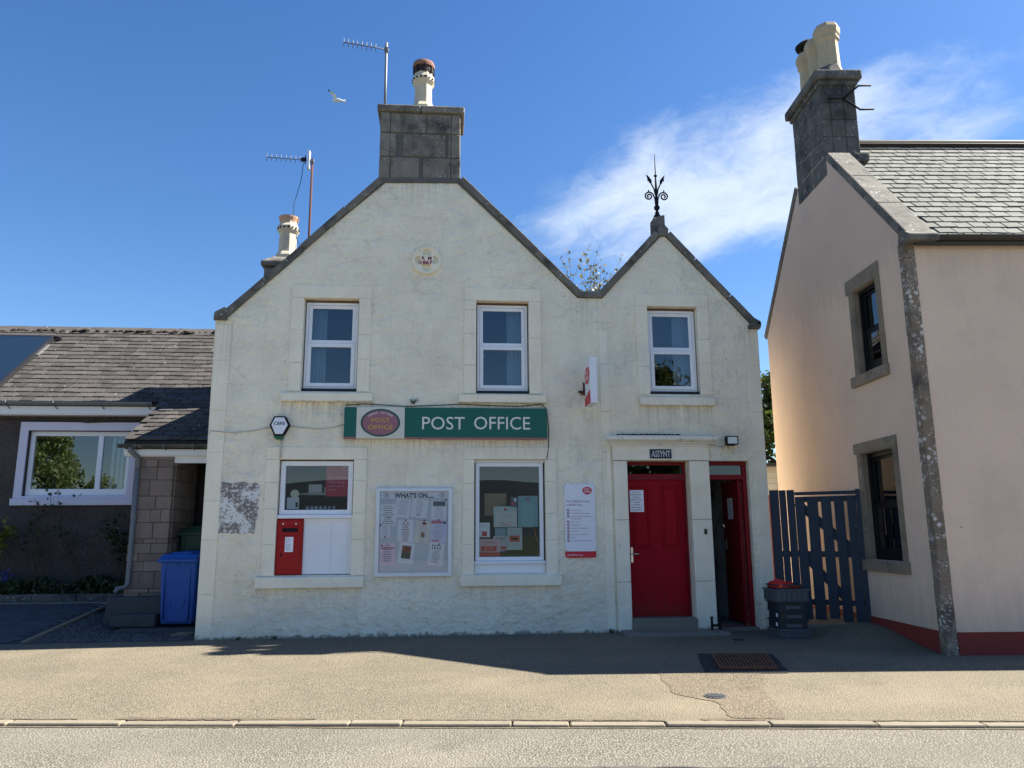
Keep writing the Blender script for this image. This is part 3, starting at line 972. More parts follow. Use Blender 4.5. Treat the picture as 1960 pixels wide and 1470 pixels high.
for nm, e, r_, n_ in (('main', (-3.55, 4.43), (-0.44, 7.42), 23), ('mainr', (2.15, 4.93), (-0.44, 7.42), 20), ('gab', (2.30, 4.90), (3.455, 6.25), 9), ('gabr', (5.02, 4.40), (3.455, 6.25), 12)):
    lft = r_[0] > e[0]
    D_ = 2.1 if nm.startswith('gab') else 7.75
    up = Vector((r_[0] - e[0], 0, r_[1] - e[1]))
    if lft:
        fr = slope_frame((e[0], 0.30 + D_, e[1]), (0, -1, 0), up)
    else:
        fr = slope_frame((e[0], 0.30, e[1]), (0, 1, 0), up)
    MB().hexa([fr[0] - fr[3] * 0.1, fr[0] + fr[1] * D_ - fr[3] * 0.1, fr[0] + fr[1] * D_ + fr[2] * up.length - fr[3] * 0.1, fr[0] + fr[2] * up.length - fr[3] * 0.1,
               fr[0], fr[0] + fr[1] * D_, fr[0] + fr[1] * D_ + fr[2] * up.length, fr[0] + fr[2] * up.length]).build('roof', M_felt, PO)
    slate_roof(PO, fr, 0, D_, int(up.length / 0.19), 0.19, 0.26, M_slate, lambda u, s: False, 'po')

MB().plate([[(2.2, 4.4), (4.9, 4.4), (4.9, 4.5), (3.455, 6.08), (2.2, 4.9)]], 2.2, 2.36).build('rear_gable_wall', M_wall, PO)
MB().box(2.2, 4.95, 2.37, 8.0, 4.36, 4.44).build('flat_roof', M_felt, PO)
MB().box(4.60, 4.913, 0.345, 2.365, 4.356, 4.46).build('wall_head_light_block', M_wall, PO)  # unseen filler added to keep sun from slipping in over the wall
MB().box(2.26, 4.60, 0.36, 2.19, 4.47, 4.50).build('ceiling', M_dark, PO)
MB().box(1.95, 2.52, 0.35, 8.0, 4.74, 4.86).build('valley_light_block', M_felt, PO)  # added out of view to stop sun leaking down the roof valley
MB().box(2.15, 2.25, 2.37, 8.0, 4.3, 4.8).build('upstand_light_block', M_wall, PO)  # unseen, added to block light at the flat roof's inner edge

# window dressings, sashes and glass
def surround(x0, x1, z0, z1, jamb=0.185, lint=0.20, y=-0.018, parent=PO):
    jx = jamb
    mb = MB()
    mb.box(x0 - jx, x1 + jx, y, 0.0, z1, z1 + lint)
    mb.build('lintel', M_marg, parent, bevel=0.006)
    hs = [0.44, 0.5, 0.38, 0.47]
    for sx, a, b in ((0, x0 - jx, x0), (1, x1, x1 + jx)):
        z = z0
        k = sx
        while z < z1 - 0.01:
            h = min(hs[k % 4], z1 - z)
            if z1 - z - h < 0.15:
                h = z1 - z
            MB().box(a, b, y - 0.002 * (k % 2), 0.0, z, z + h - 0.003).build('jamb_stone', M_marg, parent, bevel=0.005)
            z += h
            k += 1
def sill(x0, x1, z0, z1, proj=0.075):
    mb = MB().hexa([(x0, -proj, z0), (x1, -proj, z0), (x1, 0.0, z0), (x0, 0.0, z0), (x0, -proj, z1 - 0.012), (x1, -proj, z1 - 0.012), (x1, 0.09, z1 + 0.02), (x0, 0.09, z1 + 0.02)])
    mb.build('window_sill', M_marg, PO, bevel=0.008)
def sash_window(x0, x1, z0, z1, zm, curtain, cm=0.0):
    yf = 0.10
    w = MB().plate(frame_loops(x0 + 0.02, x1 - 0.02, z0 + 0.055, z1 - 0.045, 0.035), yf, yf + 0.07).build('window', M_upvc, PO)
    MB().box(x0 + 0.004, x1 - 0.004, yf - 0.05, yf + 0.06, z0 + 0.004, z0 + 0.054).build('sill_strip', M_strip, w)
    MB().box(x0 + 0.004, x1 - 0.004, yf + 0.02, yf + 0.08, z1 - 0.044, z1 - 0.004).build('head_strip', mat('brown sealant', (0.16, 0.09, 0.05), 0.8), w)
    a, b = x0 + 0.057, x1 - 0.057
    MB().plate(frame_loops(a, b, zm + 0.002, z1 - 0.082, 0.052), yf + 0.012, yf + 0.058).build('upper_sash', M_upvc, w, bevel=0.006)
    MB().plate(frame_loops(a, b, z0 + 0.092, zm - 0.002, 0.056), yf - 0.012, yf + 0.046).build('lower_sash', M_upvc, w, bevel=0.006)
    MB().box(a + 0.045, b - 0.045, yf + 0.03, yf + 0.036, zm + 0.045, z1 - 0.13).build('pane', M_glass, w)
    MB().box(a + 0.050, b - 0.050, yf + 0.014, yf + 0.020, z0 + 0.145, zm - 0.05).build('pane', M_glass, w)
    if curtain:
        c0_, c1_ = curtain
        mb = MB()
        n_ = 60
        vs, fs = [], []
        for i in range(n_ + 1):
            x = c0_ + (c1_ - c0_) * i / n_
            y = 0.30 + 0.018 * math.sin(i * 1.05) + 0.008 * math.sin(i * 0.43)
            vs += [(x, y, z0 + 0.02), (x, y, z1 - 0.04), (x, y + 0.004, z0 + 0.02), (x, y + 0.004, z1 - 0.04)]
        for i in range(n_):
            k = i * 4
            fs += [(k, k + 4, k + 5, k + 1), (k + 2, k + 3, k + 7, k + 6)]
        mb.add(vs, fs, True).build('curtain', M_curt, PO)
    return w
surround(*OPEN['u1']); surround(*OPEN['u2']); surround(*OPEN['u3'])
sill(-2.44, -1.10, 3.37, 3.508); sill(0.184, 1.514, 3.372, 3.503); sill(2.964, 4.150, 3.35, 3.487)
sash_window(*OPEN['u1'], 4.295, (-2.16, -1.86))
sash_window(*OPEN['u2'], 4.286, (0.94, 1.29))
sash_window(*OPEN['u3'], 4.254, (3.62, 3.96))
surround(*OPEN['l1'], jamb=0.185, lint=0.18); surround(*OPEN['l2'], jamb=0.17, lint=0.18)
sill(-2.667, -1.15, 0.688, 0.85); sill(0.225, 1.70, 0.684, 0.852)

# lower left: window over a boarded panel with the wall post box
w = MB().plate(frame_loops(-2.405, -1.36, 1.716, 2.495, 0.07), 0.045, 0.12).build('window', M_upvc, PO, bevel=0.008)
MB().box(-2.34, -1.42, 0.085, 0.092, 1.78, 2.43).build('pane', M_glass2, w)
MB().box(-2.42, -1.347, 0.0, 0.12, 1.662, 1.714).build('sill_rail', M_upvc, w, bevel=0.006)
MB().box(-2.04, -1.352, 0.05, 0.10, 0.875, 1.66).build('infill_panel', M_white, PO)
MB().plate(frame_loops(-1.655, -1.412, 0.94, 1.635, 0.008), 0.042, 0.05).build('panel_bead', M_white, PO)
MB().box(-1.385, -1.352, 0.035, 0.05, 0.875, 1.66).box(-2.04, -1.385, 0.038, 0.05, 1.63, 1.66).build('panel_trim', M_white, PO)
MB().box(-2.30, -1.45, 0.75, 1.1, 1.40, 1.43).box(-2.32, -1.44, 0.6, 0.64, 1.70, 1.74).box(-2.32, -1.44, 0.62, 0.9, 2.03, 2.06).build('shelf', M_roomw, PO)
mb = MB()
for i in range(7):
    mb.lathe([(0.025, 0), (0.028, 0.06), (0.02, 0.075), (0.02, 0.09)], (-2.05 + 0.065 * i, 0.33 + 0.01 * (i % 2), 1.76), 10)
tag(MB().box(-2.10, -1.90, 0.64, 0.78, 2.065, 2.19).build('carton', M_paper, bevel=0.004), 'larger pale carton on the shelf inside the window above the post box', 'carton')
tag(MB().box(-1.86, -1.69, 0.64, 0.76, 2.065, 2.15).build('carton', M_board, bevel=0.004), 'smaller pale carton beside the larger one inside the window above the post box', 'carton')
S = thing('leaflet', 'pale leaflet with a round disc at the left of the window above the post box', 'leaflet', (-2.22, 0.13, 1.79))
MB().box(-2.315, -2.14, 0.128, 0.130, 1.80, 1.97).build('sheet', M_board, S)
MB().plate([ellipse(-2.205, 2.02, 0.062, 0.062, 28)], 0.122, 0.127).build('disc', M_offw, S)
MB().box(-2.19, -2.155, 0.1268, 0.128, 1.83, 1.90).build('print', M_black2, S)
tag(mb.build('jars', M_roomw), 'row of small pale jars on the inner sill of the window above the post box', 'jars')

# lower right: shop window
w = MB().plate(frame_loops(0.445, 1.460, 1.035, 2.475, 0.058), 0.06, 0.13).build('window', M_upvc, PO, bevel=0.006)
MB().plate([rect(0.430, 1.482, 2.478, 2.518)], 0.08, 0.13).build('head_strip', M_upvc, w)
MB().box(0.495, 1.41, 0.095, 0.102, 1.08, 2.43).build('pane', M_glass2, w)
MB().box(0.426, 1.484, 0.012, 0.13, 0.992, 1.034).build('sill_rail', M_upvc, w, bevel=0.008)
MB().box(0.430, 1.480, 0.055, 0.12, 0.853, 0.991).build('apron_board', M_white, w)
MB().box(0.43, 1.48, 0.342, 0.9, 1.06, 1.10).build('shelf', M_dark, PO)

# facade margins: raised corner bands and the band between the two gables
for x0, x1, z0, z1 in ((-3.452, -3.23, 0.0, 4.55), (2.36, 2.492, 0.02, 4.60), (4.72, 4.918, 0.02, 4.60)):
    z = z0
    k = 0
    while z < z1 - 0.02:
        h = min([0.62, 0.75, 0.55, 0.7][k % 4], z1 - z)
        MB().box(x0, x1, -0.010 - 0.003 * (k % 2), 0.0, z, z + h - 0.004).build('margin_stone', M_marg, PO, bevel=0.004)
        z += h
        k += 1

# date stone with quatrefoil
mb = MB()
ring = [ellipse(-0.331, 5.621, 0.232, 0.232, 48)]
lobes = [ellipse(-0.331 + 0.112 * math.cos(k * math.pi / 2), 5.621 + 0.112 * math.sin(k * math.pi / 2), 0.066, 0.066, 20) for k in range(4)]
mb.plate(ring + lobes, -0.032, 0.0)
ds = mb.build('date_stone', M_marg, PO, bevel=0.006)
mb = MB()
mb.plate([ellipse(-0.331, 5.621, 0.222, 0.222, 48), ellipse(-0.331, 5.621, 0.198, 0.198, 48)], -0.046, -0.031)
mb.build('quatrefoil', M_marg, ds, bevel=0.006)
MB().plate([rrect(-0.432, -0.228, 5.545, 5.69, 0.03)], -0.042, -0.031).build('tablet', M_marg, ds)
mb = MB()
letters(mb, 'R  M', -0.328, 5.648, -0.0435, h=0.052, w=0.150, bold=0.03)
letters(mb, '1867', -0.331, 5.578, -0.0435, h=0.060, w=0.188, bold=0.035)
mb.build('lettering', flat('oxblood lettering', (0.22, 0.008, 0.03), 0.6), ds)

# copings
def coping(a, b, n_, th=0.105, name='coping_stone', m=M_cope, y0=-0.05, y1=0.36, parent=PO):
    a, b = Vector((a[0], 0, a[1])), Vector((b[0], 0, b[1]))
    d = (b - a).normalized()
    nrm = Vector((-d.z, 0, d.x))
    if nrm.z < 0:
        nrm = -nrm
    L = (b - a).length
    cuts = [0.0]
    for i in range(1, n_):
        cuts.append(L * i / n_ + rnd.uniform(-0.10, 0.10))
    cuts.append(L)
    for c0_, c1_ in zip(cuts[:-1], cuts[1:]):
        p = a + d * ((c0_ + c1_) / 2) + nrm * (th / 2 + rnd.uniform(-0.006, 0.006)) + Vector((0, (y0 + y1) / 2 + rnd.uniform(-0.008, 0.008), 0))
        o = MB().obox((0, 0, 0), d, (0, 1, 0), nrm, (c1_ - c0_) / 2 - 0.004, (y1 - y0) / 2, th / 2).build(name, m, parent, local=True, bevel=0.014)
        o.location = p
        o.rotation_euler = (0, rnd.uniform(-0.006, 0.006), 0)
MB().plate([[(-3.42, 4.60), (-1.0, 6.90), (0.14, 6.93), (2.06, 5.06), (2.42, 5.06), (3.455, 6.16), (4.90, 4.60), (4.905, 4.665), (3.455, 6.26), (2.40, 5.13), (2.07, 5.13), (0.17, 7.02), (-1.05, 6.98), (-3.42, 4.69)]], -0.02, 0.33).build('coping_bed', M_mortar, PO)
coping((-3.30, 4.64), (-1.03, 6.91), 4)
coping((0.16, 6.97), (2.05, 5.075), 3)
coping((2.06, 5.065), (2.42, 5.065), 1, th=0.10)
coping((2.425, 5.065), (3.40, 6.135), 2)
coping((3.50, 6.14), (4.87, 4.63), 3)
MB().plate([[(3.38, 6.12), (3.53, 6.12), (3.545, 6.24), (3.458, 6.345), (3.37, 6.24)]], -0.052, 0.34).build('apex_stone', M_cope, PO, bevel=0.01)
# scrolled kneelers at the eaves
for x, sx in ((-3.385, 1), (4.875, -1)):
    mb = MB().plate([[(x - 0.10, 4.60), (x + 0.08, 4.60), (x + 0.105, 4.66), (x + 0.105 * sx + 0.02, 4.74), (x + 0.05 * sx, 4.80), (x - 0.09 * sx, 4.72), (x - 0.10, 4.66)]], -0.055, 0.34)
    n_ = 24
    for rr_, dd in ((0.058, -0.075), (0.03, -0.09)):
        mb.plate([ellipse(x + 0.03 * sx, 4.655, rr_, rr_, 18)], dd, -0.055)
    mb.build('kneeler_stone', M_cope, PO, bevel=0.006)
# gutter ends that show at both eaves
for x, sx, z in ((-3.53, -1, 4.53), (4.97, 1, 4.50)):
    pts = [(math.cos(R(180 + 180 * i / 8)) * 0.062, math.sin(R(180 + 180 * i / 8)) * 0.062) for i in range(9)]
    mb = MB().plate([[(x + p[0], z + p[1]) for p in pts]], 0.30, 8.0)
    mb.build('gutter', M_white if sx < 0 else M_grey, PO)

# ashlar chimney on the main gable
CH = MB().box(-1.09, 0.165, 0.012, 0.60, 6.93, 8.13).build('chimney', M_mortar, PO)
st = [(-1.105, -0.947, 7.78, 8.13), (-0.943, -0.365, 7.78, 8.13), (-0.358, 0.028, 7.78, 8.13), (0.034, 0.18, 7.78, 8.13),
      (-1.105, -0.945, 7.36, 7.772), (-0.943, -0.845, 7.37, 7.775), (-0.735, -0.055, 7.37, 7.772), (-0.015, 0.03, 7.36, 7.772), (0.034, 0.18, 7.36, 7.772),
      (-1.108, -0.94, 6.94, 7.352), (-0.93, -0.475, 6.97, 7.352), (-0.415, 0.028, 6.97, 7.355), (0.036, 0.185, 6.93, 7.352)]
for x0, x1, z0, z1 in st:
    e = rnd.uniform(-0.006, 0.006)
    MB().box(x0, x1, -0.010 + e, 0.3, z0 + 0.004, z1 - 0.004).build('chimney_stone', M_stone, CH, bevel=0.014)
for k in range(3):
    for x0, x1 in ((-1.112, -0.9), (0.0, 0.188)):
        MB().box(x0, x1, 0.31, 0.61, 6.94 + 0.41 * k, 7.34 + 0.395 * k).build('chimney_stone', M_stone, CH, bevel=0.014)
for x0, x1 in ((-1.155, -0.46), (-0.452, 0.247)):
    MB().hexa([(x0, -0.06, 8.13), (x1, -0.06, 8.13), (x1, 0.68, 8.13), (x0, 0.68, 8.13), (x0, -0.06, 8.245), (x1, -0.06, 8.245), (x1, 0.68, 8.245), (x0, 0.68, 8.245)]).build('chimney_cope', M_stone, CH, bevel=0.02)
MB().hexa([(-1.12, -0.03, 8.245), (0.21, -0.03, 8.245), (0.21, 0.65, 8.245), (-1.12, 0.65, 8.245), (-0.80, 0.10, 8.335), (-0.04, 0.10, 8.335), (-0.04, 0.55, 8.335), (-0.80, 0.55, 8.335)]).build('mortar_flaunching', M_mortar, CH, bevel=0.02)
def chimney_pot(parent, c, s, m, cap=True, holes=True, rot=R(22.5), local=False):
    prof = [(0.205, 0.0), (0.205, 0.06), (0.185, 0.10), (0.165, 0.13), (0.155, 0.20), (0.150, 0.47), (0.168, 0.50), (0.192, 0.54), (0.195, 0.60), (0.185, 0.625), (0.160, 0.66), (0.155, 0.70)]
    mb = MB().lathe([(r_ * s, z * s) for r_, z in prof], c, 8, rot)
    p = mb.build('chimney_pot', m, parent, local=local, bevel=0.006 * s)
    return p
P_ = chimney_pot(CH, (-0.437, 0.30, 8.305), 1.0, M_pot)
mb = MB()
for k in range(8):
    a = k * math.pi / 4
    c = Vector((-0.437, 0.30, 8.305 + 0.572)) + Vector((math.cos(a), math.sin(a), 0)) * 0.180
    t_ = Vector((-math.sin(a), math.cos(a), 0))
    for dd in (-0.036, 0.036):
        mb.obox(c + t_ * dd, (t_ + Vector((0, 0, 1))).normalized(), (t_ - Vector((0, 0, 1))).normalized(), (math.cos(a), math.sin(a), 0), 0.013, 0.013, 0.012)
mb.build('pot_vents', M_black, CH, kind='stuff')
MB().lathe([(0.150, 0.70), (0.162, 0.71), (0.164, 0.80), (0.160, 0.805)], (-0.437, 0.30, 8.305), 20).build('cowl_cage', flat('sooty mesh', (0.03, 0.025, 0.03), 0.9), CH)
cage = MB()
mb = MB().lathe([(0.150, 0.806), (0.182, 0.812), (0.186, 0.86), (0.172, 0.90), (0.10, 0.925)], (-0.437, 0.30, 8.305), 24)
for k in range(8):
    a = k * math.pi / 4 + 0.2
    c = Vector((-0.437 + 0.170 * math.cos(a), 0.30 + 0.170 * math.sin(a), 9.055))
    cage.obox(c, (math.cos(a), math.sin(a), 0), (-math.sin(a), math.cos(a), 0), (0, 0, 1), 0.008, 0.018, 0.055)
cage.build('cowl_strap', M_black, CH)
mb.build('cowl', M_terra, CH)

# front door, its frame and fanlight
DY = 0.17
w = MB().plate([rect(2.732, 3.693, 0.20, 2.50), rect(2.765, 3.655, 2.315, 2.452), rect(2.775, 3.66, 0.205, 2.225)], DY, DY + 0.09).build('door_frame', M_red2, PO, bevel=0.004)
MB().box(2.765, 3.655, DY + 0.04, DY + 0.046, 2.31, 2.455).build('fanlight_pane', M_glass, w)
door = MB().box(2.778, 3.657, DY + 0.03, DY + 0.075, 0.207, 2.223).build('door', M_red, PO)
for x0, x1 in ((2.845, 3.115), (3.30, 3.575)):
    MB().plate([rect(x0, x1, 1.20, 2.12), rect(x0 + 0.03, x1 - 0.03, 1.23, 2.09)], DY + 0.012, DY + 0.03).build('panel_moulding', M_red, door, bevel=0.008)
    MB().box(x0 + 0.045, x1 - 0.045, DY + 0.022, DY + 0.03, 1.245, 2.075).build('panel', M_red, door, bevel=0.006)
MB().box(2.80, 2.83, DY + 0.022, DY + 0.03, 0.99, 1.21).tube([(2.815, DY - 0.02, 1.115), (2.92, DY - 0.022, 1.115)], 0.010, 8).tube([(2.815, DY + 0.03, 1.115), (2.815, DY - 0.02, 1.115)], 0.010, 8).build('handle', M_chrome, door)
# classical doorcase
for x0, x1 in ((2.522, 2.729), (3.696, 3.998)):
    z = 0.0
    for h in (0.72, 0.90, 0.88):
        MB().box(x0, x1, -0.055, 0.0, z, z + h - 0.004).build('pilaster_stone', M_marg, PO, bevel=0.008)
        z += h
MB().box(2.51, 4.004, -0.058, 0.0, 2.506, 2.72).build('door_lintel', M_marg, PO, bevel=0.006)
prof = [(0.0, 2.718), (-0.075, 2.718), (-0.078, 2.742), (-0.10, 2.752), (-0.115, 2.775), (-0.145, 2.792), (-0.168, 2.812), (-0.170, 2.862), (-0.11, 2.882), (0.0, 2.888)]
mb = MB()
vs, n_ = [], len(prof)
for x, sg in ((2.50, -1), (4.005, 1)):
    for (y, z) in prof:
        vs.append((x + sg * max(0.0, -y - 0.06), y, z))
fs = [(i, i + 1, n_ + i + 1, n_ + i) for i in range(n_ - 1)] + [tuple(reversed(range(n_))), tuple(n_ + i for i in range(n_))]
mb.add(vs, fs).build('door_cornice', M_cream, PO)
mb = MB()
for i in range(14):
    x = 2.62 + 0.07 * i
    mb.lathe([(0.05, 0), (0.035, 0.018), (0.01, 0.026)], (x, -0.05 + rnd.uniform(-0.02, 0.02), 2.884), 7, rnd.random())
mb.build('moss', mat('black moss', (0.025, 0.025, 0.02), 1.0), PO, kind='stuff')

# side passage with its door standing open
w = MB().plate([rect(4.006, 4.634, 0.05, 2.50), rect(4.03, 4.575, 2.30, 2.445), rect(4.03, 4.575, 0.055, 2.225)], 0.10, 0.19).build('door_frame', M_red2, PO, bevel=0.005)
MB().box(4.03, 4.575, 0.14, 0.146, 2.295, 2.45).build('fanlight_pane', glass_mat('reeded glass', (0.45, 0.47, 0.48), 1.4, 0.4), w)
MB().box(4.03, 4.57, 0.30, 0.32, 2.27, 2.48).build('fanlight_curtain', M_curt, w)
d2 = MB().box(4.522, 4.566, 0.20, 0.90, 0.075, 2.22).build('door', M_red2, PO)
mb = MB()
for k in range(7):
    mb.box(4.516, 4.522, 0.205 + k * 0.099, 0.298 + k * 0.099, 0.08, 2.215)
mb.build('door_boards', M_red2, d2, bevel=0.003)
MB().box(4.506, 4.516, 0.80, 0.845, 1.16, 1.30).tube([(4.49, 0.82, 1.20), (4.49, 0.72, 1.20)], 0.009, 8).tube([(4.516, 0.82, 1.20), (4.49, 0.82, 1.20)], 0.009, 8).lathe([(0.03, 0), (0.03, 0.02)], (4.50, 0.86, 1.52), 12).box(4.50, 4.516, 0.84, 0.89, 1.49, 1.56).build('lock_and_handle', M_chrome, d2)
MB().box(4.008, 4.632, -0.06, 0.10, -0.05, 0.048).build('threshold', M_step, PO, bevel=0.01)
# steps of the front door
MB().box(2.731, 3.694, -0.10, 0.26, -0.05, 0.20).build('door_step', M_step, PO, bevel=0.018)
MB().hexa([(2.52, -0.52, -0.03), (4.06, -0.46, -0.03), (4.03, -0.06, -0.03), (2.56, -0.06, -0.03), (2.53, -0.51, 0.045), (4.05, -0.45, 0.04), (4.03, -0.06, 0.05), (2.56, -0.06, 0.05)]).build('door_step', M_step, PO, bevel=0.015)
# flaked rectangle where an old sign came away
pts = wobble([(-3.25, 1.45), (-2.72, 1.46), (-2.70, 1.70), (-2.69, 2.17), (-3.27, 2.18)], 0.018, 0.05)
MB().plate([[(p[0], p[1]) for p in pts]], -0.007, 0.0).build('flaked_patch', M_flake, PO)
MB().lathe([(0.03, 0), (0.02, 0.01)], (3.887, -0.057, 1.43), 12).box(3.872, 3.902, -0.075, -0.055, 1.40, 1.48).build('door_bell', M_black, PO)
mb = MB()
mb.tube([(-1.5, -0.012, 3.325), (-1.2, -0.014, 3.345), (-0.6, -0.014, 3.312), (-0.1, -0.014, 3.335), (0.2, -0.014, 3.352), (0.6, -0.014, 3.335), (1.1, -0.014, 3.325), (1.45, -0.014, 3.36), (1.52, -0.014, 3.28), (1.55, -0.014, 3.0), (1.54, -0.014, 2.70), (1.51, -0.03, 2.52)], 0.006, 6)
tag(mb.build('cable', M_dcable), 'thin dark cable looping above the long green sign and down its right end', 'cable')
mb = MB()
mb.tube([(-3.44, -0.014, 2.93), (-3.1, -0.02, 2.90), (-2.8, -0.016, 2.935), (-2.56, -0.02, 2.99)], 0.007, 6)
mb.tube([(-2.29, -0.02, 3.0), (-1.9, -0.016, 2.965), (-1.7, -0.016, 2.98), (-1.5, -0.016, 3.03)], 0.006, 6)
mb.tube([(-2.405, -0.02, 2.80), (-2.40, -0.034, 2.70), (-2.41, -0.034, 2.53)], 0.012, 6)
tag(mb.build('cable', M_cable), 'cream painted cable running along the wall through the alarm box', 'cable')

# ------------------------------------------------------------------ things on the facade
# long green fascia sign
S = thing('fascia_sign', 'long green fascia sign reading POST OFFICE with a purple oval at its left', 'sign', (0.0, -0.05, 2.82))
MB().box(-1.502, -1.322, -0.095, -0.012, 2.84, 3.282).box(-0.614, 1.514, -0.095, -0.012, 2.84, 3.282).build('board', M_green, S, bevel=0.004)
MB().box(-1.32, -0.616, -0.100, -0.012, 2.818, 3.282).build('badge_panel', M_offw, S)
MB().box(-1.502, -1.322, -0.097, -0.012, 2.816, 2.838).box(-0.614, 0.46, -0.097, -0.012, 2.816, 2.838).box(0.468, 1.514, -0.097, -0.012, 2.816, 2.838).build('bottom_strip', M_purple, S)
MB().plate([ellipse(-0.970, 3.050, 0.288, 0.207, 48), ellipse(-0.970, 3.050, 0.262, 0.184, 48)], -0.105, -0.1).build('oval_ring', M_dgreen, S)
MB().plate([ellipse(-0.970, 3.050, 0.262, 0.184, 48)], -0.104, -0.1).build('oval', M_purple, S)
mb = MB()
letters(mb, 'POST', -0.965, 3.090, -0.1055, h=0.066, w=0.27)
letters(mb, 'OFFICE', -0.967, 2.985, -0.1055, h=0.068, w=0.36)
mb.build('lettering', M_yellow, S)
mb = MB()
word = 'BONAR BRIDGE'
n_ = len(word)
for i, ch in enumerate(word):
    if ch == ' ':
        continue
    a = R(138 - 96 * i / (n_ - 1))
    letters(mb, ch, -0.970 + 0.228 * math.cos(a), 3.050 + 0.152 * math.sin(a), -0.1055, h=0.030, ang=(a - math.pi / 2) * 0.75, bold=0.01)
mb.build('arched_lettering', M_cletter, S)
for word_, wx_, wz_, ww_ in (('POST', -0.040, 3.055, 0.632), ('OFFICE', 0.836, 3.060, 0.842)):
    letters(MB(), word_, wx_, wz_, -0.098, h=0.200, w=ww_, bold=0.0, th=0.008).build('large_lettering', M_cletter, S)

# alarm box
S = thing('alarm_box', 'white hexagonal alarm box with black rim and green base, beside the long green sign', 'alarm box', (-2.43, -0.01, 2.82))
hexo = [(-2.577, 3.01), (-2.515, 3.142), (-2.352, 3.142), (-2.283, 3.01), (-2.37, 2.845), (-2.50, 2.845)]
cx, cz = -2.43, 3.0
MB().plate([hexo], -0.085, -0.004).build('case', M_black, S, bevel=0.012)
MB().plate([[(cx + (p[0] - cx) * 0.80, cz + 0.004 + (p[1] - cz) * 0.82) for p in hexo]], -0.093, -0.085).build('face', M_signw, S, bevel=0.004)
MB().plate([[(-2.505, 2.855), (-2.365, 2.855), (-2.378, 2.815), (-2.40, 2.800), (-2.47, 2.800), (-2.492, 2.815)]], -0.08, -0.006).build('base_lamp', flat('green lens', (0.006, 0.10, 0.035), 0.2), S)
mb = MB()
letters(mb, 'CBRE', -2.432, 3.035, -0.0945, h=0.046, w=0.165, bold=0.014)
mb.build('lettering', flat('teal lettering', (0.01, 0.06, 0.06), 0.5), S)

# floodlight with cable
S = thing('floodlight', 'small black floodlight on the wall above the open side door', 'floodlight', (4.36, -0.01, 2.72))
MB().box(4.30, 4.42, -0.06, -0.002, 2.735, 2.80).build('mount', M_black, S)
MB().plate(frame_loops(4.247, 4.428, 2.735, 2.865, 0.014), -0.20, -0.10).box(4.262, 4.413, -0.12, -0.06, 2.75, 2.85).build('housing', M_black, S, bevel=0.006)
MB().box(4.261, 4.414, -0.19, -0.186, 2.749, 2.851).build('lens', mat('frosted lens', (0.66, 0.70, 0.66), 0.3), S)
mb = MB().tube([(4.02, -0.02, 2.735), (4.10, -0.022, 2.745), (4.17, -0.022, 2.722), (4.22, -0.024, 2.712), (4.30, -0.04, 2.745)], 0.008, 6)
mb.build('flex', M_cable, S)

# name plaque
S = thing('name_plaque', 'small black plaque reading ASSYNT over the closed red door', 'plaque', (3.245, -0.06, 2.54))
MB().box(3.083, 3.413, -0.078, -0.058, 2.533, 2.672).build('plate', flat('black enamel', (0.010, 0.014, 0.028), 0.35), S)
mb = MB()
letters(mb, 'ASSYNT', 3.248, 2.605, -0.0795, h=0.098, w=0.295, bold=0.016)
mb.build('lettering', flat('aluminium letter', (0.60, 0.62, 0.62), 0.5), S)
mb = MB()
for k in range(6):
    mb.box(3.095 + 0.052 * k + 0.022, 3.095 + 0.052 * k + 0.027, -0.0825, -0.0806, 2.55, 2.66)
mb.build('stencil_gaps', flat('black enamel gap', (0.010, 0.014, 0.028), 0.35), S)

# services panel
S = thing('services_panel', 'tall white rounded panel listing services, with a red foot strip, left of the doorcase', 'sign', (2.0, -0.01, 1.07))
MB().plate([rrect(1.766, 2.226, 1.165, 2.156, 0.03)], -0.024, -0.006).build('panel', M_signw, S)
lo = rrect(1.766, 2.226, 1.072, 1.20, 0.03)
MB().plate([[(p[0], min(p[1], 1.163)) for p in lo]], -0.024, -0.006).build('foot_strip', M_signr, S)
MB().plate([ellipse(2.113, 2.052, 0.072, 0.056, 32)], -0.0265, -0.024).build('badge', M_signr, S)
mb = MB()
letters(mb, 'POST', 2.113, 2.072, -0.0275, h=0.026, w=0.075, bold=0.02, th=0.001)
letters(mb, 'OFFICE', 2.113, 2.036, -0.0275, h=0.028, w=0.108, bold=0.02, th=0.001)
letters(mb, 'postoffice.co.uk', 1.80, 1.116, -0.0252, h=0.026, align='l', th=0.001)
mb.build('white_lettering', M_signw, S)
mb = MB()
letters(mb, 'Post Office\u00ae services', 1.797, 1.897, -0.0252, h=0.035, w=0.345, align='l', th=0.001)
letters(mb, 'available here...', 1.797, 1.848, -0.0252, h=0.035, w=0.26, align='l', th=0.001)
rows = [('postal services', 1.764), ('Post Office\u00ae card account', 1.719), ('cash deposits and withdrawals', 1.673), ('via chip and pin', 1.641), ('postal orders', 1.594), ('moneygram', 1.549),
        ('telephone bill payments', 1.503), ('e top-ups', 1.457), ('pre-order travel money', 1.411), ('car tax', 1.366), ('euro and US dollar currency', 1.320)]
for s_, z in rows:
    letters(mb, s_, 1.858, z, -0.0252, h=0.0195, align='l', th=0.001)
mb.build('lettering', flat('plum print', (0.30, 0.12, 0.17), 0.6), S)
mb = MB()
for s_, z in rows:
    if s_ != 'via chip and pin':
        mb.plate([ellipse(1.818, z, 0.019, 0.019, 16), ellipse(1.818, z, 0.009, 0.009, 8)], -0.0252, -0.024)
mb.build('bullets', flat('maroon print', (0.22, 0.015, 0.06), 0.6), S)
mb = MB()
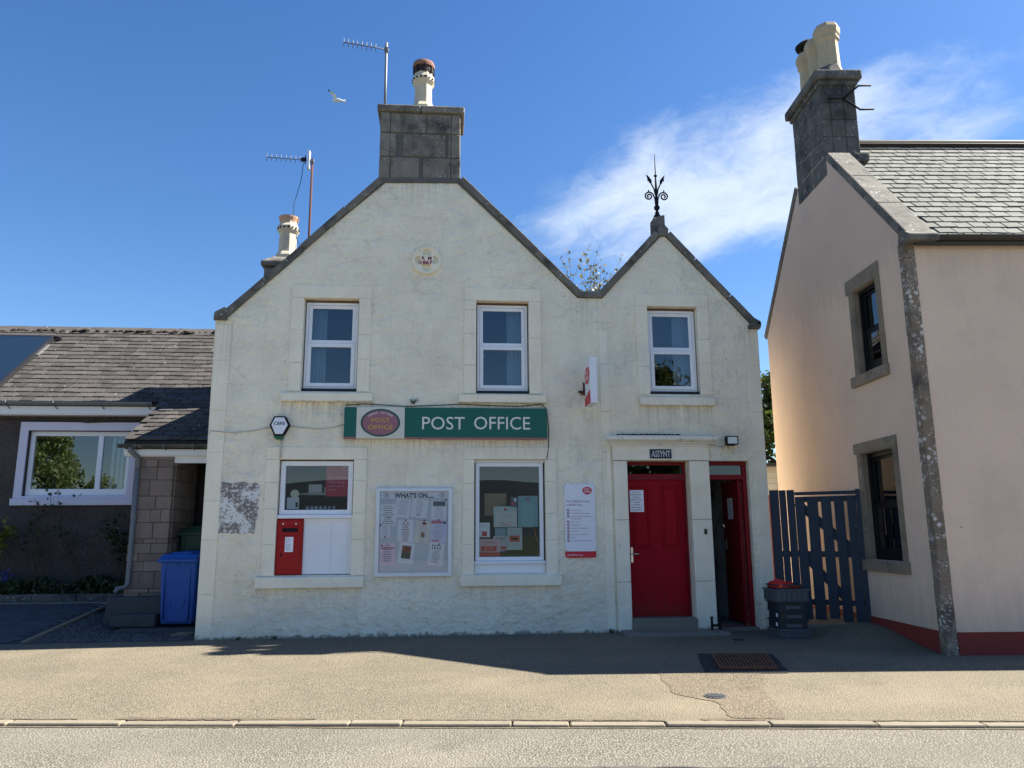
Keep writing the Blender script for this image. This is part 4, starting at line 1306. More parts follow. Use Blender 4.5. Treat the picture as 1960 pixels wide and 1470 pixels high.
for x, z in ((1.785, 2.135), (2.206, 2.135), (1.785, 1.62), (2.206, 1.62), (1.785, 1.18), (2.206, 1.18)):
    mb.lathe([(0.006, 0), (0.004, 0.003)], (0, 0, 0), 8)
    for i in range(len(mb.v) - 16, len(mb.v)):
        v = mb.v[i]
        mb.v[i] = Vector((x + v.x, -0.024 - v.z, z + v.y))
mb.build('screws', M_steel, S)

# projecting sign
S = thing('projecting_sign', 'white sign with a red oval sticking out edge-on from the wall', 'sign', (2.15, -0.05, 3.29))
MB().box(2.10, 2.205, -0.55, -0.12, 3.30, 3.99).build('case', M_signw, S, bevel=0.008)
MB().box(2.094, 2.100, -0.545, -0.125, 3.305, 3.43).plate([[(-0.545, 3.43), (-0.125, 3.43), (-0.545, 3.50)]], 2.094, 2.100, 'yz').build('foot_panel', M_signr, S)
MB().plate([ellipse(-0.335, 3.745, 0.165, 0.13, 32)], 2.093, 2.100, 'yz').build('oval', M_signr, S)
mb = MB()
letters(mb, 'POST', Vector((2.0922, -0.335, 3.79)), 0, 0, h=0.058, w=0.17, bold=0.02, th=0.001, xd=(0, -1, 0), nd=(-1, 0, 0))
letters(mb, 'OFFICE', Vector((2.0922, -0.335, 3.705)), 0, 0, h=0.062, w=0.25, bold=0.02, th=0.001, xd=(0, -1, 0), nd=(-1, 0, 0))
mb.build('lettering', M_signw, S)
MB().tube([(2.12, 0.0, 3.60), (2.12, -0.13, 3.60)], 0.016, 8).box(2.09, 2.15, -0.02, -0.004, 3.50, 3.70).tube([(2.06, 0.0, 3.52), (2.12, -0.13, 3.56)], 0.012, 8).tube([(2.02, -0.01, 3.56), (2.08, -0.03, 3.55)], 0.02, 8).build('bracket', M_rust, S)

# wall post box
S = thing('post_box', 'red post box set into the boarded panel under the left shop window', 'post box', (-2.22, 0.03, 0.87))
MB().box(-2.418, -2.043, 0.015, 0.10, 0.872, 1.655).build('case', M_redp, S, bevel=0.008)
MB().box(-2.40, -2.06, 0.005, 0.016, 1.425, 1.64).build('hood', M_redp, S, bevel=0.008)
MB().box(-2.335, -2.115, 0.002, 0.006, 1.47, 1.525).build('slot', M_black, S)
MB().box(-2.35, -2.10, -0.012, 0.006, 1.528, 1.545).build('slot_lip', M_redp, S, bevel=0.004)
MB().box(-2.39, -2.07, 0.006, 0.0155, 0.89, 1.415).build('door', M_redp, S, bevel=0.006)
pl_ = MB().box(-2.288, -2.172, 0.001, 0.006, 1.19, 1.40).build('collection_plate', M_paper, S)
mb = MB()
for k in range(9):
    wd = [0.05, 0.07, 0.06, 0.03, 0.075, 0.06, 0.07, 0.05, 0.08][k]
    mb.box(-2.278, -2.278 + wd, -0.0005, 0.001, 1.375 - k * 0.02, 1.383 - k * 0.02)
mb.build('print', M_print, pl_)
mb = MB()
for x in (-2.325, -2.145):
    mb.box(x - 0.008, x + 0.008, 0.0, 0.006, 1.575, 1.60)
mb.build('emblem_studs', M_chrome, S)
MB().box(-2.345, -2.325, 0.0, 0.007, 1.13, 1.17).build('keyhole', M_black, S)

# what's-on notice board with its notices
S = thing('notice_board', "glazed aluminium notice board headed WHAT'S ON between the two shop windows", 'notice board', (-0.455, -0.03, 0.83))
MB().plate(frame_loops(-1.008, 0.100, 0.828, 2.100, 0.058, 0.062), -0.062, -0.004).build('frame', M_alu, S, bevel=0.008)
MB().box(-0.955, 0.047, -0.022, -0.006, 0.885, 2.045).build('back_panel', M_board, S)
hp = MB().box(-0.945, 0.037, -0.027, -0.022, 1.942, 2.036).build('header', M_paper, S)
mb = MB()
letters(mb, "WHAT'S ON.....", -0.457, 1.988, -0.0285, h=0.070, w=0.575, bold=0.035, th=0.001)
mb.build('lettering', M_black2, hp)
mb = MB()
for x in (-0.862, -0.05):
    mb.plate([ellipse(x, 1.988, 0.042, 0.032, 24), ellipse(x, 1.988, 0.037, 0.027, 24)], -0.0285, -0.027)
    mb.plate([[(x - 0.006, 1.97), (x + 0.004, 1.97), (x + 0.006, 1.995), (x + 0.022, 2.006), (x + 0.004, 2.008), (x - 0.010, 1.998)]], -0.0285, -0.027)
mb.build('emblem', M_black2, hp)
MB().box(-0.955, 0.047, -0.052, -0.049, 0.885, 2.045).build('cover_pane', M_cov, S)
MB().lathe([(0.012, 0), (0.010, 0.006)], (-0.46, -0.063, 0.858), 10).build('lock', M_steel, S)

def notice(c, w, h, ang, lines, label, paper=M_paper, y=-0.028, ink=M_print, title=None, pics=(), pins=(), wide=0.78, cat='notice', group='notices on the board', big=(), lh=None, top=0.08):
    """a sheet of paper with printed lines; ang in degrees, positive turns it clockwise at the foot"""
    o = thing('notice', label, cat, (c[0], y, c[1] - h / 2), group=group)
    ca, sa = math.cos(R(ang)), math.sin(R(ang))
    def P(u, v):
        return (c[0] + u * ca - v * sa, c[1] + u * sa + v * ca)
    def slab(mb, u0, u1, v0, v1, ya, yb):
        mb.plate([[P(u0, v0), P(u1, v0), P(u1, v1), P(u0, v1)]], ya, yb)
    mb = MB()
    slab(mb, -w / 2, w / 2, -h / 2, h / 2, y, y + 0.0012)
    mb.build('sheet', paper, o)
    rr = random.Random(len(label) * 7 + int(w * 1000))
    mb = MB()
    step = lh or h * 0.8 / max(lines, 1)
    v = h / 2 - h * top
    for k in range(lines):
        ln = w * wide * rr.uniform(0.55, 1.0)
        th = min(step * 0.42, 0.011)
        if ln > 0.02:
            u = -ln / 2
            while u < ln / 2 - 0.004:                         # broken into words
                wl = rr.uniform(0.012, 0.034)
                slab(mb, u, min(u + wl, ln / 2), v - th, v, y - 0.0006, y)
                u += wl + 0.006
        v -= step
    if mb.v:
        mb.build('print', ink, o)
    for (u0, u1, v0, v1, m) in pics:
        mb = MB()
        slab(mb, u0 * w - w / 2, u1 * w - w / 2, v0 * h - h / 2, v1 * h - h / 2, y - 0.0010, y)
        mb.build('picture', m, o)
    for (s_, v, hh, m) in big:
        mb = MB()
        q = P(0, v * h - h / 2)
        letters(mb, s_, q[0], q[1], y - 0.0012, h=hh, ang=R(ang), bold=0.015, th=0.0006)
        mb.build('heading', m, o)
    for (x, z, m) in pins:
        mb = MB().lathe([(0.011, 0), (0.013, 0.004), (0.010, 0.009)], (0, 0, 0), 12)
        mb.v = [Vector((x + q.x, y - 0.001 - q.z, z + q.y)) for q in mb.v]
        mb.build('pin', m, o)
    return o
M_pinr, M_pinb = flat('red pin', (0.25, 0.02, 0.03), 0.4), flat('black pin', (0.02, 0.02, 0.03), 0.4)
M_photo = mat('grey photograph', (0.10, 0.12, 0.15), 0.6, var=0.5, vscale=40, grain=0.3, gscale=150)
M_horse = mat('brown photograph', (0.26, 0.15, 0.07), 0.6, var=0.6, vscale=60, grain=0.4, gscale=150)
M_flyr = mat('dark red flyer', (0.20, 0.012, 0.015), 0.5, var=0.3, vscale=30)
M_flyd = mat('dark green flyer', (0.02, 0.03, 0.03), 0.5, var=0.3, vscale=30)
M_pinkp = flat('pink print', (0.60, 0.16, 0.22), 0.6)
notice((-0.829, 1.708), 0.229, 0.306, 0.7, 8, 'white sheet of opening hours at the upper left of the notice board', pins=[(-0.826, 1.672, M_pinb)], ink=M_softblack, big=[('Opening Hours', 0.90, 0.013, M_black2)], top=0.18)
notice((-0.619, 1.800), 0.214, 0.269, -8.1, 15, 'tilted closely printed programme sheet under WHAT\'S of the board heading', y=-0.0305)
notice((-0.378, 1.798), 0.231, 0.273, -8.3, 9, 'tilted faintly printed sheet with a small sketch at its foot, under the word ON', wide=0.5, pics=[(0.36, 0.62, 0.10, 0.20, M_print)])
notice((-0.093, 1.775), 0.221, 0.278, -0.9, 12, 'sheet with a grey photograph across its top at the upper right of the notice board', pics=[(0.10, 0.92, 0.70, 0.95, M_photo)], top=0.34, lh=0.014, pins=[(0.001, 1.916, M_pinb)])
notice((-0.864, 1.461), 0.140, 0.164, -1.4, 6, 'smallest notice, a little sheet with a red pin at the left edge of the board', pins=[(-0.870, 1.391, M_pinr), (-0.934, 1.561, M_pinb)], ink=M_print)
notice((-0.575, 1.477), 0.228, 0.322, 0.7, 11, 'white sheet with red lines of dates under a red pin in the middle row', ink=flat('maroon type', (0.25, 0.05, 0.08), 0.6), wide=0.55, pins=[(-0.572, 1.625, M_pinr)], pics=[(0.34, 0.44, 0.83, 0.88, M_flyd), (0.60, 0.70, 0.83, 0.88, M_flyd)], top=0.2)
notice((-0.326, 1.460), 0.226, 0.320, -6.0, 8, 'tilted cream sheet with a small brown photograph and a dark red motif', pins=[(-0.306, 1.624, M_pinb)], pics=[(0.42, 0.64, 0.26, 0.48, M_horse), (0.42, 0.66, 0.82, 0.94, M_flyr)], wide=0.5, top=0.24, paper=mat('cream paper', (0.74, 0.73, 0.66), 0.8))
notice((-0.093, 1.466), 0.226, 0.325, -2.6, 8, 'lilac sheet with a pink banner across its top on the right of the board', paper=M_paperb, pics=[(0.0, 0.66, 0.84, 0.97, M_pinkp), (0.70, 0.95, 0.84, 0.95, M_photo), (0.08, 0.55, 0.05, 0.12, M_pinkp)], pins=[(-0.097, 1.630, M_pinb)], top=0.24, lh=0.026)
notice((-0.826, 1.147), 0.228, 0.316, -0.5, 8, 'pink sheet with bold lines at the lower left of the notice board', paper=M_paperp, ink=flat('blue type', (0.05, 0.06, 0.18), 0.6), pins=[(-0.908, 1.268, M_pinb)], pics=[(0.06, 0.94, 0.74, 0.80, M_pinkp)], wide=0.6)
notice((-0.557, 1.164), 0.225, 0.295, -6.9, 0, 'tilted white sheet carrying a dark red and black flyer, bottom row of the board', pics=[(0.20, 0.78, 0.52, 0.84, M_flyr), (0.20, 0.78, 0.22, 0.52, M_flyd), (0.38, 0.6, 0.68, 0.72, M_paper)])
notice((-0.128, 1.140), 0.216, 0.316, -6.8, 8, 'tilted white sheet with rows of tiny black figures, lower right of the board', ink=M_softblack, wide=0.62, top=0.34, lh=0.024, pins=[(-0.088, 1.282, M_pinb)],
       pics=[(0.16 + 0.17 * i, 0.25 + 0.17 * i, 0.85 - 0.12 * j, 0.92 - 0.12 * j, M_black2) for i in range(4) for j in range(2)])

# papers on the doors
S = notice((2.915, 1.905), 0.215, 0.33, 0.0, 7, 'white opening hours sheet taped to the closed red door', y=DY + 0.010, ink=M_softblack, big=[('Opening Times', 0.90, 0.014, M_black2)], top=0.2, group='papers on the doors')
S = thing('notice', 'narrow white sheet taped to the open red side door', 'notice', (4.51, 0.55, 1.62), group='papers on the doors')
MB().box(4.512, 4.5135, 0.44, 0.66, 1.63, 1.96).build('sheet', M_paper, S)
mb = MB()
for k in range(8):
    mb.box(4.5113, 4.512, 0.47, 0.63 - 0.02 * (k % 3), 1.90 - k * 0.032, 1.91 - k * 0.032)
mb.build('print', M_print, S)

# posters inside the shop windows
S = thing('poster', 'crimson poster inside the window above the post box', 'poster', (-1.59, 0.10, 1.98))
MB().box(-1.757, -1.418, 0.100, 0.1015, 1.980, 2.432).build('sheet', mat('crimson poster', (0.42, 0.012, 0.05), 0.6), S)
mb = MB()
for i, s_ in enumerate(('Post Office\u00ae', "if the shop's", "open we're", 'open')):
    letters(mb, s_, -1.718, [2.258, 2.192, 2.137, 2.087][i], 0.0992, h=0.038, align='l', th=0.0008)
mb.build('lettering', flat('pink lettering', (0.62, 0.32, 0.38), 0.6), S)
MB().plate([ellipse(-1.478, 2.385, 0.040, 0.028, 24), ellipse(-1.478, 2.385, 0.032, 0.020, 24)], 0.0985, 0.1).build('badge', flat('pink lettering', (0.62, 0.32, 0.38), 0.6), S)
def poster(c, w, h, y, m, label, lines=6, ink=M_print, pics=(), big=(), badge=False, top=0.25):
    o = notice(c, w, h, 0.0, lines, label, paper=m, y=y, ink=ink, pics=pics, big=big, cat='poster', group='posters in the shop window', top=top)
    if badge:
        MB().plate([ellipse(c[0], c[1] + h / 2 - 0.045, 0.022, 0.017, 20)], y - 0.0012, y).build('badge', M_signr, o)
    return o
poster((1.235, 1.754), 0.300, 0.460, 0.125, M_poster, 'tall blue green poster at the right of the shop window', 12, mat('pale type', (0.40, 0.55, 0.58), 0.6), badge=True)
poster((0.896, 1.675), 0.354, 0.309, 0.150, mat('pale green card', (0.50, 0.58, 0.56), 0.7), 'pale green card with a small red badge behind the framed one in the shop window', 0, badge=True)
poster((0.904, 1.640), 0.322, 0.222, 0.135, mat('off white card', (0.62, 0.64, 0.60), 0.7), 'off white card reading available here, middle of the shop window', 2, M_print, big=[('available here', 0.14, 0.020, M_signr)], top=0.3)
poster((0.758, 1.864), 0.336, 0.337, 0.30, M_brown, 'plain brown board standing at the back left of the shop window', 0)
poster((1.026, 1.895), 0.099, 0.149, 0.145, M_photo, 'small picture card beside the tall blue green poster', 0, pics=[(0.1, 0.5, 0.2, 0.5, M_signr), (0.5, 0.9, 0.55, 0.85, M_paper)])
poster((0.585, 1.484), 0.155, 0.213, 0.140, M_paper, 'white card with a red wheelchair square at the left of the shop window', 2, pics=[(0.25, 0.72, 0.06, 0.40, M_signr)], top=0.2)
poster((0.829, 1.440), 0.173, 0.140, 0.165, M_poster, 'small teal card low in the middle of the shop window', 4)
poster((1.032, 1.352), 0.226, 0.326, 0.120, mat('grey green sheet', (0.46, 0.52, 0.52), 0.7), 'grey sheet with a red picture low in the shop window', 8, pics=[(0.16, 0.82, 0.36, 0.64, M_signr), (0.25, 0.7, 0.44, 0.56, M_pinkp)], top=0.08)
poster((0.664, 1.254), 0.310, 0.193, 0.125, mat('pinkish card', (0.62, 0.42, 0.46), 0.7), 'pink card with three red pictogram squares in the bottom left of the shop window', 2, M_signr, pics=[(0.06 + 0.26 * i, 0.29 + 0.26 * i, 0.08, 0.46, M_signr) for i in range(3)], top=0.2)
poster((0.818, 1.288), 0.200, 0.206, 0.138, mat('lilac card', (0.50, 0.50, 0.58), 0.7), 'lilac card headed available here behind the pink pictogram card', 3, M_print, big=[('AVAILABLE', 0.86, 0.022, M_black2), ('HERE', 0.70, 0.022, M_black2)], top=0.5, pics=[(0.55, 0.95, 0.08, 0.30, M_signr)])
poster((0.662, 1.128), 0.306, 0.055, 0.118, M_signr, 'red strip card along the bottom left edge of the shop window', 0)
mb = MB().tube([(1.29, 0.2, 1.62), (1.34, 0.21, 1.55), (1.35, 0.2, 1.42), (1.38, 0.2, 1.30)], 0.006, 6)
tag(mb.build('cord', flat('orange cord', (0.7, 0.12, 0.03), 0.5)), 'thin orange cord hanging inside the shop window', 'cord')

# boot scraper
S = thing('boot_scraper', 'small black iron boot scraper on the step between the two red doors', 'boot scraper', (3.94, -0.22, 0.04))
for x in (3.855, 3.975):
    MB().tube([(x, -0.22, 0.03), (x, -0.22, 0.20), (x, -0.22, 0.23)], [0.02, 0.017, 0.026], 8).build('post', M_black, S)
MB().box(3.858, 3.972, -0.226, -0.214, 0.09, 0.125).build('blade', M_black, S)

# roof finial
S = thing('roof_finial', 'black wrought iron finial with scrolls on the apex of the small gable', 'finial', (3.43, 0.17, 6.28))
MB().hexa([(3.338, 0.06, 6.20), (3.522, 0.06, 6.20), (3.522, 0.30, 6.20), (3.338, 0.30, 6.20), (3.338, 0.06, 6.48), (3.522, 0.06, 6.53), (3.522, 0.30, 6.53), (3.338, 0.30, 6.48)]).build('base_block', M_cope, S, bevel=0.01)
MB().lathe([(0.07, 0.0), (0.045, 0.05), (0.025, 0.06), (0.040, 0.085), (0.022, 0.10), (0.024, 0.13), (0.046, 0.15), (0.048, 0.19), (0.030, 0.21), (0.028, 0.25), (0.036, 0.26), (0.022, 0.285), (0.020, 0.50), (0.013, 0.72), (0.012, 0.74)], (3.43, 0.17, 6.52), 12, smooth=True).build('stem', M_black, S)
MB().tube([(3.43, 0.17, 7.24), (3.43, 0.17, 7.64)], [0.010, 0.006], 8).lathe([(0.008, 0), (0.032, 0.015), (0.030, 0.03), (0.008, 0.04)], (3.43, 0.17, 7.24), 8).build('spike', M_black, S)
for sx in (-1, 1):
    pts = []
    for i in range(34):
        t = i / 33
        a = R(20 + 600 * t)
        r_ = 0.078 * (1 - 0.80 * t)
        pts.append((3.43 + sx * (0.125 - r_ * math.cos(a) * 1.0), 0.17, 6.895 + r_ * math.sin(a)))
    pts = [(3.43 + sx * 0.015, 0.17, 6.78), (3.43 + sx * 0.03, 0.17, 6.87)] + pts
    MB().tube(pts, 0.0125, 8).build('scroll', M_black, S)
    MB().tube([(3.43 + sx * 0.015, 0.17, 6.92), (3.43 + sx * 0.035, 0.17, 7.03), (3.43 + sx * 0.085, 0.17, 7.13)], 0.012, 8).build('stalk', M_black, S)
    lf = [(0.07, 7.13), (0.075, 7.19), (0.095, 7.20), (0.10, 7.22), (0.155, 7.275), (0.135, 7.20), (0.14, 7.175), (0.115, 7.165), (0.105, 7.13), (0.09, 7.14)]
    MB().plate([[(3.43 + sx * a, b) for a, b in lf]], 0.155, 0.185).build('leaf', M_black, S)
    MB().plate([[(3.43 + sx * a, b) for a, b in ((0.115, 6.965), (0.14, 6.975), (0.135, 6.99), (0.128, 7.015), (0.12, 6.99))]], 0.158, 0.182).build('bud', M_black, S)

# aerials
def aerial(name, label, base, top, m, boom_z, x_end, el, tiltz, refl):
    o = thing(name, label, 'aerial', base)
    MB().tube([base, (base[0], base[1], top)], 0.022, 10).build('mast', m, o)
    bx, by = base[0], base[1] - 0.04
    p0, p1 = Vector((bx + 0.05, by, boom_z)), Vector((x_end, by - 0.02, boom_z + tiltz))
    MB().tube([p0, p1], 0.010, 6).box(bx - 0.03, bx + 0.03, by - 0.03, by + 0.05, boom_z - 0.035, boom_z + 0.035).build('boom', M_grey, o)
    for k in range(el):
        t = 0.30 + 0.70 * k / (el - 1)
        p = p0.lerp(p1, t)
        MB().tube([p + Vector((0.0, 0.0, -0.075)), p + Vector((0.0, 0.0, 0.075))], 0.006, 5).build('rod', M_steel, o)
    if refl:
        p = p0.lerp(p1, 0.13)
        MB().box(p.x - 0.012, p.x + 0.03, p.y - 0.06, p.y + 0.06, p.z - 0.19, p.z + 0.19).build('reflector', M_signw, o)
        p = p0.lerp(p1, 0.23)
        MB().box(p.x - 0.05, p.x + 0.05, p.y - 0.02, p.y + 0.02, p.z - 0.03, p.z + 0.04).tube([p + Vector((0.03, 0, -0.09)), p + Vector((0.03, 0, 0.09))], 0.012, 6).build('dipole', M_black, o)
        q = p
        MB().tube([q, q + Vector((-0.03, 0.02, -0.4)), q + Vector((-0.16, 0.05, -0.95)), q + Vector((-0.13, 0.05, -1.5)), q + Vector((0.06, 0.06, -1.95))], 0.007, 6).build('aerial_lead', M_dcable, o)
    return o
aerial('television_aerial', 'grey television aerial on the pole beside the central chimney pot', (-1.085, 0.50, 8.10), 9.72, M_steel, 9.56, -1.80, 8, 0.09, False)
aerial('television_aerial', 'television aerial with white reflector on a rusty pole behind the left roof slope', (-2.72, 3.05, 5.1), 8.82, M_rust, 8.76, -3.60, 8, 0.03, True)

# ------------------------------------------------------------------ cottage on the left
CT = thing('cottage', 'low brown roughcast cottage with a grey slate roof and lilac window surround', 'building', (-6.8, 3.2, 0.3))
CW = (-7.61, -5.80, 2.145, 3.335)
mb = MB().plate([rect(-13.0, -3.5, -0.1, 3.72), rect(*CW)], 3.2, 3.5)
mb.box(-13.0, -3.5, 7.6, 7.9, -0.1, 3.8)
mb.plate([[(3.5, -0.1), (7.6, -0.1), (7.6, 3.8), (5.47, 5.62), (3.5, 3.9)]], -3.78, -3.5, 'yz')
mb.plate([[(3.5, -0.1), (7.6, -0.1), (7.6, 3.8), (5.47, 5.62), (3.5, 3.9)]], -13.0, -12.7, 'yz')
mb.build('wall', M_roughcast, CT)
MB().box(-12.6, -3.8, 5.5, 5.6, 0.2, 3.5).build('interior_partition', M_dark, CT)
# lilac margin and window
MB().plate([[(-7.755, 1.985), (-5.66, 1.985), (-5.66, 3.49), (-7.755, 3.49)], rect(*CW)], 3.17, 3.2).build('window_surround', M_lilac, CT, bevel=0.006)
MB().box(-7.78, -5.64, 3.13, 3.17, 1.975, 2.10).build('window_sill', M_lilac, CT, bevel=0.01)
w = MB().plate([rect(-7.605, -5.805, 2.15, 3.33), rect(-7.525, -6.405, 2.275, 3.245), rect(-6.315, -5.885, 2.275, 3.245)], 3.27, 3.34).build('window', M_upvc, CT, bevel=0.008)
MB().box(-7.53, -6.40, 3.30, 3.306, 2.27, 3.25).build('pane', M_glass, w)
MB().box(-6.32, -5.88, 3.30, 3.306, 2.27, 3.25).build('pane', M_glass, w)
MB().box(-7.608, -5.802, 3.22, 3.28, 2.10, 2.148).build('sill_rail', M_upvc, w, bevel=0.005)
mb = MB()
for k in range(6):
    mb.box(-6.22 + 0.085 * k, -6.16 + 0.085 * k, 3.44 + 0.02 * (k % 2), 3.445 + 0.02 * (k % 2), 2.2, 3.3)
mb.build('blind', M_curt, CT)
# main roof
pit = math.atan(0.78)
fr = slope_frame((-13.2, 2.93, 3.80), (1, 0, 0), (0, math.cos(pit), math.sin(pit)))
fr_loc = (fr[0] - Vector((-6.8, 3.2, 0.3)), fr[1], fr[2], fr[3])
slen = 2.54 / math.cos(pit)
def roof_slab(fr, u0, u1, s0, s1, t=0.06):
    p, ex, es, en = fr
    a, b, c, d = p + ex * u0 + es * s0, p + ex * u1 + es * s0, p + ex * u1 + es * s1, p + ex * u0 + es * s1
    return MB().hexa([q - en * t for q in (a, b, c, d)] + [a, b, c, d])
roof_slab(fr, 0, 9.72, 0.0, slen).build('roof', M_felt, CT)
fr_b = slope_frame((-3.5, 8.0, 3.85), (-1, 0, 0), (0, -2.53, 1.93))
roof_slab(fr_b, 0, 9.6, 0.0, 3.18).build('roof', M_felt, CT)
slate_roof(CT, fr_loc, 0, 9.74, 18, 0.181, 0.265, M_slate, lambda u, s: 4.78 + 0.0 * s < u < 8.55, 'cottage', seed=5, t=0.016)
mb = MB()
o_ridge = None
x = -13.2
while x < -3.6:
    MB().plate([[(5.47 - 0.15, 5.70), (5.47, 5.835), (5.47 + 0.15, 5.70), (5.47 + 0.13, 5.69), (5.47, 5.80), (5.47 - 0.13, 5.69)]], x + 0.006, x + 0.44, 'yz').build('ridge_tile', M_dkstone, CT, bevel=0.006)
    x += 0.45
mb = MB()
rr = random.Random(11)
for k in range(130):
    x = rr.uniform(-10.5, -3.6)
    mb.lathe([(rr.uniform(0.03, 0.06), 0), (0.03, rr.uniform(0.015, 0.035)), (0.01, 0.04)], (x, 5.47 + rr.uniform(-0.09, 0.0), 5.79 + rr.uniform(-0.04, 0.02)), 6, rr.random(), sx=1.6)
mb.build('moss', mat('brown ridge moss', (0.032, 0.022, 0.014), 1.0, var=0.3, vscale=20), CT, kind='stuff')
# fascia and gutter
MB().box(-13.2, -5.30, 2.98, 3.02, 3.62, 3.775).build('fascia', M_white, CT, bevel=0.004)
MB().box(-13.2, -5.30, 3.0, 3.2, 3.60, 3.625).build('soffit', M_white, CT)
def gutter(x0, x1, y, z, r, m, parent, name='gutter'):
    pts_o = [(y + r * math.cos(R(180 + 180 * i / 10)), z + r * math.sin(R(180 + 180 * i / 10))) for i in range(11)]
    pts_i = [(y + (r - 0.006) * math.cos(R(180 + 180 * i / 10)), z + (r - 0.006) * math.sin(R(180 + 180 * i / 10))) for i in range(11)]
    o = MB().plate([pts_o + pts_i[::-1]], x0, x1, 'yz').build(name, m, parent)
    return o
gt = gutter(-13.2, -5.36, 2.915, 3.825, 0.062, M_grey, CT)
for k in range(9):
    x = -12.0 + 0.82 * k
    MB().tube([(x, 2.85, 3.83), (x, 2.855, 3.77), (x, 2.93, 3.75), (x + 0.03, 2.975, 3.70)], 0.008, 6).build('gutter_bracket', M_grey, gt)
# porch
MB().box(-5.05, -4.44, 1.58, 3.19, 0.0, 2.72).build('porch_wall', mat('pier mortar', (0.10, 0.082, 0.07), 1.0, grain=0.2), CT)
rr = random.Random(4)
z = 0.42
row = 0
while z < 2.68:
    h = rr.choice([0.07, 0.12, 0.16, 0.21, 0.26])
    h = min(h, 2.70 - z)
    x = -5.055
    first = True
    while x < -4.44:
        wd = rr.uniform(0.16, 0.42)
        if -4.435 - (x + wd) < 0.12:
            wd = -4.435 - x
        MB().box(x + 0.002, x + wd - 0.002, 1.545 - rr.uniform(0, 0.022), 1.60, z + 0.002, z + h - 0.002).build('stone_block', M_pinkstone, CT, bevel=0.010)
        x += wd
    y = 1.60
    while y < 2.66:
        wd = min(rr.uniform(0.2, 0.4), 2.68 - y)
        MB().box(-4.46, -4.418 + rr.uniform(0, 0.012), y + 0.004, y + wd - 0.004, z + 0.004, z + h - 0.004).build('stone_block', M_pinkstone, CT, bevel=0.008)
        y += wd
    z += h
MB().box(-4.43, -3.47, 2.75, 2.85, 0.4, 2.75).build('porch_back_wall', mat('dark porch paint', (0.02, 0.018, 0.017), 0.8), CT)
pd = MB().plate([rect(-4.36, -3.62, 0.55, 2.62), rect(-4.26, -4.12, 1.05, 2.50)], 2.71, 2.75).build('porch_door', flat('dark brown door', (0.018, 0.014, 0.012), 0.4), CT, bevel=0.006)
for z0, z1 in ((1.06, 1.30), (1.36, 1.80), (1.86, 2.49)):
    MB().box(-4.255, -4.125, 2.735, 2.74, z0, z1).build('pane', M_glass, pd)
fr2 = slope_frame((-5.20, 1.40, 2.93), (1, 0, 0), (0, 1.75, 1.05))
fr2l = (fr2[0] - Vector((-6.8, 3.2, 0.3)), fr2[1], fr2[2], fr2[3])
roof_slab(fr2, 0.0, 1.73, 0.0, 2.04, 0.05).build('porch_roof', M_felt, CT)
slate_roof(CT, fr2l, 0.0, 1.73, 11, 0.175, 0.235, M_slate, lambda u, s: u < 1.6, 'porch', name='porch_slate', seed=9, t=0.017)
MB().plate([[(1.45, 2.90), (3.19, 3.92), (3.19, 3.62), (1.55, 2.72)]], -5.20, -5.06, 'yz').build('porch_gable', M_roughcast, CT)
MB().box(-5.21, -3.47, 1.46, 1.50, 2.72, 2.815).build('porch_fascia', M_white, CT, bevel=0.004)
MB().box(-5.21, -3.47, 1.50, 1.60, 2.70, 2.725).build('porch_soffit', M_white, CT)
MB().box(-5.05, -3.47, 1.56, 1.66, 2.60, 2.70).build('porch_lintel', M_white, CT)
gt = gutter(-5.27, -3.47, 1.375, 2.885, 0.058, M_dkstone, CT, 'porch_gutter')
for k in range(4):
    MB().tube([(-5.0 + 0.45 * k, 1.32, 2.89), (-5.0 + 0.45 * k, 1.33, 2.83), (-5.0 + 0.45 * k, 1.45, 2.80)], 0.008, 6).build('gutter_bracket', M_grey, gt)
dp = MB().tube([(-5.08, 1.375, 2.84), (-5.08, 1.38, 2.78), (-5.02, 1.43, 2.72), (-4.985, 1.50, 2.66), (-4.985, 1.505, 2.5)], 0.042, 10).tube([(-4.985, 1.505, 2.55), (-4.985, 1.505, 0.78), (-4.985, 1.505, 0.68), (-5.03, 1.47, 0.63), (-5.10, 1.40, 0.62), (-5.12, 1.38, 0.56)], 0.036, 10).build('downpipe', M_grey, CT)
for z in (2.52, 1.70, 0.95):
    MB().lathe([(0.044, 0), (0.044, 0.06)], (-4.985, 1.505, z), 10).build('pipe_collar', M_grey, dp)
# wallhead chimney on the left side of the post office, rising behind the gable
CC = MB().box(-3.44, -2.76, 2.75, 3.45, 4.3, 6.42).build('chimney', M_mortar, PO)
z = 4.4
k = 0
while z < 6.40:
    h = min([0.34, 0.30, 0.36][k % 3], 6.42 - z)
    for y0, y1 in ((2.70, 3.10), (3.105, 3.5)) if k % 2 else ((2.70, 2.95), (2.955, 3.5)):
        MB().box(-3.46, -2.74, y0, y1, z + 0.003, z + h - 0.003).build('chimney_stone', M_stone, CC, bevel=0.012)
    z += h
    k += 1
MB().box(-3.52, -2.68, 2.64, 3.56, 6.42, 6.53).build('chimney_cope', M_cope, CC, bevel=0.03)
MB().hexa([(-3.50, 2.66, 6.53), (-2.70, 2.66, 6.53), (-2.70, 3.54, 6.53), (-3.50, 3.54, 6.53), (-3.34, 2.86, 6.68), (-2.88, 2.86, 6.68), (-2.88, 3.30, 6.68), (-3.34, 3.30, 6.68)]).build('mortar_flaunching', M_cope, CC, bevel=0.02)
chimney_pot(CC, (-3.12, 3.05, 6.66), 1.10, M_pot)
mb = MB()
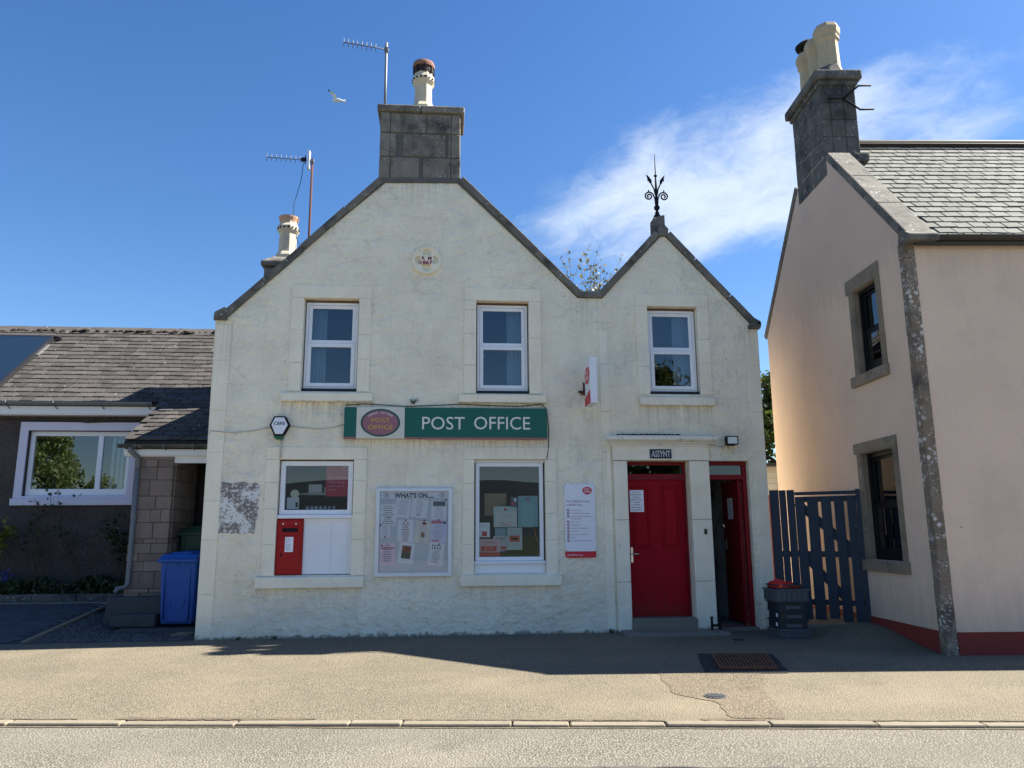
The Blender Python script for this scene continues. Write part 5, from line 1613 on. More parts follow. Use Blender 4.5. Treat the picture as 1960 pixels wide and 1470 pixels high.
for k in range(8):
    a = k * math.pi / 4
    c = Vector((-3.12, 3.05, 6.66 + 0.572 * 1.10)) + Vector((math.cos(a), math.sin(a), 0)) * 0.198
    t_ = Vector((-math.sin(a), math.cos(a), 0))
    for dd in (-0.04, 0.04):
        mb.obox(c + t_ * dd, (t_ + Vector((0, 0, 1))).normalized(), (t_ - Vector((0, 0, 1))).normalized(), (math.cos(a), math.sin(a), 0), 0.016, 0.016, 0.012)
mb.build('pot_vents', M_black, CC, kind='stuff')
MB().lathe([(0.165, 0.76), (0.17, 0.79), (0.19, 0.85), (0.195, 0.88), (0.175, 0.885), (0.155, 0.87)], (-3.12, 3.05, 6.66), 20).build('pot_rim', mat('pale terracotta', (0.48, 0.30, 0.19), 0.9), CC)
# cable on the cottage wall
tag(MB().tube([(-8.6, 3.18, 3.53), (-7.8, 3.18, 3.53), (-6.9, 3.16, 3.52), (-6.6, 3.15, 3.48), (-6.1, 3.15, 3.50), (-5.4, 3.17, 3.53)], 0.008, 6).build('cable', M_dcable), 'thin black cable strung over the cottage window', 'cable')
# solar panel lying on the roof
def on_roof(x, s, n_=0.0):
    return Vector((x, 2.93, 3.80)) + fr[2] * s + fr[3] * n_
S = thing('solar_panel', 'dark blue solar panel lying on the cottage roof', 'solar panel', on_roof(-9.3, 0.5, 0.05))
def panel_box(x0, x1, s0, s1, n0, n1):
    a = [on_roof(x0, s0, n0), on_roof(x1, s0, n0), on_roof(x1, s1, n0), on_roof(x0, s1, n0), on_roof(x0, s0, n1), on_roof(x1, s0, n1), on_roof(x1, s1, n1), on_roof(x0, s1, n1)]
    return MB().hexa(a)
panel_box(-10.4, -8.31, 0.50, 2.70, 0.07, 0.125).build('glass_face', mat('solar glass', (0.010, 0.022, 0.042), 0.35, var=0.05, bump=0.0, spec=0.25), S)
fm = MB()
for q in ((-8.31, -8.25, 0.44, 2.76), (-10.46, -10.4, 0.44, 2.76)):
    m_ = panel_box(*q, 0.05, 0.13)
    fm.add(m_.v, m_.f)
for q in ((-10.4, -8.31, 0.44, 0.50), (-10.4, -8.31, 2.70, 2.76)):
    m_ = panel_box(*q, 0.05, 0.13)
    fm.add(m_.v, m_.f)
fm.build('frame', flat('black frame', (0.02, 0.02, 0.022), 0.4), S)
panel_box(-8.245, -8.21, 1.9, 2.4, 0.05, 0.075).build('flashing', M_chrome, S)
MB().tube([on_roof(-8.25, 2.70, 0.10), on_roof(-8.15, 2.76, 0.09), on_roof(-8.12, 2.70, 0.07), on_roof(-8.2, 2.62, 0.06)], 0.03, 8).build('pipe_joint', M_black, S)

# front drive: sloping gravel, pavers, bed, steps
def drive_z(y, x=-7.0):
    return 0.13 * max(0.0, y) * sstep((-4.75 - x) / 0.95) + 0.004
M_gravel = mat('dark blue gravel', (0.065, 0.066, 0.072), 0.95, var=0.2, vscale=6, grain=0.6, gscale=60, bump=1.0, bscale=55, bdist=0.02)
mb = MB()
gx = [-13.0 + 0.25 * i for i in range(39)]
gx[-1] = -3.455
gy = [-0.06 + 0.17 * i for i in range(20)]
vs, fs = [], []
for x in gx:
    for y in gy:
        vs.append((x, y, drive_z(y, x) + 0.004 * noise.noise(Vector((x * 4, y * 4, 0)))))
n_ = len(gy)
for i in range(len(gx) - 1):
    for j in range(n_ - 1):
        fs.append((i * n_ + j, (i + 1) * n_ + j, (i + 1) * n_ + j + 1, i * n_ + j + 1))
struct(mb.add(vs, fs, True).build('driveway', M_gravel), label='sloping gravel forecourt of the cottage')
mb = MB()
rr = random.Random(21)
for k in range(2600):
    y = rr.uniform(0.0, 2.3)
    x = rr.uniform(-5.7 + 0.08 * y, -3.5)
    if -5.0 < x and y > 0.8:
        continue
    s_ = rr.uniform(0.008, 0.020)
    c = Vector((x, y, drive_z(y, x) + s_ * 0.3))
    e = [Vector((rr.uniform(-1, 1), rr.uniform(-1, 1), rr.uniform(-0.6, 0.6))).normalized() * s_ for _ in range(4)]
    vv_ = [c + Vector((s_, 0, 0)) + e[0] * 0.4, c + Vector((-s_ * 0.6, s_ * 0.8, 0)) + e[1] * 0.4, c + Vector((-s_ * 0.6, -s_ * 0.8, 0)) + e[2] * 0.4, c + Vector((0, 0, s_ * 0.9)) + e[3] * 0.3]
    mb.add(vv_, [(0, 1, 3), (1, 2, 3), (2, 0, 3), (0, 2, 1)])
for k in range(900):
    y = rr.uniform(2.40, 2.62)
    x = rr.uniform(-8.5, -5.2)
    s_ = rr.uniform(0.008, 0.020)
    c = Vector((x, y, drive_z(y, x) + s_ * 0.3))
    mb.add([c + Vector((s_, 0, 0)), c + Vector((-s_ * 0.6, s_ * 0.8, 0)), c + Vector((-s_ * 0.6, -s_ * 0.8, 0)), c + Vector((0, 0, s_ * 0.9))], [(0, 1, 3), (1, 2, 3), (2, 0, 3), (0, 2, 1)])
struct(mb.build('gravel', mat('grey gravel chips', (0.10, 0.10, 0.105), 0.9, var=0.5, vscale=30, grain=0.3)), 'stuff', 'loose dark grey gravel')
# pavers
PV = struct(bpy.data.objects.new('paved_drive', None), label='dark grey block paved drive with a pale edging strip')
COL.objects.link(PV)
M_paver = mat('dark grey paver', (0.055, 0.062, 0.072), 0.85, var=0.12, vscale=6, grain=0.14, bump=0.35, rand=0.18)
me = bpy.data.meshes.new('paver')
tmp = MB().box(-0.098, 0.098, -0.048, 0.048, -0.03, 0.0)
me.from_pydata([tuple(v) for v in tmp.v], [], tmp.f)
me.materials.append(M_paver)
rr = random.Random(8)
sl = math.atan(0.13)
cnt = 0
y = 0.03
row = 0
while y < 2.30:
    xr = -5.73 + 0.075 * y - 0.06
    x = xr - (0.0 if row % 2 else 0.1) - 0.10
    while x > -8.05 and cnt < 300:
        if x > -8.05 + 0.35 * y * 0 and x > -6.35 - 0.62 * y:
            o = bpy.data.objects.new('paver', me)
            o.parent = PV
            o.location = (x, y, drive_z(y) + 0.026 + rr.uniform(-0.002, 0.003))
            o.rotation_euler = (sl + rr.uniform(-0.012, 0.012), rr.uniform(-0.008, 0.008), rr.uniform(-0.012, 0.012))
            COL.objects.link(o)
            cnt += 1
        x -= 0.204
    y += 0.103
    row += 1
mb = MB().hexa([(-5.74, -0.02, 0.0), (-5.67, -0.02, 0.0), (-5.50, 2.36, 0.31), (-5.57, 2.36, 0.31), (-5.74, -0.02, 0.036), (-5.67, -0.02, 0.036), (-5.50, 2.36, 0.345), (-5.57, 2.36, 0.345)])
mb.build('edging_strip', M_kerb, PV, bevel=0.008)
MB().hexa([(-8.6, 2.33, 0.30), (-5.57, 2.33, 0.30), (-5.57, 2.38, 0.31), (-8.6, 2.38, 0.31), (-8.6, 2.33, 0.345), (-5.57, 2.33, 0.345), (-5.57, 2.38, 0.35), (-8.6, 2.38, 0.35)]).build('edging_strip', M_kerb, PV, bevel=0.008)
# planting bed
struct(MB().box(-12, -5.1, 2.66, 3.2, 0.2, 0.47).build('flower_bed', M_soil), label='raised strip of dark soil under the cottage window')
BK = struct(bpy.data.objects.new('bed_kerb', None), label='low stone kerb along the flower bed')
COL.objects.link(BK)
x = -12.0
while x < -5.15:
    wd = rnd.uniform(0.45, 0.8)
    MB().box(x, min(x + wd, -5.1) - 0.01, 2.60 + rnd.uniform(-0.01, 0.01), 2.66, 0.25, 0.46 + rnd.uniform(-0.015, 0.015)).build('kerb_block', M_dkstone, BK, bevel=0.012)
    x += wd
# stone steps up to the porch
ST = thing('stone_steps', 'three worn dark stone steps up to the cottage porch', 'steps', (-4.5, 1.3, 0.05))
MB().hexa([(-4.90, 0.84, -0.02), (-3.46, 0.80, -0.02), (-3.46, 1.74, -0.02), (-4.92, 1.74, -0.02), (-4.88, 0.85, 0.062), (-3.46, 0.81, 0.06), (-3.46, 1.74, 0.07), (-4.92, 1.74, 0.07)]).build('step', M_stepdk, ST, bevel=0.02)
MB().hexa([(-5.06, 1.06, 0.071), (-4.37, 1.03, 0.071), (-4.37, 1.74, 0.071), (-5.08, 1.74, 0.071), (-5.02, 1.08, 0.25), (-4.37, 1.05, 0.255), (-4.37, 1.74, 0.26), (-5.06, 1.74, 0.26)]).build('step', M_stepdk, ST, bevel=0.025)
MB().hexa([(-5.24, 1.30, 0.02), (-4.36, 1.24, 0.02), (-4.36, 1.90, 0.02), (-5.24, 1.90, 0.02), (-5.21, 1.32, 0.49), (-4.36, 1.26, 0.50), (-4.36, 1.90, 0.50), (-5.21, 1.90, 0.50)]).build('step', M_stepdk, ST, bevel=0.02)
MB().box(-4.35, -3.46, 1.80, 2.74, 0.02, 0.47).build('step', M_stepdk, ST, bevel=0.02)
tag(MB().hexa([(-3.95, 0.45, 0.003), (-3.72, 0.50, 0.003), (-3.66, 0.62, 0.003), (-3.88, 0.58, 0.003), (-3.93, 0.47, 0.03), (-3.74, 0.51, 0.035), (-3.68, 0.61, 0.05), (-3.87, 0.57, 0.045)]).build('loose_stone', M_kerb), 'pale flat loose stone on the gravel in front of the blue bin', 'stone')

# wheelie bins
def wheelie_bin(name, label, loc, rz, m, mh, group, front=True):
    o = thing(name, label, 'wheelie bin', loc, rz, group)
    mb = MB().hexa([(-0.245, -0.30, 0.03), (0.245, -0.30, 0.03), (0.245, 0.24, 0.03), (-0.245, 0.24, 0.03), (-0.285, -0.35, 0.99), (0.285, -0.35, 0.99), (0.285, 0.36, 0.99), (-0.285, 0.36, 0.99)])
    b = mb.build('body', m, o, local=True, bevel=0.03)
    MB().plate([rrect(-0.20, 0.20, 0.08, 0.88, 0.05), rrect(-0.192, 0.192, 0.088, 0.872, 0.045)], -0.352, -0.30).build('body_rib', m, b, local=True)
    mb = MB()
    mb.hexa([(-0.315, -0.40, 0.955), (0.315, -0.40, 0.955), (0.315, 0.38, 0.955), (-0.315, 0.38, 0.955), (-0.315, -0.40, 1.005), (0.315, -0.40, 1.005), (0.315, 0.38, 1.005), (-0.315, 0.38, 1.005)])
    mb.build('rim', m, o, local=True, bevel=0.012)
    mb = MB().hexa([(-0.305, -0.385, 1.006), (0.305, -0.385, 1.006), (0.305, 0.40, 1.006), (-0.305, 0.40, 1.006), (-0.27, -0.32, 1.075), (0.27, -0.32, 1.075), (0.27, 0.38, 1.12), (-0.27, 0.38, 1.12)])
    l_ = mb.build('lid', m, o, local=True, bevel=0.02)
    MB().box(-0.15, 0.15, -0.26, -0.05, 1.07, 1.105).build('lid_boss', m, l_, local=True, bevel=0.015)
    MB().tube([(-0.25, 0.44, 1.03), (0.25, 0.44, 1.03)], 0.018, 8).tube([(-0.22, 0.36, 1.0), (-0.22, 0.44, 1.03)], 0.016, 8).tube([(0.22, 0.36, 1.0), (0.22, 0.44, 1.03)], 0.016, 8).build('handle', mh, o, local=True)
    for sx in (-1, 1):
        mb = MB().lathe([(0.04, -0.03), (0.10, -0.03), (0.10, 0.03), (0.04, 0.03)], (0, 0, 0), 20)
        mb.v = [Vector((sx * 0.25 + q.z, 0.27 + q.x, 0.10 + q.y)) for q in mb.v]
        mb.build('wheel', M_black, o, local=True)
    MB().box(-0.02, -0.008, -0.354, -0.33, 0.90, 0.95).box(0.008, 0.02, -0.354, -0.33, 0.90, 0.95).box(-0.17, -0.16, -0.354, -0.33, 0.90, 0.95).box(0.16, 0.17, -0.354, -0.33, 0.90, 0.95).build('stiffener', m, b, local=True)
    if front:
        MB().plate([ellipse(0.0, 0.66, 0.085, 0.035, 28), ellipse(0.0, 0.66, 0.078, 0.029, 28)], -0.339, -0.31).build('oval_mark', m, b, local=True)
        sh = [(-0.12, 0.42), (0.12, 0.42), (0.125, 0.36), (0.09, 0.28), (0.0, 0.24), (-0.09, 0.28), (-0.125, 0.36)]
        MB().plate([sh, [(p[0] * 0.86, 0.335 + (p[1] - 0.335) * 0.86) for p in sh]], -0.328, -0.30).build('shield_mark', m, b, local=True)
    return o
wheelie_bin('wheelie_bin', 'blue wheelie bin on the slab beside the white gable wall', (-4.035, 1.36, 0.072), R(-7), M_bluebin, M_bluebin, 'wheelie bins by the porch')
wheelie_bin('wheelie_bin', 'green wheelie bin in the porch, only its lid showing above the blue bin', (-4.06, 2.20, 0.475), R(-4), M_greenbin, M_greenbin, 'wheelie bins by the porch', False)

# ------------------------------------------------------------------ pink house on the right
RH_ROT = -math.atan(0.07)
RH = thing('pink_house', 'two storey pink beige rendered house with grey stone trim and pale slate roof', 'building', (5.87, -2.55, 0.0), RH_ROT)
GW1, GW2 = (0.82, 1.505, 3.65, 4.90), (0.80, 1.71, 1.04, 2.535)
gl = [(0.0, 0.26), (5.15, 0.26), (5.15, 5.16), (2.58, 7.92), (0.0, 5.12)]
MB().plate([gl, rect(*GW1), rect(*GW2)], 0.0, 0.35, 'yz').build('gable_wall', M_harl, RH, local=True)
MB().box(0.35, 9.0, 0.002, 0.35, 0.26, 5.12).build('front_wall', M_harl, RH, local=True)
MB().box(0.35, 9.0, 4.8, 5.15, -0.2, 5.12).box(8.65, 9.0, 0.35, 4.8, -0.2, 5.12).build('rear_wall', M_harl, RH, local=True)
MB().box(-0.012, 0.35, 0.10, 5.15, -0.2, 0.258).box(0.13, 9.0, -0.012, 0.35, -0.2, 0.258).build('plinth', M_plinth, RH, local=True)
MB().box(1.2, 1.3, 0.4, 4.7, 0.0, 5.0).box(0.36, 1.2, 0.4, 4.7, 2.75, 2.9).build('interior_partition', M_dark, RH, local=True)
# quoins
z = -0.1
k = 0
while z < 5.08:
    h = [0.42, 0.5, 0.38, 0.46, 0.55, 0.36][k % 6]
    h = min(h, 5.10 - z)
    MB().box(-0.014 - 0.004 * (k % 2), 0.122, -0.016 - 0.004 * ((k + 1) % 2), 0.135, z + 0.003, z + h - 0.003).build('quoin_stone', M_quoin, RH, local=True, bevel=0.010)
    z += h
    k += 1
# gable windows
def gable_window(o, v0, v1, z0, z1, zm, head):
    jw = 0.13
    MB().box(-0.016, 0.0, v0 - jw - 0.0, v1 + jw + 0.08, z1, z1 + head).build('lintel', M_rybat, RH, local=True, bevel=0.006)
    MB().box(-0.05, 0.14, v0 - jw - 0.03, v1 + jw + 0.10, z0 - 0.155, z0 - 0.003).build('window_sill', M_rybat, RH, local=True, bevel=0.01)
    for a, b in ((v0 - jw, v0), (v1, v1 + jw)):
        z = z0
        k = 0
        while z < z1 - 0.02:
            h = min([0.42, 0.55][k % 2], z1 - z)
            MB().box(-0.014, 0.0, a, b, z + 0.002, z + h - 0.002).build('jamb_stone', M_rybat, RH, local=True, bevel=0.005)
            z += h
            k += 1
    # deep stone reveals
    MB().box(0.0, 0.20, v0 + 0.001, v0 + 0.012, z0, z1 - 0.013).box(0.0, 0.20, v1 - 0.012, v1 - 0.001, z0, z1 - 0.013).box(0.0, 0.20, v0 + 0.001, v1 - 0.001, z1 - 0.012, z1 - 0.0005).build('reveal_lining', M_rybat, RH, local=True)
    fx = 0.075
    w = MB().plate([[(v0 + 0.014, z0), (v1 - 0.014, z0), (v1 - 0.014, z1 - 0.014), (v0 + 0.014, z1 - 0.014)], [(v0 + 0.06, z0 + 0.09), (v1 - 0.06, z0 + 0.09), (v1 - 0.06, z1 - 0.07), (v0 + 0.06, z1 - 0.07)]], fx, fx + 0.10, 'yz').build('window', M_blackp, RH, local=True, bevel=0.004)
    MB().plate([rect(v0 + 0.06, v1 - 0.06, zm, z1 - 0.07), rect(v0 + 0.095, v1 - 0.095, zm + 0.045, z1 - 0.115)], fx + 0.04, fx + 0.08, 'yz').build('upper_sash', M_blackp, w, local=True, bevel=0.004)
    MB().plate([rect(v0 + 0.06, v1 - 0.06, z0 + 0.09, zm - 0.002), rect(v0 + 0.095, v1 - 0.095, z0 + 0.16, zm - 0.05)], fx + 0.01, fx + 0.05, 'yz').build('lower_sash', M_blackp, w, local=True, bevel=0.004)
    MB().box(fx + 0.058, fx + 0.063, v0 + 0.09, v1 - 0.09, zm + 0.04, z1 - 0.11).build('pane', M_glass, w, local=True)
    MB().box(fx + 0.028, fx + 0.033, v0 + 0.09, v1 - 0.09, z0 + 0.155, zm - 0.045).build('pane', M_glass, w, local=True)
gable_window('u', *GW1, 4.27, 0.21)
gable_window('l', *GW2, 1.80, 0.15)
# roof
pr = math.atan2(7.80 - 5.06, 2.58 + 0.12)
RFR = slope_frame((0.0, -0.12, 5.06), (1, 0, 0), (0, math.cos(pr), math.sin(pr)))
RLEN = math.hypot(7.80 - 5.06, 2.70)
m_ = roof_slab(RFR, 0.1, 9.1, 0.0, RLEN)
m_.build('roof', M_felt, RH, local=True)
RFB = slope_frame((9.1, 5.28, 5.06), (-1, 0, 0), (0, -math.cos(pr), math.sin(pr)))
roof_slab(RFB, 0.0, 9.0, 0.0, RLEN).build('roof', M_felt, RH, local=True)
slate_roof(RH, RFR, 0.36, 9.1, 21, 0.181, 0.222, M_slate2, lambda u, s: u < 1.75 + 0.62 * s, 'pink', seed=14, limit=300)
MB().plate([[(2.58 - 0.14, 7.80), (2.58 - 0.02, 7.93), (2.58 + 0.02, 7.93), (2.58 + 0.14, 7.80), (2.58 + 0.10, 7.76), (2.58, 7.86), (2.58 - 0.10, 7.76)]], 0.6, 9.1, 'yz').build('ridge_capping', M_dgrey, RH, local=True)
mb = MB()
mb.box(0.6, 9.1, 2.40, 2.43, 7.80, 7.825)
mb.build('ridge_mortar', mat('pale ridge mortar', (0.48, 0.42, 0.30), 0.9), RH, local=True)
# skew copings along the front and rear rakes
def skew(v0, z0, v1, z1, n_, u0=-0.02, u1=0.34, th=0.12):
    a, b = Vector((0, v0, z0)), Vector((0, v1, z1))
    d = (b - a).normalized()
    nrm = Vector((0, -d.z, d.y))
    if nrm.z < 0:
        nrm = -nrm
    L = (b - a).length
    for k in range(n_):
        c0_, c1_ = L * k / n_, L * (k + 1) / n_
        p = a + d * ((c0_ + c1_) / 2) + nrm * (th / 2) + Vector(((u0 + u1) / 2, 0, 0))
        MB().obox(p, (1, 0, 0), d, nrm, (u1 - u0) / 2, (c1_ - c0_) / 2 - 0.003, th / 2).build('skew_stone', M_cope, RH, local=True, bevel=0.014)
skew(-0.06, 5.08, 1.97, 7.26, 3)
skew(5.21, 5.12, 3.16, 7.32, 3)
MB().hexa([(-0.03, -0.20, 5.06), (0.36, -0.20, 5.06), (0.36, 0.10, 5.06), (-0.03, 0.10, 5.06), (-0.03, -0.20, 5.14), (0.36, -0.20, 5.14), (0.36, 0.06, 5.32), (-0.03, 0.06, 5.32)]).build('skew_putt', M_cope, RH, local=True, bevel=0.015)
mb = MB()
gp = [(-0.135 + 0.06 * math.cos(R(180 + 18 * i)), 5.13 + 0.06 * math.sin(R(180 + 18 * i))) for i in range(11)]
mb.plate([gp], 0.12, 9.1, 'yz').build('gutter', M_dgrey, RH, local=True)
MB().box(0.13, 9.1, -0.07, 0.0, 5.075, 5.125).build('eaves_board', M_dgrey, RH, local=True)
# chimney of coursed stone
RC = MB().box(0.012, 0.56, 1.985, 3.135, 7.2, 8.56).build('chimney', M_mortar, RH, local=True)
zz = 7.0
k = 0
rr = random.Random(31)
for h in (0.34, 0.32, 0.30, 0.31, 0.30):
    cuts = [1.97, 3.145]
    inner = [2.30, 2.72] if k % 2 else [2.52, 2.90]
    vsn = [1.97] + inner + [3.145]
    for a, b in zip(vsn[:-1], vsn[1:]):
        MB().box(-0.004 - rr.uniform(0, 0.008), 0.14, a + 0.002, b - 0.002, zz + 0.002, zz + h - 0.002).build('chimney_stone', M_dkstone, RC, local=True, bevel=0.012)
    us = [0.14, 0.57] if k % 2 else [0.14, 0.36, 0.57]
    for a, b in zip(us[:-1], us[1:]):
        MB().box(a + 0.002, b - 0.002, 1.968 - rr.uniform(0, 0.006), 2.2, zz + 0.002, zz + h - 0.002).build('chimney_stone', M_dkstone, RC, local=True, bevel=0.012)
    zz += h
MB().box(-0.04, 0.61, 1.92, 3.19, 8.56, 8.64).build('chimney_cope', M_dkstone, RC, local=True, bevel=0.02)
MB().box(-0.10, 0.67, 1.86, 3.25, 8.642, 8.80).build('chimney_cope', M_dkstone, RC, local=True, bevel=0.03)
MB().box(0.36, 0.62, 1.80, 1.965, 7.16, 7.30).build('chimney_base_stone', M_dkstone, RC, local=True, bevel=0.02)
mb = MB().lathe([(0.26, 0.0), (0.22, 0.12), (0.19, 0.2)], (0.30, 2.22, 8.80), 8, R(22.5))
mb.build('mortar_flaunching', M_dkstone, RC, local=True)
for k, v in enumerate((2.22, 2.60, 2.98)):
    pot = MB().lathe([(r_ * 1.15, z * 1.15) for r_, z in [(0.20, 0.0), (0.20, 0.08), (0.175, 0.14), (0.155, 0.20), (0.145, 0.56), (0.15, 0.60), (0.175, 0.64), (0.165, 0.68), (0.185, 0.72), (0.19, 0.80), (0.17, 0.86), (0.12, 0.865)]], (0.31, v, 8.80), 8, R(22.5)).build('chimney_pot', M_pot2, RC, local=True, bevel=0.006)
MB().lathe([(0.05, 0.0), (0.06, 0.10), (0.20, 0.14), (0.21, 0.18), (0.14, 0.24), (0.04, 0.27)], (0.31, 2.98, 9.79), 16).build('pot_cowl', M_black, RC, local=True)
# iron aerial bracket on the chimney
S = thing('chimney_bracket', 'black iron bracket with two bars on the side of the pink house chimney', 'bracket', (6.40, -0.58, 8.0))
def RHw(u, v, z):
    c, s_ = math.cos(RH_ROT), math.sin(RH_ROT)
    return Vector((5.87 + u * c - v * s_, -2.55 + u * s_ + v * c, z))
MB().tube([RHw(0.36, 1.945, 8.32), RHw(0.60, 1.90, 8.52), RHw(0.80, 1.89, 8.52)], 0.016, 8).build('bar', M_black, S)
MB().tube([RHw(0.36, 1.945, 8.32), RHw(0.59, 1.90, 8.10), RHw(0.81, 1.89, 8.10)], 0.016, 8).build('bar', M_black, S)
MB().tube([RHw(0.10, 1.95, 8.32), RHw(0.38, 1.94, 8.32)], 0.010, 6).build('strap', M_black, S)

# ------------------------------------------------------------------ gate in the passage between the houses
G0 = Vector((4.97, 0.02, 0.0))
GD = Vector((1.01, -0.68, 0.0)).normalized()
GN = Vector((GD.y, -GD.x, 0.0))          # faces the street
GT = thing('garden_gate', 'slate blue slatted wooden gate between the white and pink houses', 'gate', (5.45, -0.30, 0.08))
def gbox(t0, t1, n0, n1, za, zb, za2=None, zb2=None):
    za2 = za if za2 is None else za2
    zb2 = zb if zb2 is None else zb2
    def P(t, n_, z):
        p = G0 + GD * t + GN * n_
        return (p.x, p.y, z)
    return MB().hexa([P(t0, n1, za), P(t1, n1, za2), P(t1, n0, za2), P(t0, n0, za), P(t0, n1, zb), P(t1, n1, zb2), P(t1, n0, zb2), P(t0, n0, zb)])
for t0, t1, zb in ((-0.02, 0.116, 2.055), (0.122, 0.220, 2.05), (0.232, 0.340, 2.05)):
    gbox(t0, t1, 0.0, 0.022, 0.08, zb).build('board', M_gate, GT, bevel=0.004)
for t0, t1 in ((0.346, 0.480), (0.518, 0.668), (0.712, 0.850), (0.892, 1.024), (1.066, 1.190)):
    gbox(t0, t1, 0.0, 0.022, 0.16 + 0.04 * rnd.random(), 1.945).build('board', M_gate, GT, bevel=0.004)
gbox(0.345, 1.20, -0.045, -0.002, 1.865, 1.945).build('rail', M_gate, GT)
gbox(0.0, 1.20, -0.045, -0.002, 1.06, 1.145).build('rail', M_gate, GT)
gbox(0.0, 1.20, -0.045, -0.002, 0.38, 0.455).build('rail', M_gate, GT)
gbox(0.345, 1.20, -0.045, 0.03, 1.968, 2.015).build('top_rail', M_gate, GT, bevel=0.005)
def gbrace(t0, z0, t1, z1, hw):
    a, b = G0 + GD * t0 + GN * -0.024, G0 + GD * t1 + GN * -0.024
    a, b = Vector((a.x, a.y, z0)), Vector((b.x, b.y, z1))
    d = (b - a).normalized()
    return MB().obox((a + b) / 2, d, GN, d.cross(GN), (b - a).length / 2, 0.020, hw)
gbrace(0.36, 1.86, 1.14, 1.13, 0.060).build('brace', M_gate, GT)
gbrace(0.346, 1.16, 0.98, 0.44, 0.055).build('brace', M_gate, GT)
gbox(1.195, 1.262, -0.06, 0.03, 0.05, 2.02).build('post', M_gate, GT, bevel=0.006)
gbox(1.188, 1.270, -0.065, 0.035, 2.02, 2.035).build('post_cap', M_gate, GT)
p = G0 + GD * 1.16 + GN * 0.024
MB().box(p.x - 0.012, p.x + 0.012, p.y - 0.012, p.y + 0.006, 1.50, 1.52).build('latch', M_chrome, GT)
tag(gbox(0.36, 1.24, -0.04, 0.10, -0.02, 0.10, 0.06, 0.17).build('sill_stone', M_step, bevel=0.01), 'low worn stone threshold under the blue gate', 'threshold')

# ------------------------------------------------------------------ stacked crates
def crate(label, x0, x1, y0, y1, z0, z1, m, ribs, lip, group='delivery crates stacked at the corner'):
    o = thing('crate', label, 'crate', ((x0 + x1) / 2, (y0 + y1) / 2, z0), 0, group)
    t = 0.02
    mb = MB()
    ins = 0.022
    mb.box(x0 + ins, x1 - ins, y0 + ins, y0 + ins + t, z0, z1 - 0.002).box(x0 + ins, x1 - ins, y1 - ins - t, y1 - ins, z0, z1 - 0.002)
    mb.box(x0 + ins, x0 + ins + t, y0 + ins + t, y1 - ins - t, z0, z1 - 0.002).box(x1 - ins - t, x1 - ins, y0 + ins + t, y1 - ins - t, z0, z1 - 0.002)
    mb.box(x0 + ins + t, x1 - ins - t, y0 + ins + t, y1 - ins - t, z0 + 0.002, z0 + 0.015)
    mb.build('body', m, o)
    if lip:
        MB().plate([[(x0, y0), (x1, y0), (x1, y1), (x0, y1)], [(x0 + 0.03, y0 + 0.03), (x1 - 0.03, y0 + 0.03), (x1 - 0.03, y1 - 0.03), (x0 + 0.03, y1 - 0.03)]], z1 - 0.022, z1, 'xy').build('rim', m, o, bevel=0.004)
    for k in range(ribs):
        x = x0 + 0.035 + (x1 - x0 - 0.07) * k / max(ribs - 1, 1)
        MB().box(x - 0.007, x + 0.007, y0 + 0.006, y0 + ins, z0 + 0.004, z1 - 0.024).build('rib', m, o)
    for k in range(4):
        y = y0 + 0.05 + (y1 - y0 - 0.10) * k / 3
        MB().box(x0 + 0.006, x0 + ins, y - 0.007, y + 0.007, z0 + 0.004, z1 - 0.024).build('rib', m, o)
    return o
cy0, cy1 = -0.96, -0.54
crate('grey ribbed crate at the bottom of the stack beside the open door', 4.53, 4.995, cy0, cy1, 0.004, 0.125, M_crate, 7, True)
for k, (lb, sh) in enumerate((('dark crate second from the ground in the stack by the open door', 0.0), ('dark crate in the middle of the stack by the open door', 0.01), ('dark crate just under the wide grey crate of the stack', -0.005))):
    z0 = 0.127 + 0.121 * k
    c = crate(lb, 4.542 + sh, 4.975 + sh, cy0 + 0.012, cy1 - 0.012, z0, z0 + 0.119, M_crate2, 3, True)
    MB().box(4.65 + sh, 4.865 + sh, cy0 + 0.016, cy0 + 0.033, z0 + 0.022, z0 + 0.062).build('hand_hold', M_crate, c)
    if k < 2:
        MB().box(4.559 + sh, 4.563 + sh, -0.86, -0.80, z0 + 0.03, z0 + 0.08).build('label_tag', M_paper, c)
crate('wide grey ribbed crate near the top of the stack by the open door', 4.505, 5.005, cy0 - 0.01, cy1 + 0.01, 0.491, 0.655, M_crate, 7, True)
crate('shallow black crate on top of the stack holding the red bag', 4.545, 4.955, cy0 + 0.03, cy1 - 0.03, 0.657, 0.715, M_crate2, 3, True)
# red bag slumped in the top crate
mb = MB()
vs, fs = [], []
nu, nv = 34, 22
for i in range(nu + 1):
    for j in range(nv + 1):
        u, v = i / nu * 2 - 1, j / nv * 2 - 1
        r_ = max(0.0, 1 - u * u) ** 0.5 * max(0.0, 1 - v * v) ** 0.5
        x = 4.73 + u * 0.185
        y = -0.76 + v * 0.165
        z = 0.675 + r_ ** 0.7 * (0.075 - 0.042 * u) + 0.040 * noise.noise(Vector((x * 13, y * 13, 1.3))) * min(1, r_ * 2) + 0.020 * noise.noise(Vector((x * 34, y * 30, 4)))
        vs.append((x, y, z))
        vs.append((x, y, 0.672))
for i in range(nu):
    for j in range(nv):
        a, b, c, d = (i * (nv + 1) + j) * 2, ((i + 1) * (nv + 1) + j) * 2, ((i + 1) * (nv + 1) + j + 1) * 2, (i * (nv + 1) + j + 1) * 2
        fs.append((a, b, c, d))
        fs.append((a + 1, d + 1, c + 1, b + 1))
BG = thing('bag', 'crumpled red nylon bag lying in the topmost crate', 'bag', (4.73, -0.76, 0.672))
mb.add(vs, fs, True).build('body', M_bag, BG)
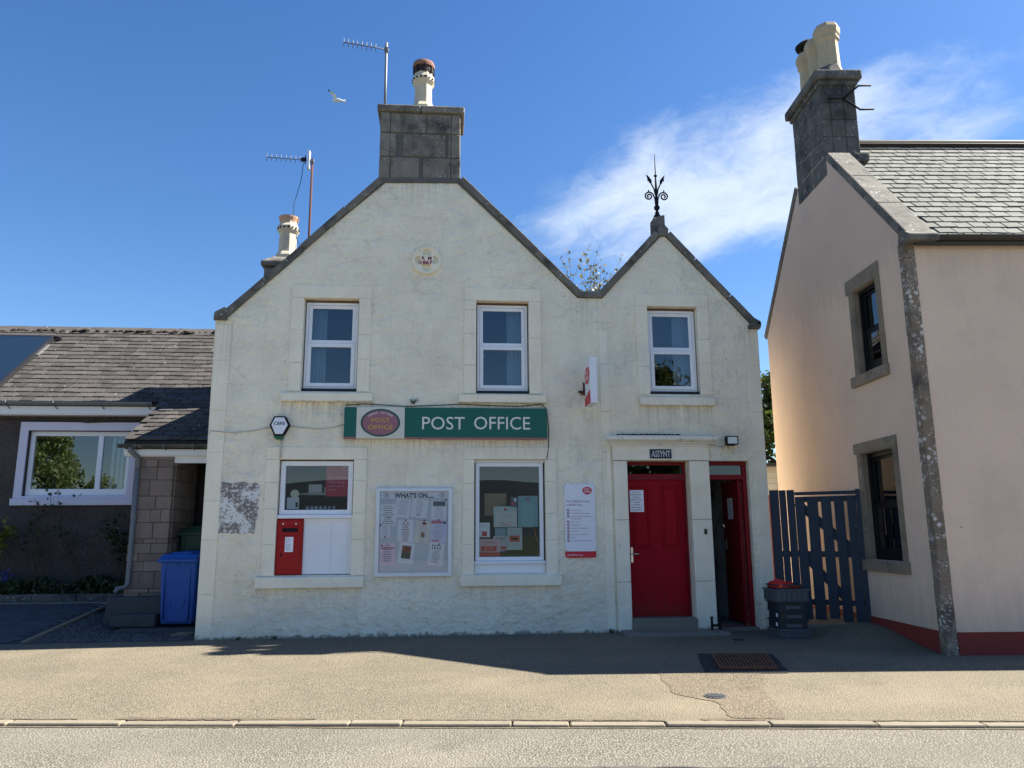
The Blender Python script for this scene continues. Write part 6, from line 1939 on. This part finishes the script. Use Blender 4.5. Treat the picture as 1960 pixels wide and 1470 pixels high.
MB().box(4.575, 4.625, -0.951, -0.945, 0.675, 0.712).build('reflective_tab', flat('bright red tab', (0.8, 0.05, 0.02), 0.4), BG)

# ------------------------------------------------------------------ ironwork in the pavement
def quad_map(p, s_, t):
    a, b, c, d = [Vector((q[0], q[1], 0)) for q in p]
    return (a * (1 - s_) + b * s_) * (1 - t) + (d * (1 - s_) + c * s_) * t
gq = [(3.13, -2.25), (3.775, -2.335), (3.50, -3.265), (2.90, -3.19)]
S = thing('drain_grating', 'rusty rectangular drain grating set in dark asphalt', 'drain cover', (3.33, -2.76, 0.01))
M_grat = mat('rusty cast iron', (0.13, 0.052, 0.026), 0.85, var=0.3, vscale=12, grain=0.25, bump=0.6, bscale=40, blotch=[((0.22, 0.11, 0.035), 18, 0.56, 0.7, 0.6)])
mb = MB()
c4 = [quad_map(gq, *q) for q in ((0, 1), (1, 1), (1, 0), (0, 0))]
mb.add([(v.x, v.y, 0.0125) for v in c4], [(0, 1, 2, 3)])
mb.build('pit', mat('drain shadow', (0.012, 0.010, 0.009), 1.0), S)  # flat dark sheet, its colour stands in for the shade under the bars
def gbar(s0, s1, t0, t1, z0, z1):
    q = [quad_map(gq, s0, t1), quad_map(gq, s1, t1), quad_map(gq, s1, t0), quad_map(gq, s0, t0)]
    return MB().hexa([(v.x, v.y, z0) for v in q] + [(v.x, v.y, z1) for v in q])
for s0, s1, t0, t1 in ((0, 1, 0, 0.05), (0, 1, 0.95, 1), (0, 0.04, 0.05, 0.95), (0.96, 1, 0.05, 0.95)):
    gbar(s0, s1, t0, t1, 0.013, 0.036).build('frame_bar', M_grat, S)
for k in range(15):
    s0 = 0.062 + 0.0605 * k
    gbar(s0, s0 + 0.036, 0.052, 0.948, 0.014, 0.034).build('bar', M_grat, S)
for t in (0.35, 0.65):
    gbar(0.042, 0.958, t - 0.02, t + 0.02, 0.013, 0.030).build('cross_bar', M_grat, S)
S = thing('stopcock_cover', 'small round grey water cover with a checked top in the pavement patch', 'cover', (2.40, -4.46, 0.0))
M_cast = mat('polished cast iron', (0.13, 0.135, 0.14), 0.55, var=0.15, bump=0.3, metal=0.4)
MB().lathe([(0.098, 0.004), (0.098, 0.011), (0.085, 0.012)], (2.40, -4.46, 0.0), 28).build('rim', M_cast, S)
for i in range(-2, 3):
    for j in range(-2, 3):
        if i * i + j * j < 6:
            MB().box(2.40 + i * 0.032 - 0.012, 2.40 + i * 0.032 + 0.012, -4.46 + j * 0.032 - 0.012, -4.46 + j * 0.032 + 0.012, 0.0125, 0.019).build('stud', M_cast, S)
S = thing('small_hatch', 'small square metal hatch flush in the pavement before the open side door', 'cover', (3.92, -1.05, 0.0))
MB().hexa([(3.80, -1.13, 0.003), (4.05, -1.15, 0.003), (4.04, -0.96, 0.003), (3.80, -0.95, 0.003), (3.80, -1.13, 0.012), (4.05, -1.15, 0.012), (4.04, -0.96, 0.012), (3.80, -0.95, 0.012)]).build('frame', M_kerb, S, bevel=0.003)
MB().box(3.85, 4.0, -1.11, -0.99, 0.012, 0.018).build('lid', M_black, S)

# ------------------------------------------------------------------ plants
def leaf_cloud(mb, pts, size, rr, flat_=0.0, aspect=1.6):
    for p in pts:
        s_ = size * rr.uniform(0.6, 1.3)
        d = Vector((rr.gauss(0, 1), rr.gauss(0, 1), rr.gauss(0, 1) * (1 - flat_))).normalized()
        b = d.orthogonal().normalized()
        b = (b * math.cos(rr.random() * 6.28) + d.cross(b) * math.sin(rr.random() * 6.28)).normalized()
        p = Vector(p)
        mb.add([p - d * s_ * aspect * 0.5, p + b * s_ * 0.5, p + d * s_ * aspect * 0.5, p - b * s_ * 0.5], [(0, 1, 2, 3)])
def branch(mb, p, d, L, r, depth, rr, tips, spread=0.6, up=0.15, seg=4, kids=3):
    pts, rs = [Vector(p)], [r]
    q, dd = Vector(p), Vector(d).normalized()
    for k in range(seg):
        dd = (dd + Vector((rr.gauss(0, 0.12), rr.gauss(0, 0.12), rr.gauss(0, 0.08) + up * 0.3))).normalized()
        q = q + dd * (L / seg)
        pts.append(q.copy())
        rs.append(r * (1 - 0.55 * (k + 1) / seg))
    mb.tube(pts, rs, 6 if r > 0.02 else 4, smooth=True)
    if depth == 0:
        tips.extend(pts[1:])
        return
    for k in range(kids):
        i = rr.randint(max(1, seg - 2), seg)
        nd = (dd + Vector((rr.gauss(0, spread), rr.gauss(0, spread), rr.gauss(0, spread * 0.7) + up))).normalized()
        branch(mb, pts[i], nd, L * rr.uniform(0.55, 0.8), rs[i] * 0.72, depth - 1, rr, tips, spread, up, seg, kids)
M_leaf = leaf_mat('fresh leaf', (0.085, 0.105, 0.025))
M_blossom = leaf_mat('pale blossom', (0.42, 0.40, 0.30), 0.3, 0.25)
M_yleaf = leaf_mat('yellow green leaf', (0.20, 0.20, 0.035))
M_paleleaf = leaf_mat('pale willow leaf', (0.24, 0.30, 0.10))
M_dleaf = leaf_mat('dark leaf', (0.035, 0.055, 0.018))
M_conif = leaf_mat('hedge green', (0.075, 0.105, 0.016))

# flowering tree showing in the valley between the gables
T = thing('blossom_tree', 'tree with sparse pale blossom and young leaves behind the roof valley', 'tree', (4.3, 14.0, 0.0))
rr = random.Random(3)
mb = MB()
tips = []
mb.tube([(4.3, 14, -0.1), (4.35, 14, 2.5), (4.3, 14, 5.0), (4.3, 14, 6.4)], [0.24, 0.19, 0.15, 0.12], 10)
for k in range(9):
    a = k * 2.4
    branch(mb, (4.3, 14, 6.2 + 0.08 * k), (math.cos(a) * 0.62, math.sin(a) * 0.62, 1.0), 2.1, 0.06, 2, rr, tips, 0.42, 0.22, 4, 3)
mb.build('trunk', M_bark, T)
tips = [t for t in tips if t.z < 11.0]
l1, l2 = MB(), MB()
cl = []
for t in tips:
    for _ in range(4):
        cl.append(t + Vector((rr.gauss(0, 0.06), rr.gauss(0, 0.06), rr.gauss(0, 0.07))))
rr.shuffle(cl)
leaf_cloud(l1, cl[:int(len(cl) * 0.6)], 0.085, rr)
leaf_cloud(l2, cl[int(len(cl) * 0.6):], 0.075, rr, aspect=1.1)
l1.build('foliage', leaf_mat('olive spring leaf', (0.15, 0.145, 0.055)), T)
l2.build('blossom', M_blossom, T)

# tall bright evergreen behind the gate passage
def bushy(name, label, c, rx, ry, z0, z1, n_, size, m, seed, limbs=True, cat='tree', group=None):
    o = thing(name, label, cat, (c[0], c[1], 0.0), group=group)
    rr = random.Random(seed)
    mb = MB()
    h = z1 - z0
    k_ = 1.0 if limbs else 0.35
    mb.tube([(c[0], c[1], -0.1), (c[0], c[1], z0 + h * 0.5), (c[0], c[1], z1 - h * 0.08)], [0.03 * h * k_, 0.018 * h * k_, 0.005 * h * k_], 8)
    lim = []
    for k in range(14 if limbs else 0):
        a = rr.random() * 6.28
        zz_ = z0 + h * rr.uniform(0.05, 0.85)
        mb.tube([(c[0], c[1], zz_), (c[0] + math.cos(a) * rx * 0.7, c[1] + math.sin(a) * ry * 0.7, zz_ + h * 0.12)], [0.014 * h, 0.004 * h], 5)
    mb.build('trunk', M_bark, o)
    fol = MB()
    pts = []
    clumps = []
    for k in range(90):
        t = rr.random()
        zc = z0 + h * t
        prof = (math.sin(math.pi * min(1, max(0, 0.12 + 0.88 * t))) ** 0.6)
        a = rr.random() * 6.28
        q = rr.uniform(0.45, 1.0)
        clumps.append((Vector((c[0] + math.cos(a) * rx * prof * q, c[1] + math.sin(a) * ry * prof * q, zc)), rr.uniform(0.10, 0.22) * h * 0.6))
    for k in range(n_):
        cc, rad = rr.choice(clumps)
        d = Vector((rr.gauss(0, 1), rr.gauss(0, 1), rr.gauss(0, 1))).normalized() * rad * rr.random() ** 0.4
        pts.append(cc + d)
    leaf_cloud(fol, pts, size, rr)
    fol.build('crown', m, o)
    return o
bushy('evergreen_tree', 'bright green evergreen behind the passage between the white and pink houses', (9.3, 9.0), 1.4, 1.4, 0.6, 5.55, 9000, 0.13, M_conif, 5)
# garden shed beyond the gate
S = thing('garden_shed', 'cream boarded shed with a rust red door beyond the blue gate', 'shed', (8.6, 6.8, 0.0))
MB().box(7.2, 10.2, 6.82, 8.6, 0.0, 2.90).build('wall', M_plinth, S)
for k in range(5):
    MB().hexa([(7.15, 6.76, 2.30 + 0.14 * k), (10.25, 6.76, 2.30 + 0.14 * k), (10.25, 6.82, 2.30 + 0.14 * k), (7.15, 6.82, 2.30 + 0.14 * k), (7.15, 6.80, 2.438 + 0.14 * k), (10.25, 6.80, 2.438 + 0.14 * k), (10.25, 6.82, 2.438 + 0.14 * k), (7.15, 6.82, 2.438 + 0.14 * k)]).build('board', M_shedw, S)
MB().box(7.1, 10.3, 6.6, 8.8, 3.0, 3.06).build('roof', M_dgrey, S)
MB().box(7.4, 8.6, 6.79, 6.82, 0.05, 2.28).build('door', mat('rust red boards', (0.30, 0.06, 0.025), 0.7), S)

# border plants under the cottage window
def twig_shrub(label, c, h, seed, leafm, leaves, spread, size=0.05, group='shrubs under the cottage window', kids=3, stems=5, depth=2):
    o = thing('shrub', label, 'shrub', c, group=group)
    rr = random.Random(seed)
    mb = MB()
    tips = []
    for k in range(stems):
        a = rr.random() * 6.28
        branch(mb, c, (math.cos(a) * spread, math.sin(a) * spread * 0.4, 1.0), h * rr.uniform(0.42, 0.60), 0.013, depth, rr, tips, 0.45, 0.2, 4, kids)
    mb.build('stems', M_bark, o)
    pts = []
    for k in range(leaves):
        t = rr.choice(tips)
        pts.append(t + Vector((rr.gauss(0, 0.035), rr.gauss(0, 0.03), rr.gauss(0, 0.04))))
    if pts:
        f = MB()
        leaf_cloud(f, pts, size, rr)
        f.build('leaves', leafm, o)
    return o
twig_shrub('tall nearly bare twiggy shrub in front of the cottage window', (-7.05, 2.95, 0.46), 1.75, 2, M_dleaf, 160, 0.28, 0.05)
twig_shrub('leafy rose bush beside the cottage downpipe', (-5.72, 2.92, 0.46), 1.15, 6, M_dleaf, 420, 0.30, 0.055)
twig_shrub('leaning bare shrub midway along the cottage flower bed', (-6.4, 2.9, 0.46), 1.2, 9, M_dleaf, 70, 0.6, 0.05, stems=3)
twig_shrub('shrub with sunlit yellow green leaves at the far end of the cottage bed', (-8.15, 2.75, 0.46), 1.2, 12, M_yleaf, 420, 0.30, 0.075)
S = thing('bluebells', 'clump of blue flowers in the cottage flower bed', 'flowers', (-7.75, 2.85, 0.46))
rr = random.Random(17)
f1, f2 = MB(), MB()
for k in range(46):
    x, y = -7.75 + rr.gauss(0, 0.17), 2.85 + rr.gauss(0, 0.09)
    h = rr.uniform(0.2, 0.42)
    f1.tube([(x, y, 0.46), (x + rr.gauss(0, 0.03), y, 0.46 + h)], 0.004, 4)
    leaf_cloud(f2, [(x + rr.gauss(0, 0.02), y + rr.gauss(0, 0.02), 0.46 + h - 0.025 * j) for j in range(5)], 0.035, rr)
    leaf_cloud(f1, [(x + rr.gauss(0, 0.05), y + rr.gauss(0, 0.04), 0.46 + rr.uniform(0.02, 0.2)) for j in range(4)], 0.05, rr, aspect=4)
f1.build('stems', M_leaf, S)
f2.build('petals', leaf_mat('bluebell', (0.10, 0.11, 0.42)), S)
f = MB()
rr = random.Random(19)
pts = []
for k in range(4200):
    x = rr.uniform(-9.5, -5.2)
    h = 0.16 + 0.16 * max(0, noise.noise(Vector((x * 1.9, 0, 0))) + 0.4)
    pts.append((x, rr.uniform(2.62, 3.15), 0.46 + rr.random() ** 1.3 * h))
leaf_cloud(f, pts, 0.055, rr)
struct(f.build('ground_cover', M_dleaf), 'stuff', 'low leafy ground cover in the cottage bed')
f = MB()
for k in range(9):
    x, y, z = rr.uniform(-8.0, -5.4), rr.uniform(2.62, 2.8), 0.46 + rr.uniform(0.15, 0.3)
    leaf_cloud(f, [(x, y, z)] * 6, 0.035, rr, aspect=1)
struct(f.build('small_yellow_flowers', leaf_mat('primrose', (0.6, 0.5, 0.06))), 'stuff', 'scattered small yellow flowers in the cottage bed')

def tuft(label, c, h, n_, seed, cat='weed', m=None):
    rr = random.Random(seed)
    mb = MB()
    for k in range(n_):
        a = rr.random() * 6.28
        b = Vector((math.cos(a), -abs(math.sin(a)) * 0.6, 0))
        side = Vector((-b.y, b.x, 0)) * 0.006
        p = Vector(c) + b * 0.01
        q = p + b * h * rr.uniform(0.2, 0.9) + Vector((0, 0, h * rr.uniform(0.5, 1.0)))
        r_ = q + b * h * 0.35 + Vector((0, 0, -h * 0.1))
        mb.add([p - side, p + side, q + side, q - side, r_], [(0, 1, 2, 3), (3, 2, 4)])
    return tag(mb.build('weed', m or M_leaf), label, cat, 'weeds growing on the white house')
tuft('small fern growing from the wall just above the long green sign', (-0.50, -0.015, 3.35), 0.085, 18, 5, m=M_dleaf)
tuft('grass tuft at the wall foot below the flaked patch', (-2.86, -0.04, 0.0), 0.05, 22, 8)
tuft('grass tuft at the wall foot below the post box', (-2.35, -0.04, 0.0), 0.055, 26, 9)
tuft('weed at the foot of the doorcase beside the low step', (2.42, -0.07, 0.0), 0.08, 26, 10)
tuft('weed beside the threshold of the open side door', (4.06, -0.12, 0.0), 0.07, 20, 11)

# gull in flight
S = thing('gull', 'white gull gliding in the sky left of the central chimney', 'bird', (-4.2, 15.0, 17.33))
body = MB().lathe([(0.01, -0.24), (0.05, -0.16), (0.075, -0.02), (0.06, 0.12), (0.045, 0.2), (0.01, 0.26)], (0, 0, 0), 10, smooth=True)
ax = Vector((-0.75, 0.45, 0.25)).normalized()
sd = Vector((0.35, 0.55, 0.75)).normalized()
sd = (sd - ax * sd.dot(ax)).normalized()
th_ = ax.cross(sd)
c = Vector((-4.15, 15.0, 17.25))
body.v = [c + ax * v.z + sd * v.x + th_ * v.y for v in body.v]
bo = body.build('body', flat('white feathers', (0.75, 0.75, 0.74), 0.8), S)
def wing(sg, tipm):
    mb = MB()
    tip = Vector((-0.33, -0.1, 0.36)) if sg > 0 else Vector((0.30, 0.35, 0.12))
    mid = tip * 0.5 + Vector((0, 0, 0.05))
    ch = ax * 0.10
    mb.add([c + ch * 0.9, c - ch * 0.6, c + mid - ch * 0.9, c + mid + ch * 0.7, c + tip * 0.85 - ch * 0.5, c + tip * 0.85 + ch * 0.4], [(0, 1, 2, 3), (3, 2, 4, 5)])
    mb.add([v + Vector((0, 0, -0.012)) for v in mb.v[:6]], [(3, 2, 1, 0), (5, 4, 2, 3)])
    w_ = mb.build('wing', flat('white feathers', (0.75, 0.75, 0.74), 0.8), S)
    mb2 = MB().add([c + tip * 0.85 - ch * 0.5, c + tip * 0.85 + ch * 0.4, c + tip * 1.1], [(0, 1, 2)])
    mb2.add([c + tip * 0.85 - ch * 0.5 - Vector((0, 0, 0.01)), c + tip * 0.85 + ch * 0.4 - Vector((0, 0, 0.01)), c + tip * 1.1], [(2, 1, 0)])
    mb2.build('wing_tip', M_black, w_)
wing(1, True)
wing(-1, True)
MB().add([c - ax * 0.2, c - ax * 0.36 + sd * 0.06, c - ax * 0.36 - sd * 0.06, c - ax * 0.2 - th_ * 0.01, c - ax * 0.36 + sd * 0.06 - th_ * 0.01, c - ax * 0.36 - sd * 0.06 - th_ * 0.01], [(0, 1, 2), (5, 4, 3)]).build('tail', flat('white feathers', (0.75, 0.75, 0.74), 0.8), S)

# ------------------------------------------------------------------ across the road (seen only as reflections in the window glass)
mb = MB()
vs, fs = [], []
for i in range(81):
    x = -800 + 20 * i
    hgt = 30 + 16 * noise.noise(Vector((x * 0.004, 1.7, 0))) + 7 * noise.noise(Vector((x * 0.013, 4.1, 0)))
    for j, (d, q) in enumerate(((330, 0.0), (380, 0.45), (450, 0.85), (520, 1.0), (640, 0.3))):
        vs.append((x, -d - 20 * noise.noise(Vector((x * 0.006, j * 2.0, 3))), -0.2 + hgt * q * (1 + 0.1 * noise.noise(Vector((x * 0.02, j * 3.0, 9))))))
for i in range(80):
    for j in range(4):
        fs.append((i * 5 + j, i * 5 + j + 1, (i + 1) * 5 + j + 1, (i + 1) * 5 + j))
struct(mb.add(vs, fs, True).build('hill', mat('haze blue hillside', (0.026, 0.036, 0.042), 0.95, var=0.4, vscale=0.012, grain=0.2, gscale=0.2, bump=0.0)))  # blue grey of distant haze is mixed into the hill colour
bushy('garden_tree', 'broad leafy tree across the road, mirrored in the cottage window', (-23.0, -25.5), 4.6, 4.2, -0.4, 7.4, 30000, 0.15, M_paleleaf, 25, limbs=False, group='trees across the road')
bushy('garden_tree', 'tall dark tree across the road, mirrored in the small gable window', (12.4, -31.0), 2.2, 2.2, 2.0, 10.4, 9000, 0.22, M_leaf, 26, group='trees across the road')
